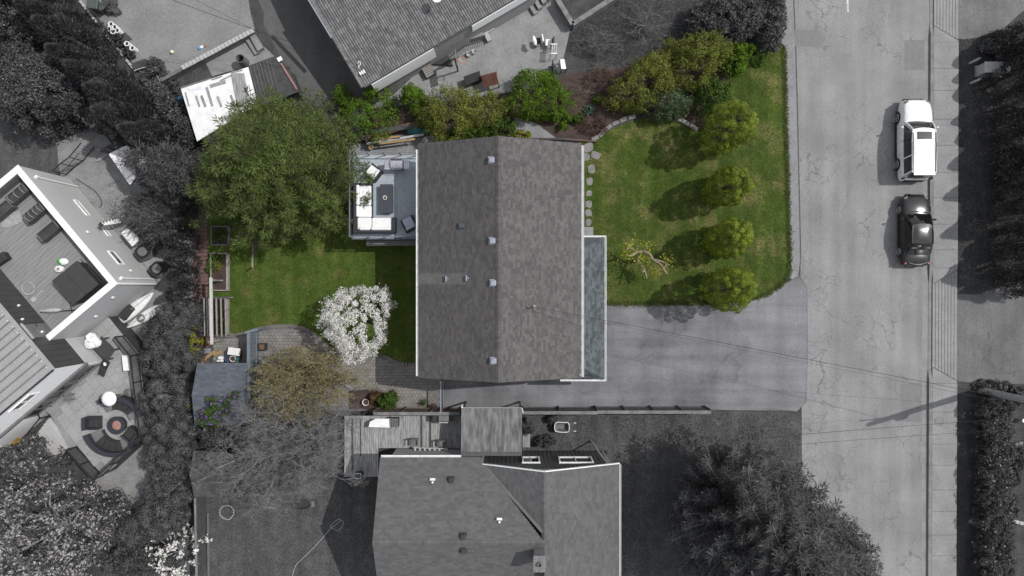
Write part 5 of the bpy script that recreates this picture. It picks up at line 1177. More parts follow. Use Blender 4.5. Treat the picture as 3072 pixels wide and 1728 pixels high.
    for s in (-1, 1):
        for f in (-wbs, wbs - .01):
            wy = cy + f * Ln; wx = cx + s * (hw - .11)
            ty = obj('wheel', MB().tube([(wx - s * .1, wy, rwh), (wx - s * .06, wy, rwh), (wx + s * .08, wy, rwh), (wx + s * .12, wy, rwh)], [rwh * .93, rwh, rwh, rwh * .9], 24), MAT['tyre'], t)
            rim = MB().tube([(wx + s * .121, wy, rwh), (wx + s * .128, wy, rwh)], rwh * .18, 10); 
            for k in range(7):
                a = 2 * math.pi * k / 7; rim.bar((wx + s * .13, wy + math.cos(a) * rwh * .12, rwh + math.sin(a) * rwh * .12), (wx + s * .125, wy + math.cos(a) * rwh * .72, rwh + math.sin(a) * rwh * .72), .055, .02, up=(1, 0, 0))
            rim.tube([(wx + s * .126, wy + math.cos(a) * rwh * .72, rwh + math.sin(a) * rwh * .72) for a in np.linspace(0, 6.283, 20)[:-1]], .018, 4, closed=True)
            obj('rim', rim, MAT['rim'], ty); arch = [(cx + s * (hw + .005), wy + math.cos(a) * (rwh + .05), rwh + math.sin(a) * (rwh + .05)) for a in np.linspace(-.1, math.pi + .1, 14)]
            obj('wheel_arch', MB().tube(arch, .03, 5), MAT['black' if suv else paint], t)
    for s in (-1, 1):
        mr = obj('wing_mirror', MB().lathe([(.0, -.09), (.08, -.07), (.1, 0), (.08, .07), (0, .09)], (cx + s * (hw + .12), cy + (yf - .075) * Ln, zb + .12), 10, 1.1, .7), MAT[paint], t, smooth=True); obj('stalk', MB().bar((cx + s * hw * .92, cy + (yf - .07) * Ln, zb + .02), (cx + s * (hw + .08), cy + (yf - .07) * Ln, zb + .08), .06, .04), MAT['black'], mr)
        obj('headlight', MB().box((cx + s * hw * .7, cy + .448 * Ln, hood - .2), (.26, .16, .1), -s * .55, .03), MAT['mid'], t)
        obj('tail_light', MB().box((cx + s * hw * (.9 if suv else .8), cy - (.478 if suv else .463) * Ln, tail - .17), (.1 if suv else .16, .12 if suv else .18, .3 if suv else .12), s * .45, .03), MAT['dark' if suv else 'red_lamp'], t)
        obj('door_handle', MB().box((cx + s * (hw + .005), cy - .02 * Ln, zb - .14), (.03, .18, .03)), MAT[paint], t); obj('door_handle', MB().box((cx + s * (hw + .005), cy - .2 * Ln, zb - .14), (.03, .18, .03)), MAT[paint], t)
        obj('sill', MB().box((cx + s * (hw - .02), cy, .26), (.06, Ln * .42, .1)), MAT['black' if suv else paint], t)
    for a_, z_, w_ in ((.497, .52, .9), (-.497, .5, .95)): obj('bumper', MB().box((cx, cy + a_ * Ln, z_), (hw * 1.35, .12, .16), 0, .05), MAT['black' if suv else paint], t)
    obj('grille', MB().box((cx, cy + .497 * Ln, .66), (hw * .9, .06, .14)), MAT['black'], t)
    if not suv: obj('trunk_trim', MB().tube([(cx + a * hw * .62, cy - .482 * Ln + .04 * a * a * 3, tail - .01) for a in np.linspace(-1, 1, 9)], .015, 5), MAT['chrome'], t)
    obj('cowl', MB().tube([(cx + a * hw * .86, cy + (yf + .012) * Ln + .13 * (1 - a * a), zb + .005 + .03 * (1 - a * a)) for a in np.linspace(-1, 1, 9)], .045, 6), MAT['black'], t)
    for s in (-1, 1):
        for f in (.14, -.035, -.235): obj('door_seam', MB().bar((cx + s * (hw - .004), cy + f * Ln, .4), (cx + s * (hw * .962 + .012), cy + f * Ln, zb - .1), .012, .02), MAT['mid' if suv else 'black'], t)
    obj('rear_bumper_strip', MB().box((cx, cy - .492 * Ln, .7), (hw * 1.4, .08, .06), 0, .02), MAT['black'], t)
    obj('wiper', MB().bar((cx - .3, cy + (yf + .01) * Ln, zb + .03), (cx + .35, cy + (yf - .02) * Ln + .05, zb + .1), .02), MAT['black'], t)
    return t
car('suv', 'white sport utility car with sunroof parked at the kerb', 25.83, 9.5, 5.25, 1.98, 1.78, 'car_white', 'suv')
car('sedan', 'dark grey sedan parked behind the white car', 25.93, 3.72, 4.6, 1.84, 1.46, 'car_dark', 'sedan')

# ------------------------------------------------------------------ pole, wires, cabinet
pb = t23(1600, 45); pole = thing('utility_pole', (pb.x, pb.y, 0), 'wooden utility pole rising beside the neighbour driveway at right', 'utility pole')
HP = 10.3
obj('pole', MB().tube([(pb.x, pb.y, 0), (pb.x, pb.y, 5), (pb.x, pb.y, HP)], [.22, .19, .14], 12), MAT['bark_grey'], pole)
for z in (9.8, 9.0, 8.6):
    obj('insulator', MB().lathe([(.03, 0), (.07, .06), (.03, .12)], (pb.x - .2, pb.y, z), 8), MAT['mid'], pole)
obj('transformer', MB().lathe([(.24, 0), (.26, .05), (.26, .7), (.2, .78), (0, .8)], (pb.x + .35, pb.y, 7.4), 14), MAT['mid'], pole); obj('street_lamp_arm', MB().tube([(pb.x, pb.y, 7.9), (pb.x - 1.2, pb.y - .1, 8.4), (pb.x - 1.9, pb.y - .15, 8.4)], .04, 6), MAT['mid'], pole)
def wire(a, b, sag, r, lab, name='overhead_wire'):
    a, b = Vector(a), Vector(b); P = [a + (b - a) * t - Vector((0, 0, 4 * sag * t * (1 - t))) for t in np.linspace(0, 1, 24)]
    obj(name, MB().tube(P, r, 5, cap=False), MAT['black'], label=lab, cat='wire', origin=a)
ptop = Vector((pb.x, pb.y, 8.7))
wire(mast_top, ptop, .8, .012, 'sagging service wire from the main house roof to the pole')
wire(mast_top + Vector((-.05, -.1, -.1)), ptop + Vector((0, -.3, -.4)), 1.5, .006, 'thinner lower service wire crossing the driveway')
wire(W(1810, 1386, 4.3) , Vector((pb.x, pb.y - .6, 8.4)), .6, .009, 'pale service wire from the southern house past the conifer')
wire(W(2304, 1312, 7.0), W(3200, 1245, 9.2), .2, .009, 'overhead wire crossing the road above the pole shadow')
wire(W(2304, 1172, 7.0), W(3200, 1240, 9.2), .3, .005, 'fine telephone wire crossing the road')
wire(t00(1300, 0, 6.0), t01(740, 480, 3.55), .25, .014, 'dark wire running to the tile roof corner')
wire(t00(1480, 0, 6.0), t01(735, 575, 3.3), .6, .01, 'second dark wire running to the tile roof corner')
# green kiosk cabinet and bollards on the verge
ca_, cb2 = W(2975, 195, .95), W(3028, 210, .95)
kc = Vector(((2990 - 1536) / 46.9, (864 - 203) / 46.9, 0)); kt = thing('electrical_cabinet', (kc.x, kc.y, 0), 'pale metal electrical cabinet on the dark verge beside the hedge', 'cabinet')
obj('plinth', MB().box((kc.x, kc.y, .06), (1.75, .75, .12)), MAT['concrete'], kt); obj('body', MB().box((kc.x, kc.y, .5), (1.6, .62, .78)), MAT['light'], kt); obj('lid', MB().box((kc.x, kc.y, .93), (1.66, .7, .08), 0, .02), MAT['light'], kt)
obj('vent', MB().box((kc.x - .3, kc.y - .315, .55), (.5, .02, .2)), MAT['black'], kt); obj('door_seam', MB().box((kc.x + .2, kc.y - .315, .5), (.02, .02, .7)), MAT['black'], kt)
for x, y, lab in ((1520, 478, 'white bollard north-west of the electrical cabinet'), (1525, 630, 'white bollard south-west of the electrical cabinet'), (1735, 405, 'white bollard behind the electrical cabinet near the hedge')):
    p = t03(x, y); bo = thing('bollard', (p.x, p.y, 0), lab, 'bollard', 'bollards round the electrical cabinet'); obj('post', MB().tube([(p.x, p.y, 0), (p.x, p.y, 1.0)], .075, 10), MAT['light'], bo); obj('cap', MB().lathe([(.08, 0), (.06, .05), (0, .07)], (p.x, p.y, 1.0), 10), MAT['mid'], bo)
# yard behind the pole: round stone bed
for P, lab, nm in (([(1935, 435), (1860, 450), (1800, 490), (1765, 560)], 'rough stone arc in the garden behind the pole', 'stone_arc'), ([(1770, 930), (1800, 985), (1850, 1030), (1932, 1050), (2000, 1045)], 'curved concrete block border in the lower right garden', 'block_border')):
    c = smooth_curve(pts(t23, P), 5); tt = thing(nm, c[0], lab, 'edging')
    for i in range(0, len(c) - 2, 2): d = c[i + 2] - c[i]; p = (c[i] + c[i + 2]) / 2; obj('stone', MB().box((p.x, p.y, .12), (d.length - .02, .22, .2), math.atan2(d.y, d.x), .03), MAT['light' if 'block' in nm else 'mid'], tt)
p = t23(1905, 265); st_ = thing('round_sign', (p.x, p.y, 0), 'white oval plate on a low stake right of the pole', 'sign'); obj('plate', MB().lathe([(0, 0), (.22, 0), (.22, .02), (0, .02)], (p.x, p.y, .5), 20, 1.2, .7), MAT['white'], st_); obj('symbol', MB().box((p.x, p.y, .53), (.1, .06, .015)).box((p.x + .1, p.y, .53), (.07, .07, .015)), MAT['dark'], st_); obj('stake', MB().bar((p.x, p.y, 0), (p.x, p.y, .5), .04), MAT['mid'], st_)
p = t23(1808, 750); obj('driftwood_log', MB().tube([(p.x, p.y + .5, .1), (p.x + .06, p.y, .14), (p.x - .02, p.y - .45, .1)], [.05, .1, .06], 7), MAT['light'], label='pale driftwood log lying in the right-hand garden', cat='log')

# ------------------------------------------------------------------ back yard of the main house
def raised_bed(P, z, lab, mat='wood_grey'):
    P = [Vector((p.x, p.y, 0)) for p in P]; c = sum(P, Vector()) / 4; t = thing('raised_bed', c, lab, 'garden bed', 'timber beds beside the boardwalk')
    obj('soil', MB().sheet(P, z - .06), MAT['soil'], t)
    for i in range(4):
        a, b = P[i], P[(i + 1) % 4]; d = (b - a).normalized() * (.0 if i % 2 else .07); obj('board', MB().bar(a + d * -1 + Vector((0, 0, z / 2)), b + d + Vector((0, 0, z / 2)), .13 if i == 1 else .07, z), MAT[mat], t)
    return t
raised_bed(pts(t10, [(1605, 262), (1735, 262), (1735, 400), (1605, 400)]), .22, 'small square timber bed under the spruce tips', 'mid')
raised_bed(pts(t10, [(1605, 465), (1728, 465), (1728, 742), (1605, 742)]), .3, 'long timber bed of pale soil in the middle of the row')
raised_bed(pts(t10, [(1545, 800), (1725, 800), (1725, 1088), (1545, 1088)]), .3, 'timber bed under the slatted frame next to the shed')
tr = thing('garden_trellis', t10(1600, 940), 'open timber frame of long slats over the garden bed', 'trellis')
for x in (316, 365, 408, 535, 620, 700): obj('slat', MB().bar(hF(x, 90, .75), hF(x + 15, 770, .75), .08, .06), MAT['wood_grey'], tr)
for y in (85, 770): obj('crossbar', MB().bar(hF(300, y, .68), hF(770, y - 20, .68), .06, .07), MAT['wood_dark'], tr)
for x, y in ((300, 85), (760, 75), (300, 770), (760, 745)): p = hF(x, y, .66); obj('post', MB().bar((p.x, p.y, 0), p, .07), MAT['wood_grey'], tr)
a, b = t10(1592, 645, 1.9), t10(1599, 1150, 1.9); bm_ = thing('beam_arbour', (a.x, a.y, 0), 'long silvery beam carried on two posts above the garden beds', 'beam')
obj('beam', MB().bar(a, b, .17, .09), M('silver_beam', (.5, .49, .48), (.38, .37, .36), scale=3, stretch=((8, 1, 1), 0)), bm_)
for f in (.04, .96): p = a + (b - a) * f; obj('post', MB().bar((p.x, p.y, 0), (p.x, p.y, 1.85), .1), MAT['wood_grey'], bm_)
# blue-grey board fence
fx0, fx1 = W(745, 996, 1.8), W(748, 1195, 1.8); bf = thing('board_fence', (fx0.x, (fx0.y + fx1.y) / 2, 0), 'blue-grey board fence with cap between shed and paver patio', 'fence')
nbd = 16; Lf = fx0.y - fx1.y; fm = mesh_of('board', MB().box((0, 0, 0), (.03, Lf / nbd - .012, 1.7)), MAT['blue_fence'])
for i in range(nbd): piece('board', fm, bf, (fx0.x, fx0.y - (i + .5) * Lf / nbd, .88))
obj('cap_rail', MB().bar((fx0.x, fx0.y, 1.76), (fx0.x, fx1.y, 1.76), .2, .05), MAT['blue_fence'], bf); obj('lower_rail', MB().bar((fx0.x + .04, fx0.y, .5), (fx0.x + .04, fx1.y, .5), .05, .09), MAT['blue_fence'], bf)
a, b = hF(1060, 712, 1.8), hF(1285, 655, 1.8); obj('end_rail', MB().bar((a.x, a.y, 1.83), (b.x, b.y, 1.83), .16, .05), MAT['blue_fence'], bf); obj('end_post', MB().bar((b.x, b.y, 0), (b.x, b.y, 1.8), .1), MAT['blue_fence'], bf)
# sheds
def shed(P, zw, zr, axis, mat, lab, wallmat='wood_dark', over=.15):
    P = [Vector((p.x, p.y, 0)) for p in P]; c = sum(P, Vector()) / 4; t = thing('garden_shed', c, lab, 'shed')
    obj('wall', MB().prism([c + (p - c) * .9 for p in P], 0, zw - .02), MAT[wallmat], t); rb, rt = MB(), MB(); z = Vector((0, 0, 1))
    a, b, d, e = [p + z * zw for p in P]          # a-b top edge, d-e bottom edge (image order: tl, tr, br, bl)
    m1, m2 = (a + e) / 2 + z * (zr - zw), (b + d) / 2 + z * (zr - zw)
    if axis == 'h': roof_plane(rb, rt, b, a, m1, m2, .14, .3); roof_plane(rb, rt, e, d, m2, m1, .14, .3); rb.poly([a, m1, e]); rb.poly([b, d, m2])
    else: roof_plane(rb, rt, e, d, b + z * (zr - zw), a + z * (zr - zw), .14, .3)
    ro = obj('roof', rb, MAT[mat], t); obj('shingles', rt, MAT[mat], ro, kind='stuff')
    if axis == 'h': rc = MB(); ridge_caps(rc, m1, m2, .13, .2); obj('ridge_cap', rc, MAT[mat], ro)
    door = obj('door', MB().box((c.x + (P[1].x - P[0].x) * .455, c.y, zw * .45), (.04, .8, zw * .85)), MAT['mid'], t); obj('handle', MB().box((c.x + (P[1].x - P[0].x) * .455 + .04, c.y + .3, zw * .45), (.04, .03, .1)), MAT['black'], door)
    return t
shed([W(592, 1089, 2.2), W(742, 1089, 2.2), W(742, 1275, 2.2), W(584, 1275, 2.2)], 2.2, 2.75, 'h', 'shingle_dark', 'garden shed with dark blue shingle roof behind the board fence')
shed([W(580, 1352, 2.2), W(702, 1360, 2.2), W(703, 1490, 2.2), W(582, 1490, 2.2)], 2.2, 2.7, 'h', 'shingle_olive', 'grey shingled shed beside the clipped hedge and bare tree')
# odds and ends in the work corner
p = hF(380, 1040, .15); obj('grey_tote', MB().box((p.x, p.y, .15), (.42, .34, .3), .05, .03), MAT['galv'], label='shallow pale grey tote at the end of the boardwalk', cat='tote')
for (x0, y0, x1, y1), w, lab in (((250, 1250, 520, 1040), .2, 'raw timber plank leaning toward the blue shed roof'), ((480, 1110, 635, 1060), .24, 'short raw board lying across the planks'), ((405, 865, 430, 935), .2, 'small offcut of pale wood at the beam end')):
    obj('wood_plank', MB().bar(hF(x0, y0, .2), hF(x1, y1, .25), w, .05), MAT['wood'], label=lab, cat='plank', group='offcuts in the work corner')
wr = thing('window_sash_stack', hF(860, 1050), 'leaning stack of white framed sashes with a red edge', 'window frame')
for i in range(3): obj('sash', MB().bar(hF(740 + i * 8, 1080 - i * 42, .35 + .03 * i), hF(960 + i * 8, 1110 - i * 42, .35 + .03 * i), .17, .04), MAT['white'], wr)
obj('red_edge', MB().bar(hF(962, 1105, .4), hF(985, 1040, .45), .07, .1), MAT['red_paint'], wr); obj('support', MB().bar(hF(700, 1090, .05), hF(1000, 1130, .05), .4, .25), MAT['dark'], wr)
def bucket(c, r, h, mat, fill, lab):
    t = thing('bucket', (c.x, c.y, 0), lab, 'bucket', 'buckets along the shed'); obj('pail', MB().lathe([(r * .8, 0), (r, h), (r * 1.06, h), (r * .9, h), (r * .8, h * .7)], (c.x, c.y, 0.02), 18), MAT[mat], t, smooth=False); obj('contents', MB().lathe([(r * .82, h * .72), (0, h * .74)], (c.x, c.y, .02), 14), MAT[fill], t)
bucket(hF(737, 1185, .35), .2, .36, 'blue', 'soil', 'blue bucket of brown earth next to the shed roof'); bucket(hF(832, 1185, .35), .2, .36, 'white', 'soil', 'white bucket of brown earth next to the blue one'); bucket(hF(920, 1187, .3), .14, .3, 'teal', 'teal', 'small teal bucket nearest the blue-grey fence')
for k, (x, y, r_) in enumerate(((610, 1170, .17), (670, 1175, .12), (570, 1225, .11), (632, 1220, .13))):
    c = hF(x, y, .2); obj('white_bag', MB().lathe([(r_ * .9, 0), (r_, r_ * .5), (r_ * .6, r_), (0, r_ * 1.1)], (c.x, c.y, .15), 7, 1.2, .8), MAT['white_dirty'], label=('largest crumpled white bag in the heap by the shed', 'crumpled white bag touching the blue bucket', 'crumpled white bag at the left end of the heap', 'lowest crumpled white bag in the middle of the heap')[k], cat='bag', group='white bags by the shed')
c = hF(1362, 970, .4); qx = thing('square_planter', (c.x, c.y, 0), 'square slate-blue planter with rusty soil on the pavers', 'planter'); 
for dx, dy, sx, sy in ((0, .2, .5, .06), (0, -.2, .5, .06), (.22, 0, .06, .34), (-.22, 0, .06, .34)): obj('side', MB().box((c.x + dx, c.y + dy, .21), (sx, sy, .42)), MAT['charcoal'], qx)
obj('soil', MB().box((c.x, c.y, .18), (.4, .36, .3)), M('rusty_soil', (.22, .12, .05), (.14, .08, .04), scale=12, bump=.8), qx)
# pots and white ring near the bed by the gate
c = t21(828, 138, .25); bucket(c, .22, .3, 'white', 'soil', 'white-rimmed pot at the edge of the shrub bed')
# gate
g0, g1 = t21(1395, -10, 1.5), t21(1392, 195, 1.5); gt = thing('metal_gate', (g0.x, (g0.y + g1.y) / 2, 0), 'grey metal bar gate closing the driveway from the pavers', 'gate')
obj('frame', MB().bar((g0.x, g0.y, 1.5), (g0.x, g1.y, 1.5), .07, .06).bar((g0.x, g0.y, .15), (g0.x, g1.y, .15), .06, .06), MAT['galv'], gt); n = 14
for i in range(n): obj('bar', MB().bar((g0.x, g0.y + (g1.y - g0.y) * (i + .5) / n, .18), (g0.x, g0.y + (g1.y - g0.y) * (i + .5) / n, 1.46), .025), MAT['black'], gt)
for y in (g0.y, g1.y): obj('post', MB().bar((g0.x, y + (.06 if y == g0.y else -.06), 0), (g0.x, y + (.06 if y == g0.y else -.06), 1.65), .1), MAT['galv'], gt)
# fence between driveway and southern yard
def fence_run(u0, u1, v, h, mats, lab, bays, capw=.2):
    a, b = W(u0, v, h), W(u1, v, h); t = thing('boundary_fence', ((a.x + b.x) / 2, a.y, 0), lab, 'fence'); n = int((b.x - a.x) / .3); me = mesh_of('board', MB().box((0, 0, 0), ((b.x - a.x) / n - .012, .03, h - .1)), MAT[mats[0]])
    for i in range(n): piece('board', me, t, (a.x + (i + .5) * (b.x - a.x) / n, a.y + .05, (h - .1) / 2 + .03))
    obj('cap_rail', MB().bar((a.x, a.y - .02, h), (b.x, a.y - .02, h), capw, .05), MAT[mats[1]], t); obj('lower_rail', MB().bar((a.x, a.y + .09, .35), (b.x, a.y + .09, .35), .05, .09), MAT[mats[0]], t)
    for i in range(bays + 1): x = a.x + (b.x - a.x) * i / bays; obj('post', MB().bar((x, a.y + .1, 0), (x, a.y + .1, h - .03), .09), MAT[mats[0]], t)
fence_run(1567, 1793, 1237.5, 1.65, ('wood_dark', 'fence'), 'dark board fence with pale cap next to the corrugated canopy', 2)
fence_run(1793, 2133, 1235.5, 1.6, ('wood_dark', 'fence'), 'long low fence with pale cap along the driveway to the street', 4)
fence_run(1120, 1380, 1240, 1.7, ('fence_brown', 'fence'), 'brown board fence between shrub bed and timber deck', 3)
# west side fence in the southern yard
a, b = W(585, 1492, 1.5), W(590, 1740, 1.5); wf = thing('lattice_fence', ((a.x + b.x) / 2, (a.y + b.y) / 2, 0), 'pale topped fence running down from the grey shed', 'fence'); n = 20
obj('cap_rail', MB().bar(a, b, .12, .06), MAT['fence'], wf); fm = mesh_of('board', MB().box((0, 0, 0), (.03, .3, 1.42)), MAT['wood_dark'])
for i in range(n): p = a + (b - a) * (i + .5) / n; piece('board', fm, wf, (p.x, p.y, .74))
a2, b2 = W(624, 1540, .1), W(626, 1740, .1); obj('border_timber', MB().bar(a2, b2, .09, .12), MAT['mid'], label='thin timber border on the grass parallel to the fence', cat='timber', origin=a2)

# ------------------------------------------------------------------ southern yard
c = t22(375, 325, .55); wbw = thing('wheelbarrow', (c.x, c.y, 0), 'white-rimmed wheelbarrow tub standing in the dark yard', 'wheelbarrow')
tub = [Vector((c.x + x, c.y + y, 0)) for x, y in ((-.43, -.2), (-.25, -.3), (.42, -.29), (.44, .25), (.1, .3), (-.3, .31), (-.45, .15))]
cc = Vector((c.x, c.y, 0)); m = MB(); n = len(tub); m.v = [tuple(cc + (p - cc) * .6 + Vector((0, 0, .25))) for p in tub] + [tuple(p + Vector((0, 0, .58))) for p in tub]; m.f = [tuple(range(n))] + [(i, (i + 1) % n, n + (i + 1) % n, n + i) for i in range(n)]
obj('tray', m, MAT['mid'], wbw); obj('rim', MB().tube([p + Vector((0, 0, .58)) for p in smooth_curve(tub, 4, True)], .028, 6, closed=True), MAT['white'], wbw)
for s in (-1, 1): obj('handle', MB().tube([(c.x - .2, c.y + s * .14, .3), (c.x + .5, c.y + s * .24, .5), (c.x + .78, c.y + s * .26, .55)], .02, 6), MAT['mid'], wbw); obj('grip', MB().tube([(c.x + .78, c.y + s * .26, .55), (c.x + .93, c.y + s * .27, .56)], .03, 6), MAT['white'], wbw); obj('leg', MB().bar((c.x + .3, c.y + s * .2, 0), (c.x + .25, c.y + s * .18, .35), .04), MAT['black'], wbw)
obj('wheel', MB().tube([(c.x - .62, c.y - .05, .18), (c.x - .62, c.y + .05, .18)], .18, 14), MAT['tyre'], wbw)
obj('garden_stake', MB().tube([t22(290, 330, .1), t22(305, 270, .6)], .015, 5), MAT['light'], label='thin pale stake stuck in the grass by the wheelbarrow', cat='stake')
obj('pipe_on_grass', MB().tube([t22(155, 520, .05), t22(420, 528, .05)], .03, 6), MAT['light'], label='long pale pipe lying on the grass before the dark gable wall', cat='pipe')
obj('side_step', MB().prism(pts(t22, [(80, 365), (135, 365), (135, 470), (80, 470)]), 0, .3), MAT['deck_board'], label='small grey timber step at the canopy edge', cat='step')
c = t22(722, 545, .5); tr_ = thing('rain_barrel', (c.x, c.y, 0), 'round grey rain barrel at the corner of the dark gable', 'barrel'); obj('barrel', MB().lathe([(.2, 0), (.25, .3), (.22, .7)], (c.x, c.y, 0), 14), MAT['mid'], tr_); obj('lid', MB().lathe([(.23, .7), (.2, .74), (0, .75)], (c.x, c.y, 0), 14), MAT['wood_dark'], tr_)
for P, lab in (([(860, 1449), (835, 1380), (880, 1345), (960, 1355), (1005, 1300), (985, 1250), (925, 1205), (880, 1150), (872, 1105), (910, 1085), (950, 1105), (955, 1150), (920, 1215), (890, 1270), (830, 1310), (820, 1360), (900, 1390)], 'looped pale garden hose in the shade east of the grey house'),):
    obj('garden_hose', MB().tube(smooth_curve(pts(t22, P, .04), 6), .02, 5), MAT['mid'], label=lab, cat='hose')
hp = smooth_curve(pts(t21, [(270, 1470), (300, 1370), (380, 1290), (450, 1220), (520, 1140), (570, 1090), (620, 1105), (660, 1050), (630, 1020), (580, 1050), (565, 1085), (590, 1070), (640, 1030)], .04), 6)
obj('garden_hose', MB().tube(hp, .018, 5), MAT['light'], label='pale garden hose with a loop on the lawn west of the grey house', cat='hose')
c = t20(1713, 968); fr = thing('stone_ring', (c.x, c.y, 0), 'small ring of pale stones on the southern lawn', 'stone ring')
for i in range(22): a = 6.283 * i / 22; r_ = .45 + random.uniform(-.02, .02); obj('stone', MB().lathe([(.05, 0), (.045, .05), (0, .065)], (c.x + r_ * math.cos(a), c.y + r_ * math.sin(a), 0), 6), MAT['light'], fr)
C = smooth_curve(pts(t20, [(1780, 835), (1840, 825), (1890, 790), (1918, 750), (1905, 715)]), 6); sc_ = thing('stone_curve', C[0], 'curved line of small pale stones beside the grey shed', 'edging')
for p in C: obj('stone', MB().lathe([(.04, 0), (.035, .03), (0, .045)], (p.x, p.y, 0), 6), MAT['mid'], sc_)
C = t21(350, 905); ds = thing('dog_bed', (C.x, C.y, 0), 'dark oval basin sunk in the grey lawn under the bare tree', 'basin'); obj('basin', MB().lathe([(.45, 0), (.5, .16), (.42, .18), (.36, .06), (0, .05)], (C.x, C.y, 0), 18, 1.3, .65), MAT['dark'], ds); obj('cloth', MB().box((C.x + .62, C.y, .04), (.35, .4, .06), .2, .02), MAT['mid'], ds)
# timber deck things
a, b = t21(1190, 480, TZ + .5), t21(1440, 487, TZ + .5); a2, b2 = t21(1190, 540, TZ + .5), t21(1440, 525, TZ + .5)
sl2 = thing('stepladder', (a.x, a.y, TZ), 'white stepladder lying across the timber deck by the gutter', 'ladder')
obj('stile', MB().bar(a, b, .05, .08), MAT['light'], sl2); obj('stile', MB().bar(a2, b2, .05, .08), MAT['light'], sl2)
for i in range(7): f = (i + .3) / 6.8; obj('tread', MB().bar(a + (b - a) * f, a2 + (b2 - a2) * f, .1, .03), MAT['light'], sl2)
obj('brace', MB().bar(a - Vector((.15, 0, .25)), b - Vector((0, .2, .25)), .04, .05), MAT['light'], sl2); obj('top_cap', MB().bar(b, b2, .16, .1), MAT['light'], sl2)
for (x, y), lab in (((1195, 440), 'grey plastic armchair at the middle of the timber deck'), ((1405, 450), 'grey plastic armchair on the timber deck nearest the canopy')):
    c = t21(x, y, TZ + .45); t = thing('deck_chair', (c.x, c.y, TZ), lab, 'chair', 'chairs on the timber deck')
    obj('seat', MB().box((c.x, c.y, TZ + .4), (.46, .42, .05), 0, .02), MAT['mid'], t); obj('backrest', MB().box((c.x, c.y + .24, TZ + .65), (.44, .05, .45), 0, .02), MAT['mid'], t)
    for s in (-1, 1): obj('armrest', MB().box((c.x + s * .26, c.y + .02, TZ + .6), (.06, .44, .03)), MAT['mid'], t)
    for sx in (-1, 1):
        for sy in (-1, 1): obj('leg', MB().bar((c.x + sx * .2, c.y + sy * .18, TZ), (c.x + sx * .2, c.y + sy * .18, TZ + .4), .04), MAT['mid'], t)
c = t21(1415, 262, TZ + .9); bq = thing('covered_barbecue', (c.x, c.y, TZ), 'dark barbecue with side wings backed to the deck fence', 'barbecue'); obj('body', MB().box((c.x, c.y, TZ + .4), (.6, .4, .8)), MAT['dark'], bq); obj('lid', MB().box((c.x, c.y, TZ + .9), (.66, .42, .2), 0, .06), MAT['mid'], bq)
for s in (-1, 1): obj('side_wing', MB().box((c.x + s * .5, c.y, TZ + .78), (.3, .36, .05)), MAT['dark'], bq)
obj('handle', MB().tube([(c.x - .28, c.y - .26, TZ + .85), (c.x + .28, c.y - .26, TZ + .85)], .02, 6), MAT['white'], bq)
P = [t21(x, y, TZ + .7) for x, y in ((905, 262), (1005, 262), (1008, 330), (850, 325), (860, 285))]; tt = thing('cloth_table', sum(P, Vector()) / 5 - Vector((0, 0, .7)), 'low table with dappled white cloth near the deck fence', 'table'); obj('table_top', MB().prism(P, TZ + .66, TZ + .7), MAT['white_dirty'], tt)
for p in (P[1], P[2], P[3]): obj('leg', MB().bar((p.x * .98 + sum(q.x for q in P) / 5 * .02, p.y, TZ), (p.x, p.y, TZ + .65), .05), MAT['mid'], tt)
c = t21(1042, 290, TZ + .4); cx_ = thing('dark_crate', (c.x, c.y, TZ), 'dark slatted crate next to the white cloth table', 'crate'); obj('body', MB().box((c.x, c.y, TZ + .24), (.56, .55, .48)), MAT['dark'], cx_)
for i in range(4): obj('slat', MB().box((c.x - .2 + .135 * i, c.y, TZ + .5), (.1, .56, .03)), MAT['mid'], cx_)
c = t21(783, 675, .9); bn2 = thing('waste_bin', (c.x, c.y, TZ), 'open square bin with a white liner edge on the deck corner', 'bin'); obj('body', MB().box((c.x, c.y, TZ + .3), (.48, .32, .6), 0, .05), MAT['dark'], bn2); obj('liner_rim', MB().tube([(c.x + x, c.y + y, TZ + .62) for x, y in ((-.24, -.15), (.2, -.15), (.24, .1), (.2, .16), (-.24, .16))], .022, 5, closed=True), MAT['white'], bn2)

# ------------------------------------------------------------------ north-west yard
def yp(x, y, z=0): return pY(x, y, z)
a, b = yp(200, 1050, .75), yp(1610, 300, .75); rw_ = thing('retaining_wall', ((a.x + b.x) / 2, (a.y + b.y) / 2, 0), 'low rubble-topped retaining wall across the gravel yard', 'wall'); n = 26; d = b - a; r = math.atan2(d.y, d.x)
obj('face', MB().bar((a.x, a.y, .33), (b.x, b.y, .33), .22, .66), MAT['mid'], rw_); cmx = mesh_of('coping_stone', MB().box((0, 0, 0), (d.length / n - .02, .3, .1), 0, .02), MAT['light'])
for i in range(6, n): p = a + d * (i + .5) / n; piece('coping_stone', cmx, rw_, (p.x, p.y, .72 + random.uniform(-.01, .02)), r + random.uniform(-.04, .04))
st2 = thing('yard_steps', yp(1680, 560), 'two broad grey steps at the corner of the north drive', 'steps')
for i, P in enumerate((((1490, 440), (1560, 395), (1730, 650), (1650, 690)), ((1560, 385), (1640, 340), (1790, 600), (1710, 650)))): obj('tread', MB().prism([yp(x, y) for x, y in P], 0, .2 + .2 * i), MAT['concrete'], st2)
c = yp(1430, 730, .8); dr = thing('oil_drum', (yp(1490, 800).x, yp(1490, 800).y, 0), 'open grey drum standing on the concrete pad', 'drum'); b0 = yp(1490, 800)
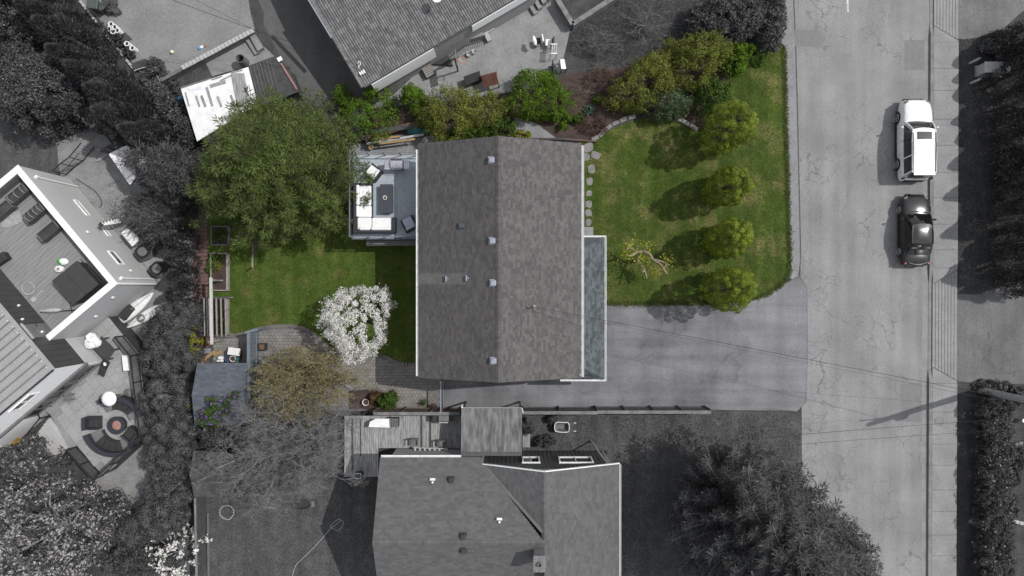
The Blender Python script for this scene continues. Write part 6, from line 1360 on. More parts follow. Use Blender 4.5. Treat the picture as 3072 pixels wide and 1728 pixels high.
obj('drum', MB().lathe([(.27, 0), (.29, .02), (.29, .28), (.305, .3), (.29, .32), (.29, .6), (.305, .62), (.29, .64), (.29, .9), (.25, .9), (.25, .2), (0, .2)], (b0.x, b0.y, 0), 18), MAT['mid'], dr); obj('inside_shade', MB().lathe([(.245, .5), (0, .51)], (b0.x, b0.y, 0), 14), MAT['hole_shade'], dr)  # near-black disc stands in for the shade inside the drum
# white-wrapped platform roof with loose boards
ZP = 2.0
WP = [yp(x, y, ZP) for x, y in ((515, 1185), (1530, 860), (1650, 1340), (1560, 1500), (760, 1980))]
pl = thing('wrapped_roof', sum(WP, Vector()) / 5 - Vector((0, 0, ZP)), 'low outbuilding roof covered in white house wrap sheet', 'shed'); obj('wall', MB().prism([sum(WP, Vector()) / 5 + (p - sum(WP, Vector()) / 5) * .93 for p in WP], 0, ZP - .12), MAT['wall_grey'], pl); obj('wrap_sheet', MB().prism(WP, ZP - .1, ZP, True), MAT['white_dirty'], pl)
obj('edge_batten', MB().bar(yp(515, 1175, ZP + .04), yp(980, 1025, ZP + .04), .07, .08), MAT['mid'], pl)
tc = bpy.data.curves.new('txt', 'FONT'); tc.body = 'Tyvek'; tc.size = .38; tc.extrude = .002; to = bpy.data.objects.new('txt', tc); COL.objects.link(to)
bpy.context.view_layer.update(); me = bpy.data.meshes.new_from_object(to.evaluated_get(bpy.context.evaluated_depsgraph_get())); bpy.data.objects.remove(to); me.name = 'lettering'; me.materials.clear(); me.materials.append(M('faded_blue_print', (.42, .5, .62), (.6, .65, .72), scale=5))
lt = piece('lettering', me, pl, yp(620, 1255, ZP + .006), .28)
bdl = [((905, 1165, 995, 1449), .13), ((585, 1240, 640, 1449), .07), ((745, 1295, 800, 1460), .1), ((825, 1290, 890, 1460), .13), ((1070, 1305, 1130, 1460), .12), ((1270, 1285, 1330, 1440), .12), ((960, 1150, 1190, 1080), .2), ((985, 1052, 1138, 1000), .07), ((1110, 1065, 1280, 985), .07), ((1270, 945, 1450, 905), .07)]
BL = ['longest weathered board on the white wrap', 'thin board along the left edge of the white wrap', 'short board left of the pair on the white wrap', 'short board next to the longest one on the wrap', 'short board right of the longest one on the wrap', 'short board nearest the plank strip on the wrap', 'wide silvery board lying crosswise on the wrap', 'thin crosswise batten near the upper edge of the wrap', 'thin slanting batten touching the plank strip', 'batten across the top of the plank strip']
for k, ((x0, y0, x1, y1), w) in enumerate(bdl):
    obj('loose_board', MB().bar(yp(x0, y0, ZP + .035), yp(x1, y1, ZP + .035), w, .05), MAT['deck_board'], label=BL[k], cat='board', group='loose boards on the white wrap')
for k in range(4):
    obj('wide_plank', MB().bar(yp(1300 + k * 48, 955, ZP + .08), yp(1395 + k * 50, 1449, ZP + .08), .19, .04), MAT['deck_board'], label=('leftmost plank of the four-plank strip on the wrap', 'second plank of the four-plank strip on the wrap', 'third plank of the four-plank strip on the wrap', 'rightmost plank of the four-plank strip on the wrap')[k], cat='plank', group='strip of four planks on the wrap')
# dark board roof next to it
DP = [yp(1535, 858, 1.7), yp(1930, 705, 1.7), t01(250, 500, 1.7), t01(320, 690, 1.7), t01(60, 800, 1.7), yp(1655, 1350, 1.7)]; dpc = sum(DP, Vector()) / 6
dkr = thing('dark_lean_to', (dpc.x, dpc.y, 0), 'dark board lean-to roof between white wrap and north drive', 'shed'); obj('wall', MB().prism([dpc + (p - dpc) * .9 for p in DP], 0, 1.6), MAT['wood_dark'], dkr); obj('roof_boards', MB().prism(DP, 1.62, 1.7, True), MAT['wood_dark'], dkr)
for i in range(7):
    a = yp(1560 + 50 * i, 850 - 18 * i, 1.73); b = a + Vector((.55, -2.1, 0)) * .95; obj('roof_batten', MB().bar(a, b, .03, .03), MAT['mid'], dkr)
obj('red_edge_board', MB().bar(t01(190, 480, 1.75), t01(310, 675, 1.75), .12, .08), MAT['red_paint'], dkr); obj('white_corner', MB().box(t01(180, 447, 1.8), (.3, .26, .1), .5), MAT['white'], dkr)
c = yp(385, 635, .1); obj('play_ball', MB().lathe([(0, -.12), (.06, -.1), (.1, -.06), (.12, 0), (.1, .06), (.06, .1), (0, .12)], (c.x, c.y, .13), 14), MAT['yellow'], smooth=True, label='small pale yellow ball on the gravel yard', cat='ball')
c = yp(840, 555, .1); ty = thing('toy', (c.x, c.y, 0), 'blue, white and pink toy lying on the gravel yard', 'toy'); obj('blue_end', MB().box((c.x - .22, c.y - .06, .06), (.17, .2, .12), .4, .03), MAT['sky_blue'], ty); obj('white_middle', MB().box((c.x - .05, c.y, .05), (.2, .17, .1), .4, .02), MAT['white'], ty); obj('pink_end', MB().box((c.x + .17, c.y + .08, .05), (.22, .16, .09), .4, .03), MAT['terracotta'], ty)
c = yp(520, 1345, .2); obj('blue_tub', MB().lathe([(.15, 0), (.19, .28), (.2, .28), (.17, .25), (0, .1)], (c.x, c.y, 0), 12), MAT['blue'], label='small blue tub beside the white wrapped roof', cat='tub')
def pot(c, r, h, mat, lab, g):
    t = thing('plant_pot', (c.x, c.y, 0), lab, 'pot', g); obj('pot', MB().lathe([(r * .85, 0), (r, h), (r * .72, h), (r * .68, h * .6)], (c.x, c.y, 0), 16), MAT[mat], t); obj('soil', MB().lathe([(r * .75, h * .75), (0, h * .76)], (c.x, c.y, 0), 12), MAT['hole_shade'], t)  # soil disc takes the hollow's shade as its colour
wl2 = [(727, 465, 'white pot at the top of the cluster by the yard edge'), (797, 520, 'white pot second in the right row of the cluster'), (850, 590, 'white pot third in the right row of the cluster'), (690, 558, 'white pot at the left of the cluster, nearest the hedge'), (768, 612, 'white pot lowest in the left row of the cluster'), (1035, 845, 'upper of the two separate white pots'), (1140, 930, 'lower of the two separate white pots')]
for x, y, lab in wl2: pot(pB(x, y, .45), .17, .5, 'white', lab, 'white pots along the yard edge')
for x, y, lab in ((820, 710, 'black pot just below the white cluster'), (905, 835, 'large black pot left of the separate white pots'), (1005, 985, 'black pot below the large black one'), (1110, 1060, 'black pot nearest the timber trough')): pot(pB(x, y, .35), .2, .38, 'dark', lab, 'black pots along the yard edge')
c = pB(980, 710, .2); obj('dark_tarp', MB().add([(c.x - .3, c.y + .2, .02), (c.x + .15, c.y + .25, .35), (c.x + .45, c.y - .12, .03), (c.x - .1, c.y - .3, .3)], [(0, 1, 3), (1, 2, 3), (0, 3, 2), (0, 2, 1)]), MAT['dark'], label='folded dark tarp between the groups of pots', cat='tarp')
a, b = pB(1150, 1290, .35), pB(1410, 1200, .35); tg = thing('timber_trough', ((a.x + b.x) / 2, (a.y + b.y) / 2, 0), 'long dark timber trough at the end of the pots', 'planter'); obj('body', MB().bar((a.x, a.y, .17), (b.x, b.y, .17), .5, .34), MAT['wood_dark'], tg); obj('soil', MB().bar((a.x, a.y, .345), (b.x, b.y, .345), .38, .02), MAT['soil_grey'], tg); obj('rim', MB().bar((a.x + .1, a.y - .26, .36), (b.x + .1, b.y - .26, .36), .05, .05), MAT['light'], tg)
c = pB(360, 65, 1.0); bi = thing('wheelie_bin', (c.x, c.y, 0), 'dull green wheeled bin at the top of the yard', 'bin'); obj('body', MB().box((c.x, c.y, .48), (.62, .56, .94), -.1, .04), MAT['green_bin'], bi); obj('lid', MB().box((c.x, c.y, .99), (.7, .66, .08), -.1, .03), MAT['green_bin'], bi); obj('handle', MB().bar((c.x + .36, c.y - .25, .92), (c.x + .36, c.y + .25, .92), .04), MAT['dark'], bi)
for i in range(2): obj('wheel', MB().tube([(c.x + .3, c.y - .25 + i * .45, .1), (c.x + .3, c.y - .2 + i * .45, .1)], .1, 10), MAT['tyre'], bi)
c = pB(600, 90, .8); sk = thing('brush_pile', (c.x, c.y, 0), 'dark heap of boards and brush next to the green bin', 'pile')
for i in range(9): obj('stick', MB().bar((c.x + random.uniform(-.5, .5), c.y + random.uniform(-.4, .4), .1 + .1 * i), (c.x + random.uniform(-.2, .9), c.y + random.uniform(-.6, .6), .1 + .08 * i), .25, .04), MAT['wood_dark'], sk)
a, b = pB(100, 0, .2), pB(1200, 1390, .2); ye = thing('concrete_border', ((a.x + b.x) / 2, (a.y + b.y) / 2, 0), 'broken pale concrete border between yard and cypress row', 'border'); d = b - a
for i in range(22):
    if i in (7, 13, 17): continue
    p = a + d * (i + .5) / 22; obj('segment', MB().box((p.x, p.y, .08), (d.length / 22 - .04, .16, .16), math.atan2(d.y, d.x) + random.uniform(-.06, .06), .02), MAT['light'], ye)

# ------------------------------------------------------------------ north patio things
def nstep(P, z, mat): return MB().prism([pN(x, y) for x, y in P], 0, z)
pf = thing('porch', pN(800, 300), 'concrete porch with ramp and black railing under the tile roof', 'porch')
obj('platform', MB().prism([pN(x, y) for x, y in ((430, 270), (700, 120), (1100, 90), (1250, 220), (870, 330), (590, 520))], 0, .7), MAT['concrete'], pf); obj('painted_shade_slab', MB().prism([pN(x, y) for x, y in ((90, 440), (440, 260), (660, 720), (200, 690))], 0, .25), MAT['dark'], pf)  # shade beside the porch put in as a dark-coloured slab
for i, P in enumerate((((1165, 85), (1250, 45), (1360, 265), (1290, 300)), ((1250, 45), (1380, 0), (1415, 60), (1290, 130)))): obj('step', MB().prism([pN(x, y) for x, y in P], 0, .35 - .12 * i), MAT['light'], pf)
rl_ = [pN(580, 560, 1.6), pN(870, 350, 1.6), pN(1260, 235, 1.6)]; rr_ = obj('railing', MB().tube(rl_, .035, 6), MAT['black'], pf)
for a, b in zip(rl_[:-1], rl_[1:]):
    for i in range(12): p = a + (b - a) * i / 12; obj('baluster', MB().bar((p.x, p.y, .7), p, .025), MAT['black'], rr_)
bh = thing('basketball_hoop', pN(770, 650), 'small basketball hoop with orange rim on the north patio', 'hoop'); c = pN(820, 590, 2.2); obj('rim', MB().tube([(c.x + .2 * math.cos(a), c.y + .2 * math.sin(a), 2.2) for a in np.linspace(0, 6.283, 18)[:-1]], .014, 5, closed=True), MAT['orange'], bh); obj('bracket', MB().box((c.x - .24, c.y - .03, 2.2), (.12, .1, .06)), MAT['orange'], bh)
obj('net', MB().lathe([(.19, 0), (.12, -.2), (.1, -.3)], (c.x, c.y, 2.19), 10), glass('net_white', grey(.5), .9, .3), bh)
c2 = c + Vector((-.32, -.05, 0)); obj('backboard', MB().box((c2.x, c2.y, 2.4), (.04, 1.0, .66), .12), MAT['mid'], bh); obj('pole', MB().bar((c2.x - .1, c2.y, 0), (c2.x - .1, c2.y, 2.3), .08), MAT['black'], bh)
for k, (x, y) in enumerate(((945, 490), (1040, 440))): c = pN(x, y, .3); obj('white_tub', MB().lathe([(.12, 0), (.16, .26), (.17, .26), (.14, .24), (0, .1)], (c.x, c.y, .01), 12), MAT['light'], label=('pale tub under the porch railing, nearer the hoop', 'pale tub under the porch railing, nearer the steps')[k], cat='tub')
c = pN(210, 800, .4); wc_ = thing('firewood_crate', (c.x, c.y, 0), 'pale slatted crate against the house near the eave', 'crate'); rz = .53
for i in range(5): obj('slat', MB().box((c.x - math.sin(rz) * (-.3 + .15 * i), c.y + math.cos(rz) * (-.3 + .15 * i), .45), (.62, .1, .04), rz), MAT['wood_grey'], wc_)
obj('body', MB().box((c.x, c.y, .2), (.6, .7, .4), rz), MAT['mid'], wc_)
obj('dark_hedge_box', MB(), None) if False else None
c = pN(1340, 930, .8); rs = thing('rusty_lean_to', (c.x, c.y, 0), 'rust-red corrugated sheet roof poking from the shrubs', 'shed'); m = MB(); A0, A1, A2 = pN(1160, 890, 1.0), pN(1440, 815, 1.0), pN(1490, 1035, .8); n = 28
for i in range(n + 1): p = A0 + (A1 - A0) * i / n; h = .03 * (1 if i % 2 else -1); m.v += [(p.x, p.y, p.z + h), (p.x + (A2 - A1).x, p.y + (A2 - A1).y, .8 + h)]
m.f = [(2 * i, 2 * i + 2, 2 * i + 3, 2 * i + 1) for i in range(n)]; obj('roof_sheet', m, MAT['rust'], rs)
for p in (A0, A1, A2): obj('post', MB().bar((p.x * .99 + c.x * .01, p.y, 0), (p.x * .99 + c.x * .01, p.y, p.z - .05), .07), MAT['wood_dark'], rs)
obj('dark_bin_box', MB().prism([pN(x, y) for x, y in ((860, 965), (1150, 860), (1170, 1010), (900, 1120))], 0, .7), MAT['black'], label='black open box beside the rust-red sheet roof', cat='box')
# patio chairs and rack
def pchair(c, rz, lab, mats):
    t = thing('garden_chair', (c.x, c.y, 0), lab, 'chair', 'garden chairs on the north patio'); ca, sa = math.cos(rz), math.sin(rz)
    def R(x, y, z): return Vector((c.x + x * ca - y * sa, c.y + x * sa + y * ca, z))
    obj('seat', MB().box(R(0, 0, .44), (.42, .42, .06), rz, .02), MAT[mats[0]], t); obj('backrest', MB().bar(R(-.22, 0, .48), R(-.32, 0, .95), .46, .06, up=(math.cos(rz), math.sin(rz), .1)), MAT[mats[1]], t)
    for sx in (-1, 1):
        for sy in (-1, 1): obj('leg', MB().bar(R(sx * .18, sy * .18, 0), R(sx * .18, sy * .18, .41), .04), MAT['black'], t)
pchair(pM(440, 745, .45), 3.3, 'garden chair with white back and dark seat', ('dark', 'white')); pchair(pM(640, 770, .45), 3.1, 'garden chair with white seat beside the folded rack', ('white', 'black'))
obj('backrest_shell', MB().tube([pM(365, 660, .9), pM(380, 740, .95), pM(400, 810, .8)], [.08, .16, .1], 8), MAT['white'], label='white bucket chair shell standing on the north patio', cat='chair')
c = pM(740, 880, .8); rk_ = thing('drying_rack', (c.x, c.y, 0), 'folded black and white drying rack at the patio edge', 'rack')
for i in range(6): obj('bar', MB().bar(pM(690 + i * 18, 810, .95), pM(680 + i * 18, 985, .95), .025), MAT['white' if i % 2 else 'black'], rk_)
for y in (800, 970): obj('end_bar', MB().bar(pM(680, y, .97), pM(795, y, .97), .06), MAT['white'], rk_)
for x, y in ((685, 810), (790, 810), (675, 980), (785, 980)): p = pM(x, y, .94); obj('leg', MB().bar((p.x, p.y, 0), p, .03), MAT['black'], rk_)
P = [pM(x, y, .75) for x, y in ((845, 1075), (925, 1068), (958, 1245), (870, 1250))]; wt = thing('white_side_table', sum(P, Vector()) / 4 - Vector((0, 0, .75)), 'narrow bright white table at the edge of the concrete', 'table'); obj('table_top', MB().prism(P, .71, .75), MAT['white'], wt)
for p in P: obj('leg', MB().bar((p.x, p.y, 0), (p.x, p.y, .7), .04), MAT['black'], wt)
a, b = pM(715, 1090, 1.3), pM(745, 1400, 1.3); sb_ = thing('black_board', (a.x, a.y, 0), 'black upright screen board behind the green shrub', 'screen'); obj('board', MB().bar((a.x, a.y, .7), (b.x, b.y, .7), .06, 1.3), MAT['black'], sb_); obj('foot', MB().bar((a.x - .2, a.y, .03), (a.x + .2, a.y, .03), .06), MAT['black'], sb_)
# grey planter bed with timber walls at the top
tb_ = thing('walled_bed', pM(1080, 400), 'raised grey bed with thick timber walls at the top edge', 'garden bed'); pth = [pM(800, -20, .8), pM(1075, 430, .8), pM(1932, -120, .8)]
for a, b in zip(pth[:-1], pth[1:]): obj('wall', MB().bar((a.x, a.y, .4), (b.x, b.y, .4), .3, .8), MAT['fence'], tb_)
obj('soil', MB().sheet([pth[0], pth[1], pth[2], pth[2] + Vector((0, 4, 0)), pth[0] + Vector((0, 4, 0))], .55), MAT['soil_grey'], tb_)
pst = thing('patio_stair', pM(330, 160), 'row of concrete steps casting dark shadows at the top edge', 'steps')
for i in range(4): obj('step', MB().prism([pM(x, y) for x, y in ((225 + 100 * i, 45 - 60 * i), (300 + 100 * i, 10 - 60 * i), (455 + 70 * i, 240 - 70 * i), (375 + 75 * i, 290 - 75 * i))], 0, .25 + .2 * i), MAT['concrete'], pst)
# wood pile along the north shrubs
wp = thing('timber_stack', t01(1050, 1010), 'stack of old timbers and sheets under the green shrubs', 'timber stack')
for (x0, y0, x1, y1), w, mt, z in (((835, 1085, 1265, 1015), .13, 'light', .7), ((930, 1085, 1200, 1050), .13, 'wood', .85), ((870, 1055, 1085, 1035), .2, 'wood', .7), ((800, 1040, 1230, 930), .35, 'rust', .5), ((820, 1000, 1220, 950), .3, 'wood_dark', .6), ((850, 1115, 885, 1105), .25, 'wood', .5)):
    obj('timber', MB().bar(t01(x0, y0, z), t01(x1, y1, z), w, .08), MAT[mt], wp)
for (x0, y0, x1, y1) in ((840, 1040, 840, 1085), (1240, 960, 1250, 1015)): obj('bearer', MB().bar(t01(x0, y0, .3), t01(x1, y1, .3), .2, .55), MAT['wood_dark'], wp)
a = t01(1220, 985, .75); obj('green_tarp', MB().lathe([(.5, 0), (.45, .2), (.3, .32), (0, .36)], (a.x, a.y, .35), 8, 1.6, .6), MAT['teal'], label='crumpled dark green tarp at the end of the timber stack', cat='tarp')
a = t01(1075, 790, .4); obj('bent_pipe', MB().tube(smooth_curve([t01(1100, 745, .2), t01(1075, 765, .5), t01(1070, 800, .6), t01(1085, 822, .2)], 5), .03, 6), MAT['dark'], label='bent dark hose on the concrete between two shrubs', cat='hose')
obj('bed_timber', MB().bar(t02(0, 1048, .1), t02(390, 1050, .1), .12, .2), MAT['wood_dark'], label='dark timber edge of the garden bed along the house', cat='timber', origin=t02(200, 1048)); obj('bed_timber', MB().bar(t02(395, 1052, .1), t02(640, 1068, .1), .1, .2), MAT['fence_brown'], label='brown timber edge between garden bed and stepping stones', cat='timber', origin=t02(500, 1055))
# ------------------------------------------------------------------ vegetation
def unit(v): return v / (np.linalg.norm(v, axis=1, keepdims=True) + 1e-9)
def leaf_quads(P, N, L, Wd, r, jit=.5, axis=None):
    """small folded diamonds at P facing about N"""
    n = len(P); N = unit(N + jit * r.normal(0, 1, (n, 3)))
    A = unit(np.cross(N, r.normal(0, 1, (n, 3)))) if axis is None else unit(axis + .25 * r.normal(0, 1, (n, 3)))
    B = unit(np.cross(N, A)); l = (L * r.uniform(.6, 1.35, n))[:, None]; w = (Wd * r.uniform(.6, 1.35, n))[:, None]
    V = np.stack([P - A * l * .5, P + B * w * .5 - N * w * .18, P + A * l * .5, P - B * w * .5 - N * w * .18], 1).reshape(-1, 3)
    return V, np.arange(4 * n).reshape(-1, 4)
def cat(parts):
    Vs, Fs, o = [], [], 0
    for V, Fc in parts: Vs.append(V); Fs.append(Fc + o); o += len(V)
    return np.concatenate(Vs), np.concatenate(Fs)
def prisms(A, B, ra, rb):
    """tapered three-sided twigs from A to B"""
    n = len(A); D = unit(B - A); X = unit(np.cross(D, np.tile([[.31, .17, .93]], (n, 1)))); Y = np.cross(D, X); V = []
    for Q, R in ((A, ra), (B, rb)):
        for k in range(3): t = 2.0944 * k; V.append(Q + (X * math.cos(t) + Y * math.sin(t)) * R[:, None])
    V = np.stack(V, 1).reshape(-1, 3); i = np.arange(n)[:, None] * 6
    Fc = np.concatenate([i + np.array([[a, (a + 1) % 3, 3 + (a + 1) % 3, 3 + a]]) for a in range(3)])
    return V, Fc
def shape_blob(r, n, ex=.5):
    a = r.uniform(0, 6.283, n); q = np.sqrt(r.uniform(0, 1, n)); return a, q
def make_bush(name, label, c, rx, ry, h, mat, seed, cat_='shrub', clumps=60, cr=.35, per=90, leaf=(.12, .07), rot=0.0, lob=.16, group=None, stem='bark', base=.25, up=.35, flowers=None, shoots=0, trunk_h=.3, flat=False, jit=.6, gaps=0.0, profile=.5):
    r = np.random.default_rng(seed); t = thing(name, (c.x, c.y, 0), label, cat_, group)
    a, q = shape_blob(r, clumps); ph = r.uniform(0, 6.283, 3); k = 1 + lob * (np.sin(2 * a + ph[0]) * .5 + np.sin(3 * a + ph[1]) * .6 + np.sin(5 * a + ph[2]) * .4)
    if gaps: q = q * (1 - 0) ; keep = (np.sin(3.1 * q * 4 + ph[0] + 2 * a) + r.normal(0, .6, clumps)) > -1.2 + gaps; a, q, k = a[keep], q[keep], k[keep]
    x0, y0 = np.cos(a) * q * rx * k, np.sin(a) * q * ry * k; cr_, sr = math.cos(rot), math.sin(rot)
    X, Y = c.x + x0 * cr_ - y0 * sr, c.y + x0 * sr + y0 * cr_
    Z = h * (base + (1 - base) * np.maximum(0, 1 - q ** 2) ** profile) - cr * .5 + r.normal(0, cr * .35, len(q))
    # lower ring to close the sides
    m = max(6, len(q) // 2); a2 = r.uniform(0, 6.283, m); k2 = 1 + lob * (np.sin(2 * a2 + ph[0]) * .5 + np.sin(3 * a2 + ph[1]) * .6 + np.sin(5 * a2 + ph[2]) * .4); qq = r.uniform(.75, .97, m)
    x1, y1 = np.cos(a2) * qq * rx * k2, np.sin(a2) * qq * ry * k2
    C = np.concatenate([np.c_[X, Y, Z], np.c_[c.x + x1 * cr_ - y1 * sr, c.y + x1 * sr + y1 * cr_, h * base * r.uniform(.2, 1, m)]])
    C[:, 2] = np.maximum(C[:, 2], cr * .35); R = cr * r.uniform(.65, 1.3, len(C))
    n = len(C) * per; ci = np.repeat(np.arange(len(C)), per); d = unit(r.normal(0, 1, (n, 3)) + np.array([0, 0, up]))
    sq = np.ones((n, 3));  sq[:, 2] = .6 if flat else .9
    P = C[ci] + d * sq * (R[ci] * r.uniform(.7, 1.08, n))[:, None]; P[:, 2] = np.maximum(P[:, 2], .03)
    V, Fc = leaf_quads(P, d, leaf[0], leaf[1], r, jit)
    np_obj('crown', V, Fc, mat, t, kind=None)
    # stems and limbs
    m = MB(); nl = 7
    for i in range(nl):
        j = r.integers(len(C)); e = C[j]; b = Vector((c.x + r.normal(0, .08 * rx), c.y + r.normal(0, .08 * ry), 0)); e = Vector(e); mid = b * .45 + e * .55 + Vector((0, 0, .15 * h)); m.tube([b, mid, e], [.035 + .012 * h, .025 + .006 * h, .012], 5)
    obj('stem', m, MAT[stem], t)
    if shoots:
        j = r.integers(0, len(C), shoots); A = C[j] + np.c_[np.zeros((shoots, 2)), np.full(shoots, cr * .4)]; D = unit(np.c_[(A[:, :2] - np.array([c.x, c.y])) * .5 + r.normal(0, .5, (shoots, 2)), np.full(shoots, .7)]) * (cr * 1.8 * r.uniform(.5, 1.6, shoots))[:, None]
        V, Fc = prisms(A, A + D, np.full(shoots, .012), np.full(shoots, .004)); np_obj('shoots', V, Fc, MAT[stem], t, kind='stuff')
        f = np.repeat(np.arange(shoots), 7); tt = r.uniform(.25, 1, len(f)); V, Fc = leaf_quads(A[f] + D[f] * tt[:, None], r.normal(0, 1, (len(f), 3)) + [0, 0, .8], leaf[0], leaf[1], r); np_obj('shoot_leaves', V, Fc, mat, t)
    if flowers:
        fm, nf, fs = flowers; j = r.integers(0, len(C), nf); d = unit(r.normal(0, 1, (nf, 3)) + np.array([0, 0, .9])); P0 = C[j] + d * (R[j] * 1.08)[:, None]
        f = np.repeat(np.arange(nf), 6); P = P0[f] + r.normal(0, fs * .35, (len(f), 3)); V, Fc = leaf_quads(P, d[f] + [0, 0, .5], fs, fs * .8, r, .5); np_obj('blossom', V, Fc, fm, t)
    return t
def bush(tile, x, y, rx, ry, h, name, label, mat, seed, **kw):
    zc = h * .5; c = tile(x, y, zc); k = tile.o[2] * (CAM_H - zc) / FOCAL
    return make_bush(name, label, c, rx * k, ry * k, h, mat, seed, **kw)
def conifer(name, label, base, R, H, mat, seed, z0=.6, whorls=16, per=11, prof=.75, droop=.25, twig=.5, needle=(.26, .06), dens=1.0, upturn=.15, bark='bark', tipmat=None, lob=.12, inner=.15):
    r = np.random.default_rng(seed); t = thing(name, (base.x, base.y, 0), label, 'tree'); ph = r.uniform(0, 6.283, 3)
    obj('trunk', MB().tube([(base.x, base.y, 0), (base.x, base.y, H * .5), (base.x, base.y, H * .97)], [.1 + .02 * H, .05 + .012 * H, .02], 9), MAT[bark], t)
    bA, bB, bra, brb, nP, nA, nN = [], [], [], [], [], [], []
    for w in range(whorls):
        f = w / (whorls - 1); z = z0 + (H - z0) * f ** 1.05; Rw = R * max(.06, (1 - f) ** prof) * (1 if f > .1 else .9); nb = max(4, int(per * (.5 + .6 * (1 - f))))
        a0 = r.uniform(0, 6.28)
        for b in range(nb):
            a = a0 + 6.283 * b / nb + r.normal(0, .16); L = Rw * r.uniform(.78, 1.12) * (1 + lob * (math.sin(2 * a + ph[0]) * .5 + math.sin(3 * a + ph[1]) * .6 + math.sin(5 * a + ph[2]) * .4)); dirh = np.array([math.cos(a), math.sin(a), 0]); side = np.array([-math.sin(a), math.cos(a), 0])
            ns = max(4, int(L / .22)); s = np.linspace(0, 1, ns + 1); zz = z + L * (-.12 - droop * s + upturn * s * s * 2 + .12) + r.normal(0, .15)
            pts_ = np.array([base.x, base.y, 0]) + dirh * (L * s)[:, None] + np.c_[np.zeros((ns + 1, 2)), zz] + side * (r.normal(0, .06) * L * s ** 2)[:, None]
            bA.append(pts_[:-1]); bB.append(pts_[1:]); rad = (.012 + .011 * L) * (1 - .8 * s); bra.append(rad[:-1]); brb.append(rad[1:])
            for i in range(1, ns + 1):
                if s[i] < inner: continue
                tl = twig * (1.15 - .75 * s[i]) * r.uniform(.6, 1.3) * min(1, .4 + L / 2.2)
                for sg in ((-1, 1) if i < ns else (-1, 0, 1)):
                    d = dirh * (.75 if sg else 1) + side * sg * .8 + np.array([0, 0, r.normal(.02, .12)]); d /= np.linalg.norm(d); e = pts_[i] + d * tl
                    bA.append(pts_[i][None]); bB.append(e[None]); bra.append(np.array([.008])); brb.append(np.array([.003]))
                    k = max(3, int(tl / .11 * dens)); u = r.uniform(.05, 1.05, k); q = pts_[i] + d * (tl * u)[:, None]
                    sd = r.choice([-1, 1], k); perp = np.cross(d, [0, 0, 1]); ax = d * .8 + perp * (sd * .55)[:, None] + np.c_[np.zeros((k, 2)), r.normal(.1, .15, k)]
                    nP.append(q + ax * needle[0] * .35); nA.append(ax); nN.append(np.tile([[0, 0, 1.0]], (k, 1)))
    V, Fc = prisms(np.concatenate(bA), np.concatenate(bB), np.concatenate(bra), np.concatenate(brb)); np_obj('branches', V, Fc, MAT[bark], t)
    nc = int(38000 * (R / 5) ** 2); fz = r.uniform(0, 1, nc) ** 1.2; aa = r.uniform(0, 6.283, nc); qq = np.sqrt(r.uniform(.1, .62, nc)) * R * np.maximum(.05, (1 - fz)) ** prof
    Pc = np.c_[base.x + np.cos(aa) * qq, base.y + np.sin(aa) * qq, z0 + (H - z0) * fz - .15 - droop * qq * .5]; Vc, Fcc = leaf_quads(Pc, np.tile([[0, 0, 1.0]], (nc, 1)), .34, .07, r, .6); np_obj('inner_foliage', Vc, Fcc, mat, t)
    P, A, N = np.concatenate(nP), np.concatenate(nA), np.concatenate(nN); V, Fc = leaf_quads(P, N, needle[0], needle[1], r, .45, A)
    np_obj('crown', V, Fc, mat, t); return t
def egg_cedar(name, label, c, R, H, mat, seed, n=150, per=130, cr=.36, group=None, leaf=(.085, .055), lean=.0, holes=5, prof=1.0, cat_='shrub'):
    r = np.random.default_rng(seed); t = thing(name, (c.x, c.y, 0), label, cat_, group); ga = math.pi * (3 - math.sqrt(5)); C, Rr = [], []; hl = unit(r.normal(0, 1, (holes, 3)) + [0.2, -.2, .5])
    for i in range(n):
        f = (i + .5) / n; z = f; rad = R * (math.sin(math.pi * (f * .86 + .1)) ** .62) if f > .25 else R * (.72 + f * .9); a = ga * i + r.normal(0, .12)
        rad *= 1 + .1 * math.sin(3 * a + seed) + r.normal(0, .055); p = np.array([math.cos(a) * rad * .86, math.sin(a) * rad * .86, .15 + z * (H - .45)])
        dn = np.array([math.cos(a), math.sin(a), (f - .45) * 2.2]); dn /= np.linalg.norm(dn)
        if holes and (hl @ dn).max() > .965 and r.random() < .85: continue
        C.append(p + [c.x, c.y, 0]); Rr.append(cr * r.uniform(.7, 1.35))
    C = np.array(C); Rr = np.array(Rr); m = len(C) * per; ci = np.repeat(np.arange(len(C)), per)
    out = unit(np.c_[C[:, :2] - [c.x, c.y], (C[:, 2] - H * .4) * .8]); d = unit(r.normal(0, 1, (m, 3)) + out[ci] * 1.1 + [0, 0, .2]); P = C[ci] + d * (Rr[ci] * r.uniform(.9, 1.04, m))[:, None]; P[:, 2] = np.maximum(P[:, 2], .05)
    V, Fc = leaf_quads(P, d, leaf[0], leaf[1], r, .3); np_obj('crown', V, Fc, mat, t)
    obj('trunk', MB().tube([(c.x, c.y, 0), (c.x + .03, c.y, H * .5), (c.x, c.y, H * .85)], [.12, .09, .03], 8), MAT['bark'], t)
    m_ = MB(); 
    for j in r.integers(0, len(C), 26): e = Vector(C[j]); b = Vector((c.x, c.y, max(.2, e.z - .7))); m_.tube([b, (b + e) / 2 + Vector((0, 0, .05)), e], [.045, .03, .015], 5)
    obj('branches', m_, MAT['bark'], t); return t
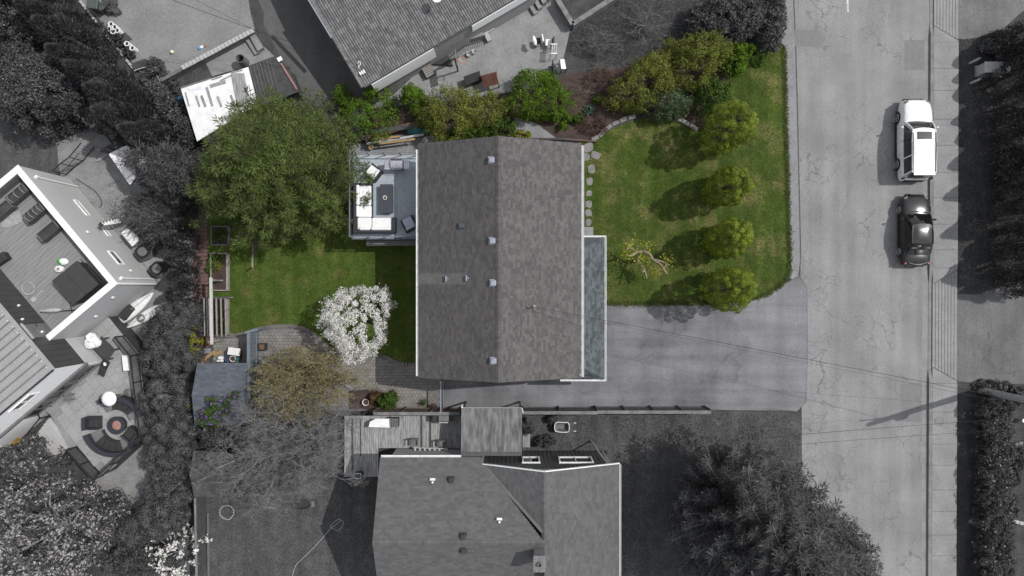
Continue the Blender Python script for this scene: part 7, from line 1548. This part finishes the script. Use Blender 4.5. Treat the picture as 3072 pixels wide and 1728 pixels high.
def twig_tree(name, label, c, R, ry, H, mat, seed, limbs=9, levels=4, buds=None, bud=(.06, .05), nb=0, group=None, cat_='tree', trunk_r=.12, twiggy=1.0, spread=1.0, z0=.3, thick=1.0):
    r = np.random.default_rng(seed); t = thing(name, (c.x, c.y, 0), label, cat_, group)
    a = np.linspace(0, 6.283, limbs, endpoint=False) + r.normal(0, .25, limbs); A = np.tile([[c.x, c.y, H * z0]], (limbs, 1)); D = unit(np.c_[np.cos(a), np.sin(a), r.uniform(.5, 1.3, limbs)]); Ls = R * .5 * r.uniform(.7, 1.2, limbs); rad = np.full(limbs, trunk_r * .5)
    allA, allB, ra, rb, ends = [], [], [], [], []
    sc = np.array([1, ry / R, 1])
    for lv in range(levels):
        # each branch in two bent segments
        M1 = A + (D * sc) * (Ls * .5)[:, None]; D2 = unit(D + r.normal(0, .22, D.shape)); B = M1 + (D2 * sc) * (Ls * .5)[:, None]
        q = np.sqrt(((B[:, 0] - c.x) / R) ** 2 + ((B[:, 1] - c.y) / ry) ** 2); k = np.minimum(1, 1.05 / np.maximum(q, 1e-3)); B[:, 0] = c.x + (B[:, 0] - c.x) * k; B[:, 1] = c.y + (B[:, 1] - c.y) * k; B[:, 2] = np.clip(B[:, 2], .25, H * (1.05 - .35 * np.minimum(1, q) ** 2))
        allA += [A, M1]; allB += [M1, B]; ra += [rad, rad * .8]; rb += [rad * .8, rad * .55]
        if lv >= levels - 2: ends += [np.stack([A, M1, B], 1)]
        nc = int((3 if lv == 0 else 4) * twiggy + .5); idx = np.repeat(np.arange(len(A)), nc); f = r.uniform(.3, 1.0, len(idx))
        S = np.where(f[:, None] < .5, A[idx] + (M1[idx] - A[idx]) * (f[:, None] * 2), M1[idx] + (B[idx] - M1[idx]) * (f[:, None] * 2 - 1))
        D = unit(D2[idx] + r.normal(0, .62 * spread, (len(idx), 3)) + np.array([0, 0, .12])); Ls = Ls[idx] * r.uniform(.45, .8, len(idx)); rad = np.maximum(rad[idx] * .5, .006 * thick); A = S
    V, Fc = prisms(np.concatenate(allA), np.concatenate(allB), np.concatenate(ra), np.concatenate(rb)); np_obj('branches', V, Fc, MAT[mat], t)
    obj('trunk', MB().tube([(c.x, c.y, 0), (c.x + .03, c.y + .02, H * z0 * .6), (c.x, c.y, H * z0 + .1)], [trunk_r, trunk_r * .85, trunk_r * .7], 8), MAT[mat], t)
    if buds is not None:
        E = np.concatenate(ends); j = r.integers(0, len(E), nb); f = r.uniform(0, 1, nb)[:, None]; P = E[j, 0] * (1 - f) + E[j, 2] * f + r.normal(0, .03, (nb, 3)); V, Fc = leaf_quads(P, np.tile([[0, 0, 1.]], (nb, 1)), bud[0], bud[1], r, .8); np_obj('buds', V, Fc, buds, t)
    return t
LM = lambda n, a, b, c, d=None, **k: leaf_mat(n, [(0, a), (.5, b), (.9, c), (1, d or c)], **k)
L_spruce = LM('spruce_needle', (.036, .064, .012), (.074, .108, .022), (.122, .155, .038), (.17, .195, .075), patch=.5, pscale=.55)
L_cedar = LM('cedar_leaf', (.05, .09, .005), (.108, .152, .008), (.21, .245, .02), patch=.42, pscale=1.3, trans=.08)
L_bright = LM('bright_leaf', (.055, .12, .006), (.10, .19, .012), (.17, .26, .025), patch=.4, pscale=1.3, trans=.35)
L_green = LM('mid_leaf', (.035, .075, .008), (.06, .115, .014), (.10, .16, .03), patch=.4, pscale=1.3)
L_olive = LM('olive_leaf', (.1, .145, .016), (.17, .205, .03), (.24, .24, .055), (.27, .2, .085), patch=.4, pscale=1.2)
L_silver = LM('silver_leaf', (.03, .06, .02), (.06, .1, .04), (.13, .17, .09), (.3, .33, .24), patch=.35)
L_dark = LM('dark_grey_leaf', grey(.055), grey(.09), grey(.135), grey(.165), patch=.4, pscale=.8, trans=.15)
L_mid = LM('mid_grey_leaf', grey(.045), grey(.08), grey(.125), grey(.16), patch=.4, pscale=.9, trans=.2)
L_hedge = LM('hedge_grey_leaf', grey(.058), grey(.087), grey(.12), grey(.15), patch=.35, pscale=1.5, trans=.15)
L_pine = LM('grey_needle', grey(.038), grey(.066), grey(.105), grey(.15), patch=.4, pscale=.6, trans=.15)
L_white = LM('white_petal', (.62, .6, .54), (.78, .77, .74), (.85, .84, .82), patch=.08, trans=.3)
L_greywhite = LM('pale_petal', grey(.22), (.38, .365, .365), (.55, .53, .53), (.5, .34, .36), patch=.15)
L_purple = LM('purple_petal', (.12, .05, .26), (.2, .09, .38), (.28, .14, .46), patch=.2)
L_ochre = LM('ochre_bud', (.19, .17, .085), (.28, .25, .12), (.36, .32, .165), (.24, .26, .09), patch=.35)
L_hosta = LM('hosta_leaf', (.04, .09, .055), (.07, .13, .085), (.1, .17, .11), patch=.2)
L_plum = LM('plum_leaf', (.075, .04, .034), (.11, .06, .05), (.17, .085, .07), patch=.3)
L_yellow = LM('yellow_leaf', (.16, .17, .015), (.24, .25, .02), (.33, .33, .04), patch=.2)

# --- green property
conifer('spruce_tree', 'broad green spruce tree overhanging the back deck', Vector((-13.75, 6.9, 0)), 5.0, 9.6, L_spruce, 11, z0=2.2, whorls=19, per=17, prof=.5, droop=.22, twig=.66, needle=(.32, .045), dens=3.2, lob=.14, inner=.05)
for k, (x, y, R, H, lab) in enumerate(((13.2, 9.75, 1.34, 5.9, 'rounded clipped cedar at the north end of the row of four'), (13.25, 6.2, 1.08, 5.5, 'rounded clipped cedar, second from the north'), (13.35, 3.05, 1.14, 5.3, 'rounded clipped cedar, third from the north'), (13.25, -.05, 1.3, 5.8, 'rounded clipped cedar next to the driveway'))):
    egg_cedar('cedar_shrub', lab, Vector((x, y, 0)), R, H, L_cedar, 40 + k, group='row of four clipped cedars on the front lawn', n=96, per=300, cr=.285, leaf=(.075, .045))
# white dogwood in bloom
dg = W(1060, 965, 3.3)
make_bush('dogwood_tree', 'dogwood tree covered in white blossom on the back lawn', dg, 2.2, 2.1, 4.5, L_white, 23, cat_='tree', clumps=125, cr=.27, per=95, leaf=(.08, .068), lob=.22, gaps=-.4, shoots=60, base=.45, profile=.4)
bsh = lambda *a, **k: bush(*a, **k)
bush(t01, 855, 855, 190, 200, 2.6, 'lime_shrub', 'lime green airy shrub between spruce and concrete path', L_bright, 61, clumps=80, cr=.3, per=70, leaf=(.11, .055), shoots=50, lob=.3)
bush(t01, 655, 730, 70, 60, 1.8, 'lime_shrub', 'small lime green shrub at the spruce edge by the tile house', L_bright, 62, clumps=18, cr=.25, per=60, shoots=14, lob=.3)
bush(t01, 1185, 745, 90, 90, 2.4, 'leafy_shrub', 'compact yellow-green shrub left of the olive shrub', L_bright, 63, clumps=34, cr=.28, per=80, lob=.2)
bush(t01, 1540, 850, 330, 190, 3.0, 'olive_shrub', 'wide olive-brown shrub right behind the main roof', L_olive, 64, clumps=150, cr=.3, per=75, leaf=(.12, .05), shoots=280, lob=.28)
bush(t01, 1850, 965, 110, 80, 1.3, 'dark_green_shrub', 'low dark green shrub tucked behind the roof ridge', L_green, 65, clumps=26, cr=.25, per=70)
bush(t01, 1640, 1010, 200, 60, 1.6, 'green_shrub', 'low mid-green shrub along the roof edge', L_green, 66, clumps=36, cr=.25, per=70)
bush(t02, 190, 720, 220, 190, 2.6, 'lime_shrub', 'large lime green shrub above the gravel path', L_bright, 67, clumps=100, cr=.3, per=80, leaf=(.12, .055), shoots=70, lob=.25)
bush(t02, 350, 860, 75, 60, 1.1, 'lime_shrub', 'small lime green shrub beside the bare soil bed', L_bright, 68, clumps=20, cr=.22, per=60)
bush(t02, 490, 885, 52, 42, .6, 'green_shrub', 'small round green plant below the hosta', L_green, 69, clumps=16, cr=.16, per=50, leaf=(.09, .06))
bush(t02, 382, 955, 34, 34, .6, 'green_shrub', 'tiny bright green plant alone on brown soil', L_bright, 70, clumps=10, cr=.14, per=50, leaf=(.09, .06))
bush(t02, 650, 745, 32, 28, .5, 'green_shrub', 'tiny green plant above the hosta', L_bright, 71, clumps=8, cr=.13, per=40, leaf=(.09, .06))
bush(t02, 60, 1010, 90, 30, .5, 'yellow_groundcover', 'yellow-green ground cover at the north gable', L_yellow, 72, clumps=16, cr=.16, per=40, leaf=(.1, .06))
bush(t02, 1010, 620, 260, 175, 2.9, 'olive_hedge', 'olive-brown arching hedge, left half over the lawn curve', L_olive, 73, clumps=130, cr=.3, per=85, leaf=(.12, .05), shoots=280, rot=.5, lob=.25)
bush(t02, 1400, 430, 240, 180, 3.0, 'olive_hedge', 'olive-brown arching hedge, right half towards the street', L_olive, 74, clumps=130, cr=.3, per=85, leaf=(.12, .05), shoots=280, rot=.2, lob=.25)
bush(t02, 1160, 780, 205, 120, 2.0, 'silver_shrub', 'silvery green shrub bordering the lawn curve', L_silver, 75, clumps=70, cr=.25, per=80, leaf=(.15, .045))
bush(t02, 1510, 715, 140, 130, 1.9, 'green_shrub', 'leafy green shrub beside the first clipped cedar', L_green, 76, clumps=50, cr=.26, per=80, shoots=20)
bush(t02, 1690, 420, 130, 100, 1.7, 'green_shrub', 'bright green shrub at the top corner of the front lawn', L_bright, 77, clumps=44, cr=.26, per=70, lob=.3)
bush(t02, 1830, 420, 80, 70, .7, 'green_shrub', 'low green clump next to the gravel shoulder', L_green, 78, clumps=20, cr=.2, per=50)
bush(t02, 610, 940, 110, 75, .7, 'plum_shrub', 'low dark plum shrub on the bare garden soil', L_plum, 79, clumps=30, cr=.2, per=40, leaf=(.09, .04), gaps=.3)
# bare twiggy shrubs
twig_tree('bare_shrub', 'bare tan twiggy shrub leaning right of the lime shrub', t02(480, 680, 1.2), 1.75, 1.0, 2.2, 'twig_tan', 81, limbs=12, levels=4, trunk_r=.05, z0=.1, cat_='shrub')
twig_tree('bare_shrub', 'bare reddish twiggy shrub beside the olive hedge', t02(700, 570, 1.2), 1.5, 1.15, 2.4, 'twig_red', 82, limbs=11, levels=4, buds=L_plum, nb=900, trunk_r=.05, z0=.1, cat_='shrub')
twig_tree('bare_shrub', 'small red-leaved twiggy shrub at the stone edging', t02(785, 790, .7), 1.0, .7, 1.3, 'twig_red', 83, limbs=9, levels=4, buds=L_plum, nb=1200, bud=(.08, .06), trunk_r=.04, z0=.1, cat_='shrub')
twig_tree('bare_shrub', 'bare grey sapling with upright shoots above the bed', t02(650, 470, 1.3), .7, .8, 2.6, 'twig_tan', 84, limbs=6, levels=3, trunk_r=.04, z0=.1, cat_='shrub')
# hosta
def rosette(name, label, c, R, n, mat, seed, wl=.42, spike=.3, cat_='plant'):
    r = np.random.default_rng(seed); t = thing(name, (c.x, c.y, 0), label, cat_); m = MB()
    for i in range(n):
        a = 2.4 * i; f = (i + 1) / n; L_ = R * (.45 + .55 * f) * r.uniform(.85, 1.1); up = spike * (1.3 - f); d = Vector((math.cos(a), math.sin(a), 0)); s = Vector((-math.sin(a), math.cos(a), 0)) * L_ * wl / 2; b = Vector((c.x, c.y, .06))
        p1, p2 = b + d * L_ * .45 + Vector((0, 0, up)), b + d * L_ + Vector((0, 0, up * .55)); m2 = MB().add([b, p1 - s, p1 - Vector((0, 0, .02)), p1 + s, p2], [(0, 2, 1), (0, 3, 2), (1, 2, 4), (2, 3, 4)]); obj('leaf', m2, mat, t)
    return t
rosette('hosta', 'blue-green hosta rosette on dark soil in the garden bed', t02(576, 826, .2), .5, 22, L_hosta, 3)
rosette('yucca', 'spiky green yucca beside the metal gate', t21(1265, 140, .3), .42, 26, L_green, 4, wl=.14, spike=.5)
bush(t21, 985, 128, 75, 55, .9, 'green_shrub', 'bright leafy shrub in the bed near the white pot', L_green, 85, clumps=30, cr=.2, per=60, leaf=(.14, .09))
bush(t21, 900, 110, 45, 40, .7, 'bronze_shrub', 'bronze-leaved shrub left of the bright leafy shrub', LM('bronze_leaf', (.09, .05, .02), (.16, .1, .045), (.2, .13, .07)), 86, clumps=14, cr=.18, per=50)
bush(t21, 1330, 175, 30, 14, .35, 'bronze_shrub', 'low brown clump at the foot of the gate', LM('brown_leaf', (.09, .06, .04), (.16, .1, .07), (.2, .13, .1)), 87, clumps=6, cr=.12, per=30)
# ochre budding tree and the grey bare one beyond it
twig_tree('budding_tree', 'ochre budding tree spreading over pavers and shed', W(900, 1140, 3.2), 5.2, 3.0, 4.8, 'twig_ochre', 91, limbs=28, levels=6, buds=L_ochre, nb=17000, bud=(.07, .042), trunk_r=.16, z0=.2, twiggy=.87, thick=.85)
twig_tree('bare_tree', 'leafless grey tree spreading over the southern lawn', W(850, 1345, 3.2), 5.4, 4.4, 5.2, 'twig_grey', 92, limbs=28, levels=6, trunk_r=.17, z0=.2, twiggy=.9, thick=1.0)
bush(t20, 1690, 160, 230, 110, 3.4, 'rhododendron', 'green shrub with purple flowers leaning over the blue shed roof', L_green, 93, clumps=70, cr=.26, per=60, flowers=(L_purple, 120, .11), lob=.3, gaps=.5, rot=.45)
bush(t20, 1660, 370, 150, 115, 2.2, 'grey_shrub', 'grey shrub between blue shed and grey shed', L_mid, 94, clumps=50, cr=.28, per=70)
for (x, y, rx, ry, lab) in ((1640, 490, 60, 22, 'small green plants at the top of the long bed'), (1640, 560, 40, 50, 'sparse weeds in the long bed'), (1670, 330, 60, 60, 'leafy greens in the square bed under the spruce'), (1680, 950, 40, 130, 'leafy greens under the slatted frame'), (1580, 560, 14, 60, 'row of greens between bed and boardwalk')):
    bush(t10, x, y, rx, ry, .45, 'garden_greens', lab, L_green if 'spar' not in lab else L_olive, int(x + y), clumps=22, cr=.14, per=22, leaf=(.1, .07), cat_='plant')
twig_tree('dead_vine', 'dead brown vine tangle hanging from the spruce edge', t10(1900, 400, .9), .35, 1.0, 1.8, 'twig_tan', 95, limbs=10, levels=4, trunk_r=.04, z0=.1, cat_='vine')
obj('vine_post', MB().bar(t10(1912, 400, .02), t10(1905, 560, .02), .1, .1).bar(t10(1905, 565, .0), t10(1905, 565, 1.2), .08), MAT['wood_grey'], label='pale timber post and rail below the dead vine', cat='post', origin=t10(1905, 520))
# pruned fruit tree on the front lawn
B0 = t12(935, 525); pt2 = thing('pruned_tree', (B0.x, B0.y, 0), 'hard-pruned pale-barked tree with few leaves on the front lawn', 'tree')
br = [[(935, 525, 0), (945, 500, .9), (990, 445, 1.9)], [(990, 445, 1.9), (1040, 470, 2.1), (1065, 510, 2.3), (1120, 545, 2.5), (1150, 590, 2.6), (1175, 620, 2.7)], [(1080, 515, 2.3), (1130, 525, 2.5), (1190, 553, 2.7)], [(945, 520, .8), (975, 545, 1.3), (1000, 590, 1.7), (1018, 650, 2.0)], [(990, 445, 1.9), (940, 450, 2.2), (890, 420, 2.5), (860, 440, 2.6)], [(940, 450, 2.2), (905, 480, 2.4), (870, 475, 2.6)], [(990, 445, 1.9), (1010, 415, 2.3), (1015, 385, 2.6)], [(900, 425, 2.45), (880, 395, 2.7)], [(1150, 570, 2.55), (1165, 545, 2.7)], [(930, 450, 2.2), (950, 410, 2.6)], [(1000, 590, 1.7), (985, 605, 1.9)]]
for i, P in enumerate(br):
    n = len(P); r0 = .12 if i == 0 else .085; obj('trunk' if i == 0 else 'limb', MB().tube(smooth_curve([t12(x, y, z) for x, y, z in P], 3), [r0 * (1 - .6 * k / (3 * (n - 1))) for k in range(3 * (n - 1) + 1)], 7), MAT['bark_pale'], pt2)
rr2 = np.random.default_rng(8); LP = []
for (x, y, z) in ((870, 440, 2.7), (900, 400, 2.8), (960, 400, 2.7), (1030, 405, 2.6), (1170, 510, 2.8), (1150, 560, 2.6), (1080, 610, 1.6), (990, 500, 2.2), (860, 480, 2.6), (1060, 600, 1.4), (930, 470, 2.5)): LP.append(np.array(t12(x, y, z)) + rr2.normal(0, .22, (48, 3)))
P = np.concatenate(LP); V, Fc = leaf_quads(P, np.tile([[0, 0, 1.]], (len(P), 1)), .12, .08, rr2, .7); np_obj('crown', V, Fc, L_yellow, pt2)
# orange shrub by the west steps
np_flame = np.array(pt.location); P = np_flame + np.c_[rr2.normal(0, .16, (160, 2)), rr2.uniform(.05, .8, 160)]; V, Fc = leaf_quads(P, np.tile([[0, 0, 1.]], (160, 1)), .14, .09, rr2, .7); np_obj('foliage', V, Fc, FL, pt); obj('stem', MB().tube([(pt.location.x, pt.location.y, 0), (pt.location.x, pt.location.y, .6)], .02, 5), MAT['bark'], pt)

# --- grey surroundings
def cypress(name, label, c, R, H, mat, seed, n=2600, group=None, leaf=(.32, .12), lumps=5):
    r = np.random.default_rng(seed); t = thing(name, (c.x, c.y, 0), label, 'tree', group); f = r.uniform(0, 1, n) ** .8; a = r.uniform(0, 6.283, n); ph = r.uniform(0, 6.28, 2)
    rad = R * np.where(f < .18, .75 + f * 1.3, (1 - (f - .18) / .82) ** .72 * .985) * (1 + .14 * np.sin(lumps * a + 9 * f + ph[0]) + .1 * np.sin(3 * a - 14 * f + ph[1])) * r.uniform(.72, 1.02, n)
    P = np.c_[c.x + np.cos(a) * rad, c.y + np.sin(a) * rad, .1 + f * H]; out = np.c_[np.cos(a), np.sin(a), np.full(n, .35)]; ax = np.c_[np.cos(a) * .55, np.sin(a) * .55, np.full(n, .85)]
    V, Fc = leaf_quads(P, out, leaf[0], leaf[1], r, .35, ax); np_obj('crown', V, Fc, mat, t); obj('trunk', MB().tube([(c.x, c.y, 0), (c.x, c.y, H * .9)], [.14, .03], 7), MAT['bark_grey'], t); return t
e0, e1 = t00(330, -260), t00(1290, 1080); d = e1 - e0; nn = Vector((-d.y, d.x, 0)).normalized(); nn = nn if nn.x < 0 else -nn
for i in range(11):
    f = i / 10; c = e0 + d * f + nn * (.55 + .25 * math.sin(i * 2.3)); cypress('cypress_tree', ('dark cypress in the diagonal row, %s' % ('at the top picture edge', 'second from the top edge', 'third from the top edge', 'beside the white pots', 'beside the black pots', 'beside the timber trough', 'halfway down the row', 'level with the white wrap', 'level with the garden cabinets', 'second from the white shed', 'closest to the white shed')[i]), c, 1.5 + .2 * math.sin(i * 1.7), 7.0 - .16 * i + .5 * math.sin(i * 3.1), L_dark, 200 + i, n=9500, leaf=(.36, .06), group='diagonal row of dark cypress')
bush(t00, 330, 640, 420, 330, 4.6, 'grey_tree', 'broad dark leafy tree mass at the upper left edge', L_dark, 101, cat_='tree', clumps=190, cr=.55, per=190, leaf=(.13, .085), stem='bark_grey', lob=.15)
bush(t00, 120, 150, 330, 260, 5.0, 'grey_tree', 'dark tree in the top left corner', L_dark, 102, cat_='tree', clumps=120, cr=.55, per=180, leaf=(.14, .085), stem='bark_grey')
bush(t00, 760, 850, 190, 130, 2.6, 'grey_tree', 'dark shrub above the garden cabinets', L_dark, 112, cat_='shrub', clumps=60, cr=.4, per=90, leaf=(.18, .12), stem='bark_grey')
bush(t00, 1260, 1290, 240, 190, 4.2, 'feathery_tree', 'feathery grey tree drooping over the white shed', L_mid, 103, cat_='tree', clumps=120, cr=.42, per=85, leaf=(.24, .04), stem='bark_grey', lob=.35, shoots=120, gaps=.35)
bush(t10, 1200, 180, 230, 260, 2.6, 'feathery_tree', 'feathery grey tree above the heat pumps', L_mid, 104, cat_='tree', clumps=90, cr=.4, per=80, leaf=(.24, .04), stem='bark_grey', lob=.35, shoots=90, gaps=.45)
bush(t00, 1230, 700, 110, 260, 1.2, 'grey_thicket', 'tangled dark ivy bank between cypress row and white wrap', L_dark, 105, clumps=70, cr=.25, per=60, leaf=(.14, .1), rot=.5, stem='bark_grey')
bush(t00, 1180, 500, 45, 45, .8, 'dark_round_shrub', 'small round dark shrub beside the timber trough', L_dark, 106, clumps=12, cr=.22, per=60, stem='bark_grey')
bush(t00, 1420, 1000, 70, 130, 2.0, 'grey_thicket', 'grey undergrowth at the left edge of the spruce', L_mid, 113, clumps=40, cr=.3, per=60, stem='bark_grey', lob=.3)
# small cypresses by the boardwalk
for i, (x, y, R, H) in enumerate(((1410, 60, .9, 3.6), (1420, 220, .9, 3.4), (1425, 380, .95, 3.5), (1430, 520, .95, 3.3), (1430, 640, .9, 3.2), (1425, 760, .95, 3.2))):
    cypress('hedge_cypress', 'grey cypress beside the boardwalk, %s' % ('nearest the spruce', 'second from the spruce', 'third from the spruce', 'fourth from the spruce', 'next to the last of the group', 'where the clipped hedge begins')[i], t10(x, y, .3), R, H, L_hedge, 230 + i, n=2600, group='cypresses along the boardwalk', leaf=(.22, .1))
# clipped hedge segments
hseg = [(1375, 930, 115, 95, 'with a pale dry patch at its right side'), (1310, 1080, 190, 120, 'behind the cone and cooler'), (1300, 1270, 190, 120, 'across from the blue shed roof')]
for k, (x, y, rx, ry, lab) in enumerate(hseg): bush(t10, x, y, rx, ry, 2.7, 'clipped_hedge', 'lumpy grey clipped hedge section ' + lab, L_hedge, 110 + k * 7, clumps=34, cr=.42, per=330, leaf=(.085, .06), jit=.28, stem='bark_grey', profile=.25, base=.5, lob=.08, group='clipped grey hedge')
hseg = [(1290, 90, 190, 150, 'facing the patio heater'), (1300, 320, 185, 150, 'facing the fire pit'), (1330, 560, 165, 150, 'beside the grey shed'), (1300, 780, 165, 150, 'below the grey shed corner'), (1240, 980, 160, 140, 'breaking into separate balls'), (1050, 1090, 110, 90, 'small and dark at the lower end')]
for k, (x, y, rx, ry, lab) in enumerate(hseg): bush(t20, x, y, rx, ry, 2.6 if k < 5 else 2.0, 'clipped_hedge', 'lumpy grey clipped hedge section ' + lab, L_hedge, 150 + k * 7, clumps=34, cr=.42, per=330, leaf=(.085, .06), jit=.28, stem='bark_grey', profile=.25, base=.5, lob=.08, group='clipped grey hedge')
bush(t10, 1480, 1150, 26, 150, 1.6, 'yellow_shrub', 'yellow-green growth between hedge and boardwalk end', L_yellow, 121, clumps=18, cr=.18, per=50); bush(t20, 1470, 130, 26, 60, 1.6, 'yellow_shrub', 'yellow-green growth at the blue shed corner', L_yellow, 122, clumps=12, cr=.18, per=50)
# magnolia and rhododendron mass in the lower left corner
bush(t20, 310, 1150, 520, 390, 4.6, 'magnolia_tree', 'big grey tree full of pale pink blossom in the lower left corner', LM('pale_grey_leaf', grey(.07), grey(.12), grey(.18), grey(.22), patch=.35, trans=.25), 131, cat_='tree', clumps=230, cr=.42, per=70, leaf=(.17, .08), stem='bark_grey', flowers=(L_greywhite, 2600, .095), lob=.2, profile=.35)
bush(t20, 270, 540, 150, 130, 3.6, 'magnolia_tree', 'smaller grey blossom tree standing over the pale steps', L_mid, 132, cat_='tree', clumps=70, cr=.36, per=80, leaf=(.18, .11), stem='bark_grey', flowers=(L_greywhite, 260, .08), lob=.25)
bush(t20, 60, 620, 130, 150, 2.2, 'grey_shrub', 'grey shrub at the left edge below the house window', L_mid, 133, clumps=40, cr=.32, per=70, stem='bark_grey', flowers=(L_greywhite, 60, .1))
bush(t20, 800, 960, 150, 120, 2.2, 'grey_shrub', 'grey blossoming shrub on gravel below the patio corner', L_mid, 134, clumps=70, cr=.34, per=75, stem='bark_grey', flowers=(L_greywhite, 220, .08), lob=.3)
bush(t20, 1020, 1330, 260, 130, 1.6, 'grey_shrub', 'dark grey groundcover shrub at the bottom edge', L_hedge, 135, clumps=80, cr=.3, per=80, stem='bark_grey', profile=.25)
bush(t20, 1330, 1290, 240, 190, 2.0, 'star_magnolia', 'loose shrub scattered with white star flowers at the bottom edge', L_mid, 136, clumps=50, cr=.3, per=35, stem='bark_grey', flowers=(L_white, 230, .15), gaps=.5, lob=.3)
# trees and shrubs at the top and right
bush(t02, 1640, 150, 330, 180, 2.6, 'grey_shrub', 'dark grey shrub mass at the top, left of the road', L_dark, 141, clumps=130, cr=.34, per=90, leaf=(.16, .08), stem='bark_grey', shoots=60, lob=.1)
bush(t03, 20, 140, 90, 230, 2.4, 'grey_shrub', 'dark grey shrub touching the gravel shoulder at the top', L_dark, 142, clumps=60, cr=.32, per=90, leaf=(.16, .08), stem='bark_grey', shoots=30)
twig_tree('bare_shrub', 'leafless dark thicket at the top edge beside the walled bed', t02(1020, 160, 1.0), 2.6, 1.9, 2.0, 'twig_grey', 143, limbs=14, levels=4, trunk_r=.05, z0=.1, cat_='shrub')
twig_tree('bare_shrub', 'low leafless brush on the rough ground above the olive hedge', t02(640, 330, .4), 2.2, 1.2, .8, 'twig_grey', 144, limbs=12, levels=4, trunk_r=.04, z0=.1, cat_='shrub')
conifer('large_conifer', 'large dark grey conifer reaching over the road at lower right', Vector((14.3, -14.0, 0)), 5.3, 12.5, L_pine, 151, z0=1.5, whorls=23, per=19, prof=.6, droop=.12, twig=.66, needle=(.38, .045), dens=3.6, upturn=.28, inner=.05, bark='bark_grey', lob=.16)
conifer('young_conifer', 'younger dark conifer beside the large one at the bottom edge', Vector((19.3, -15.9, 0)), 2.4, 7.5, L_pine, 152, z0=.8, whorls=16, per=15, prof=.6, droop=.1, twig=.6, needle=(.26, .05), dens=3.0, upturn=.3, bark='bark_grey')
for k, (x, y, rx, ry, h, lab) in enumerate(((115, 320, 45, 55, .7, 'dark leafy shrub at the canopy edge'), (245, 435, 65, 40, .9, 'dark rounded shrub below the wheelbarrow'), (300, 262, 26, 20, .6, 'tiny dark plant behind the wheelbarrow'))):
    bush(t22, x, y, rx, ry, h, 'dark_shrub', lab, L_mid, 161 + k, clumps=22, cr=.17, per=50, leaf=(.13, .06), stem='bark_grey')
# hedges across the road
for i in range(13):
    v = 150 + i * 57 + 14 * math.sin(i * 5.3); c = Vector((32.0 + .35 * math.sin(i * 2.7), W(0, v).y, 0))
    cypress('hedge_cypress', 'pointed dark cypress of the hedge across the road, %s from the top' % ('first', 'second', 'third', 'fourth', 'fifth', 'sixth', 'seventh', 'eighth', 'ninth', 'tenth', 'eleventh', 'twelfth', 'thirteenth')[i], c, 1.25 + .12 * math.sin(i * 4.1), 4.7 + .9 * math.sin(i * 2.9), L_dark, 260 + i, n=6500, group='tall dark hedge across the road', leaf=(.2, .08))
for i in range(9):
    v = 1215 + i * 66; c = Vector((30.75, W(0, v).y, 0)); make_bush('box_hedge', 'clipped leafy hedge below the pole, %s' % ('nearest the pole', 'second section down', 'third section down', 'fourth section down', 'fifth section down', 'sixth section down', 'seventh section down', 'eighth section down', 'last section at the bottom edge')[i], c, 1.0, .95, 1.6, L_mid, 300 + i, clumps=70, cr=.22, per=90, leaf=(.1, .07), flowers=(L_greywhite, 30, .06), stem='bark_grey', profile=.15, base=.6, group='clipped hedge along the sidewalk', lob=.04)
for k, (x, y, rx, ry, h, lab) in enumerate(((1880, 560, 80, 90, .9, 'grey shrub inside the stone arc'), (1850, 700, 30, 70, .7, 'narrow grey shrub beside the driftwood log'), (1830, 950, 50, 60, .6, 'grey plant inside the block border'), (1700, 20, 160, 40, .6, 'low dark groundcover round the pole foot'), (1900, 100, 90, 60, .8, 'dark groundcover right of the pole foot'))):
    bush(t23, x, y, rx, ry, h, 'grey_shrub', lab, L_mid if k < 3 else L_dark, 320 + k, clumps=26, cr=.2, per=50, leaf=(.12, .08), stem='bark_grey')
bush(t03, 1790, 330, 150, 80, 1.1, 'grey_shrub', 'low dark shrubs between upper driveway and cabinet', L_dark, 331, clumps=60, cr=.26, per=60, leaf=(.13, .09), stem='bark_grey')
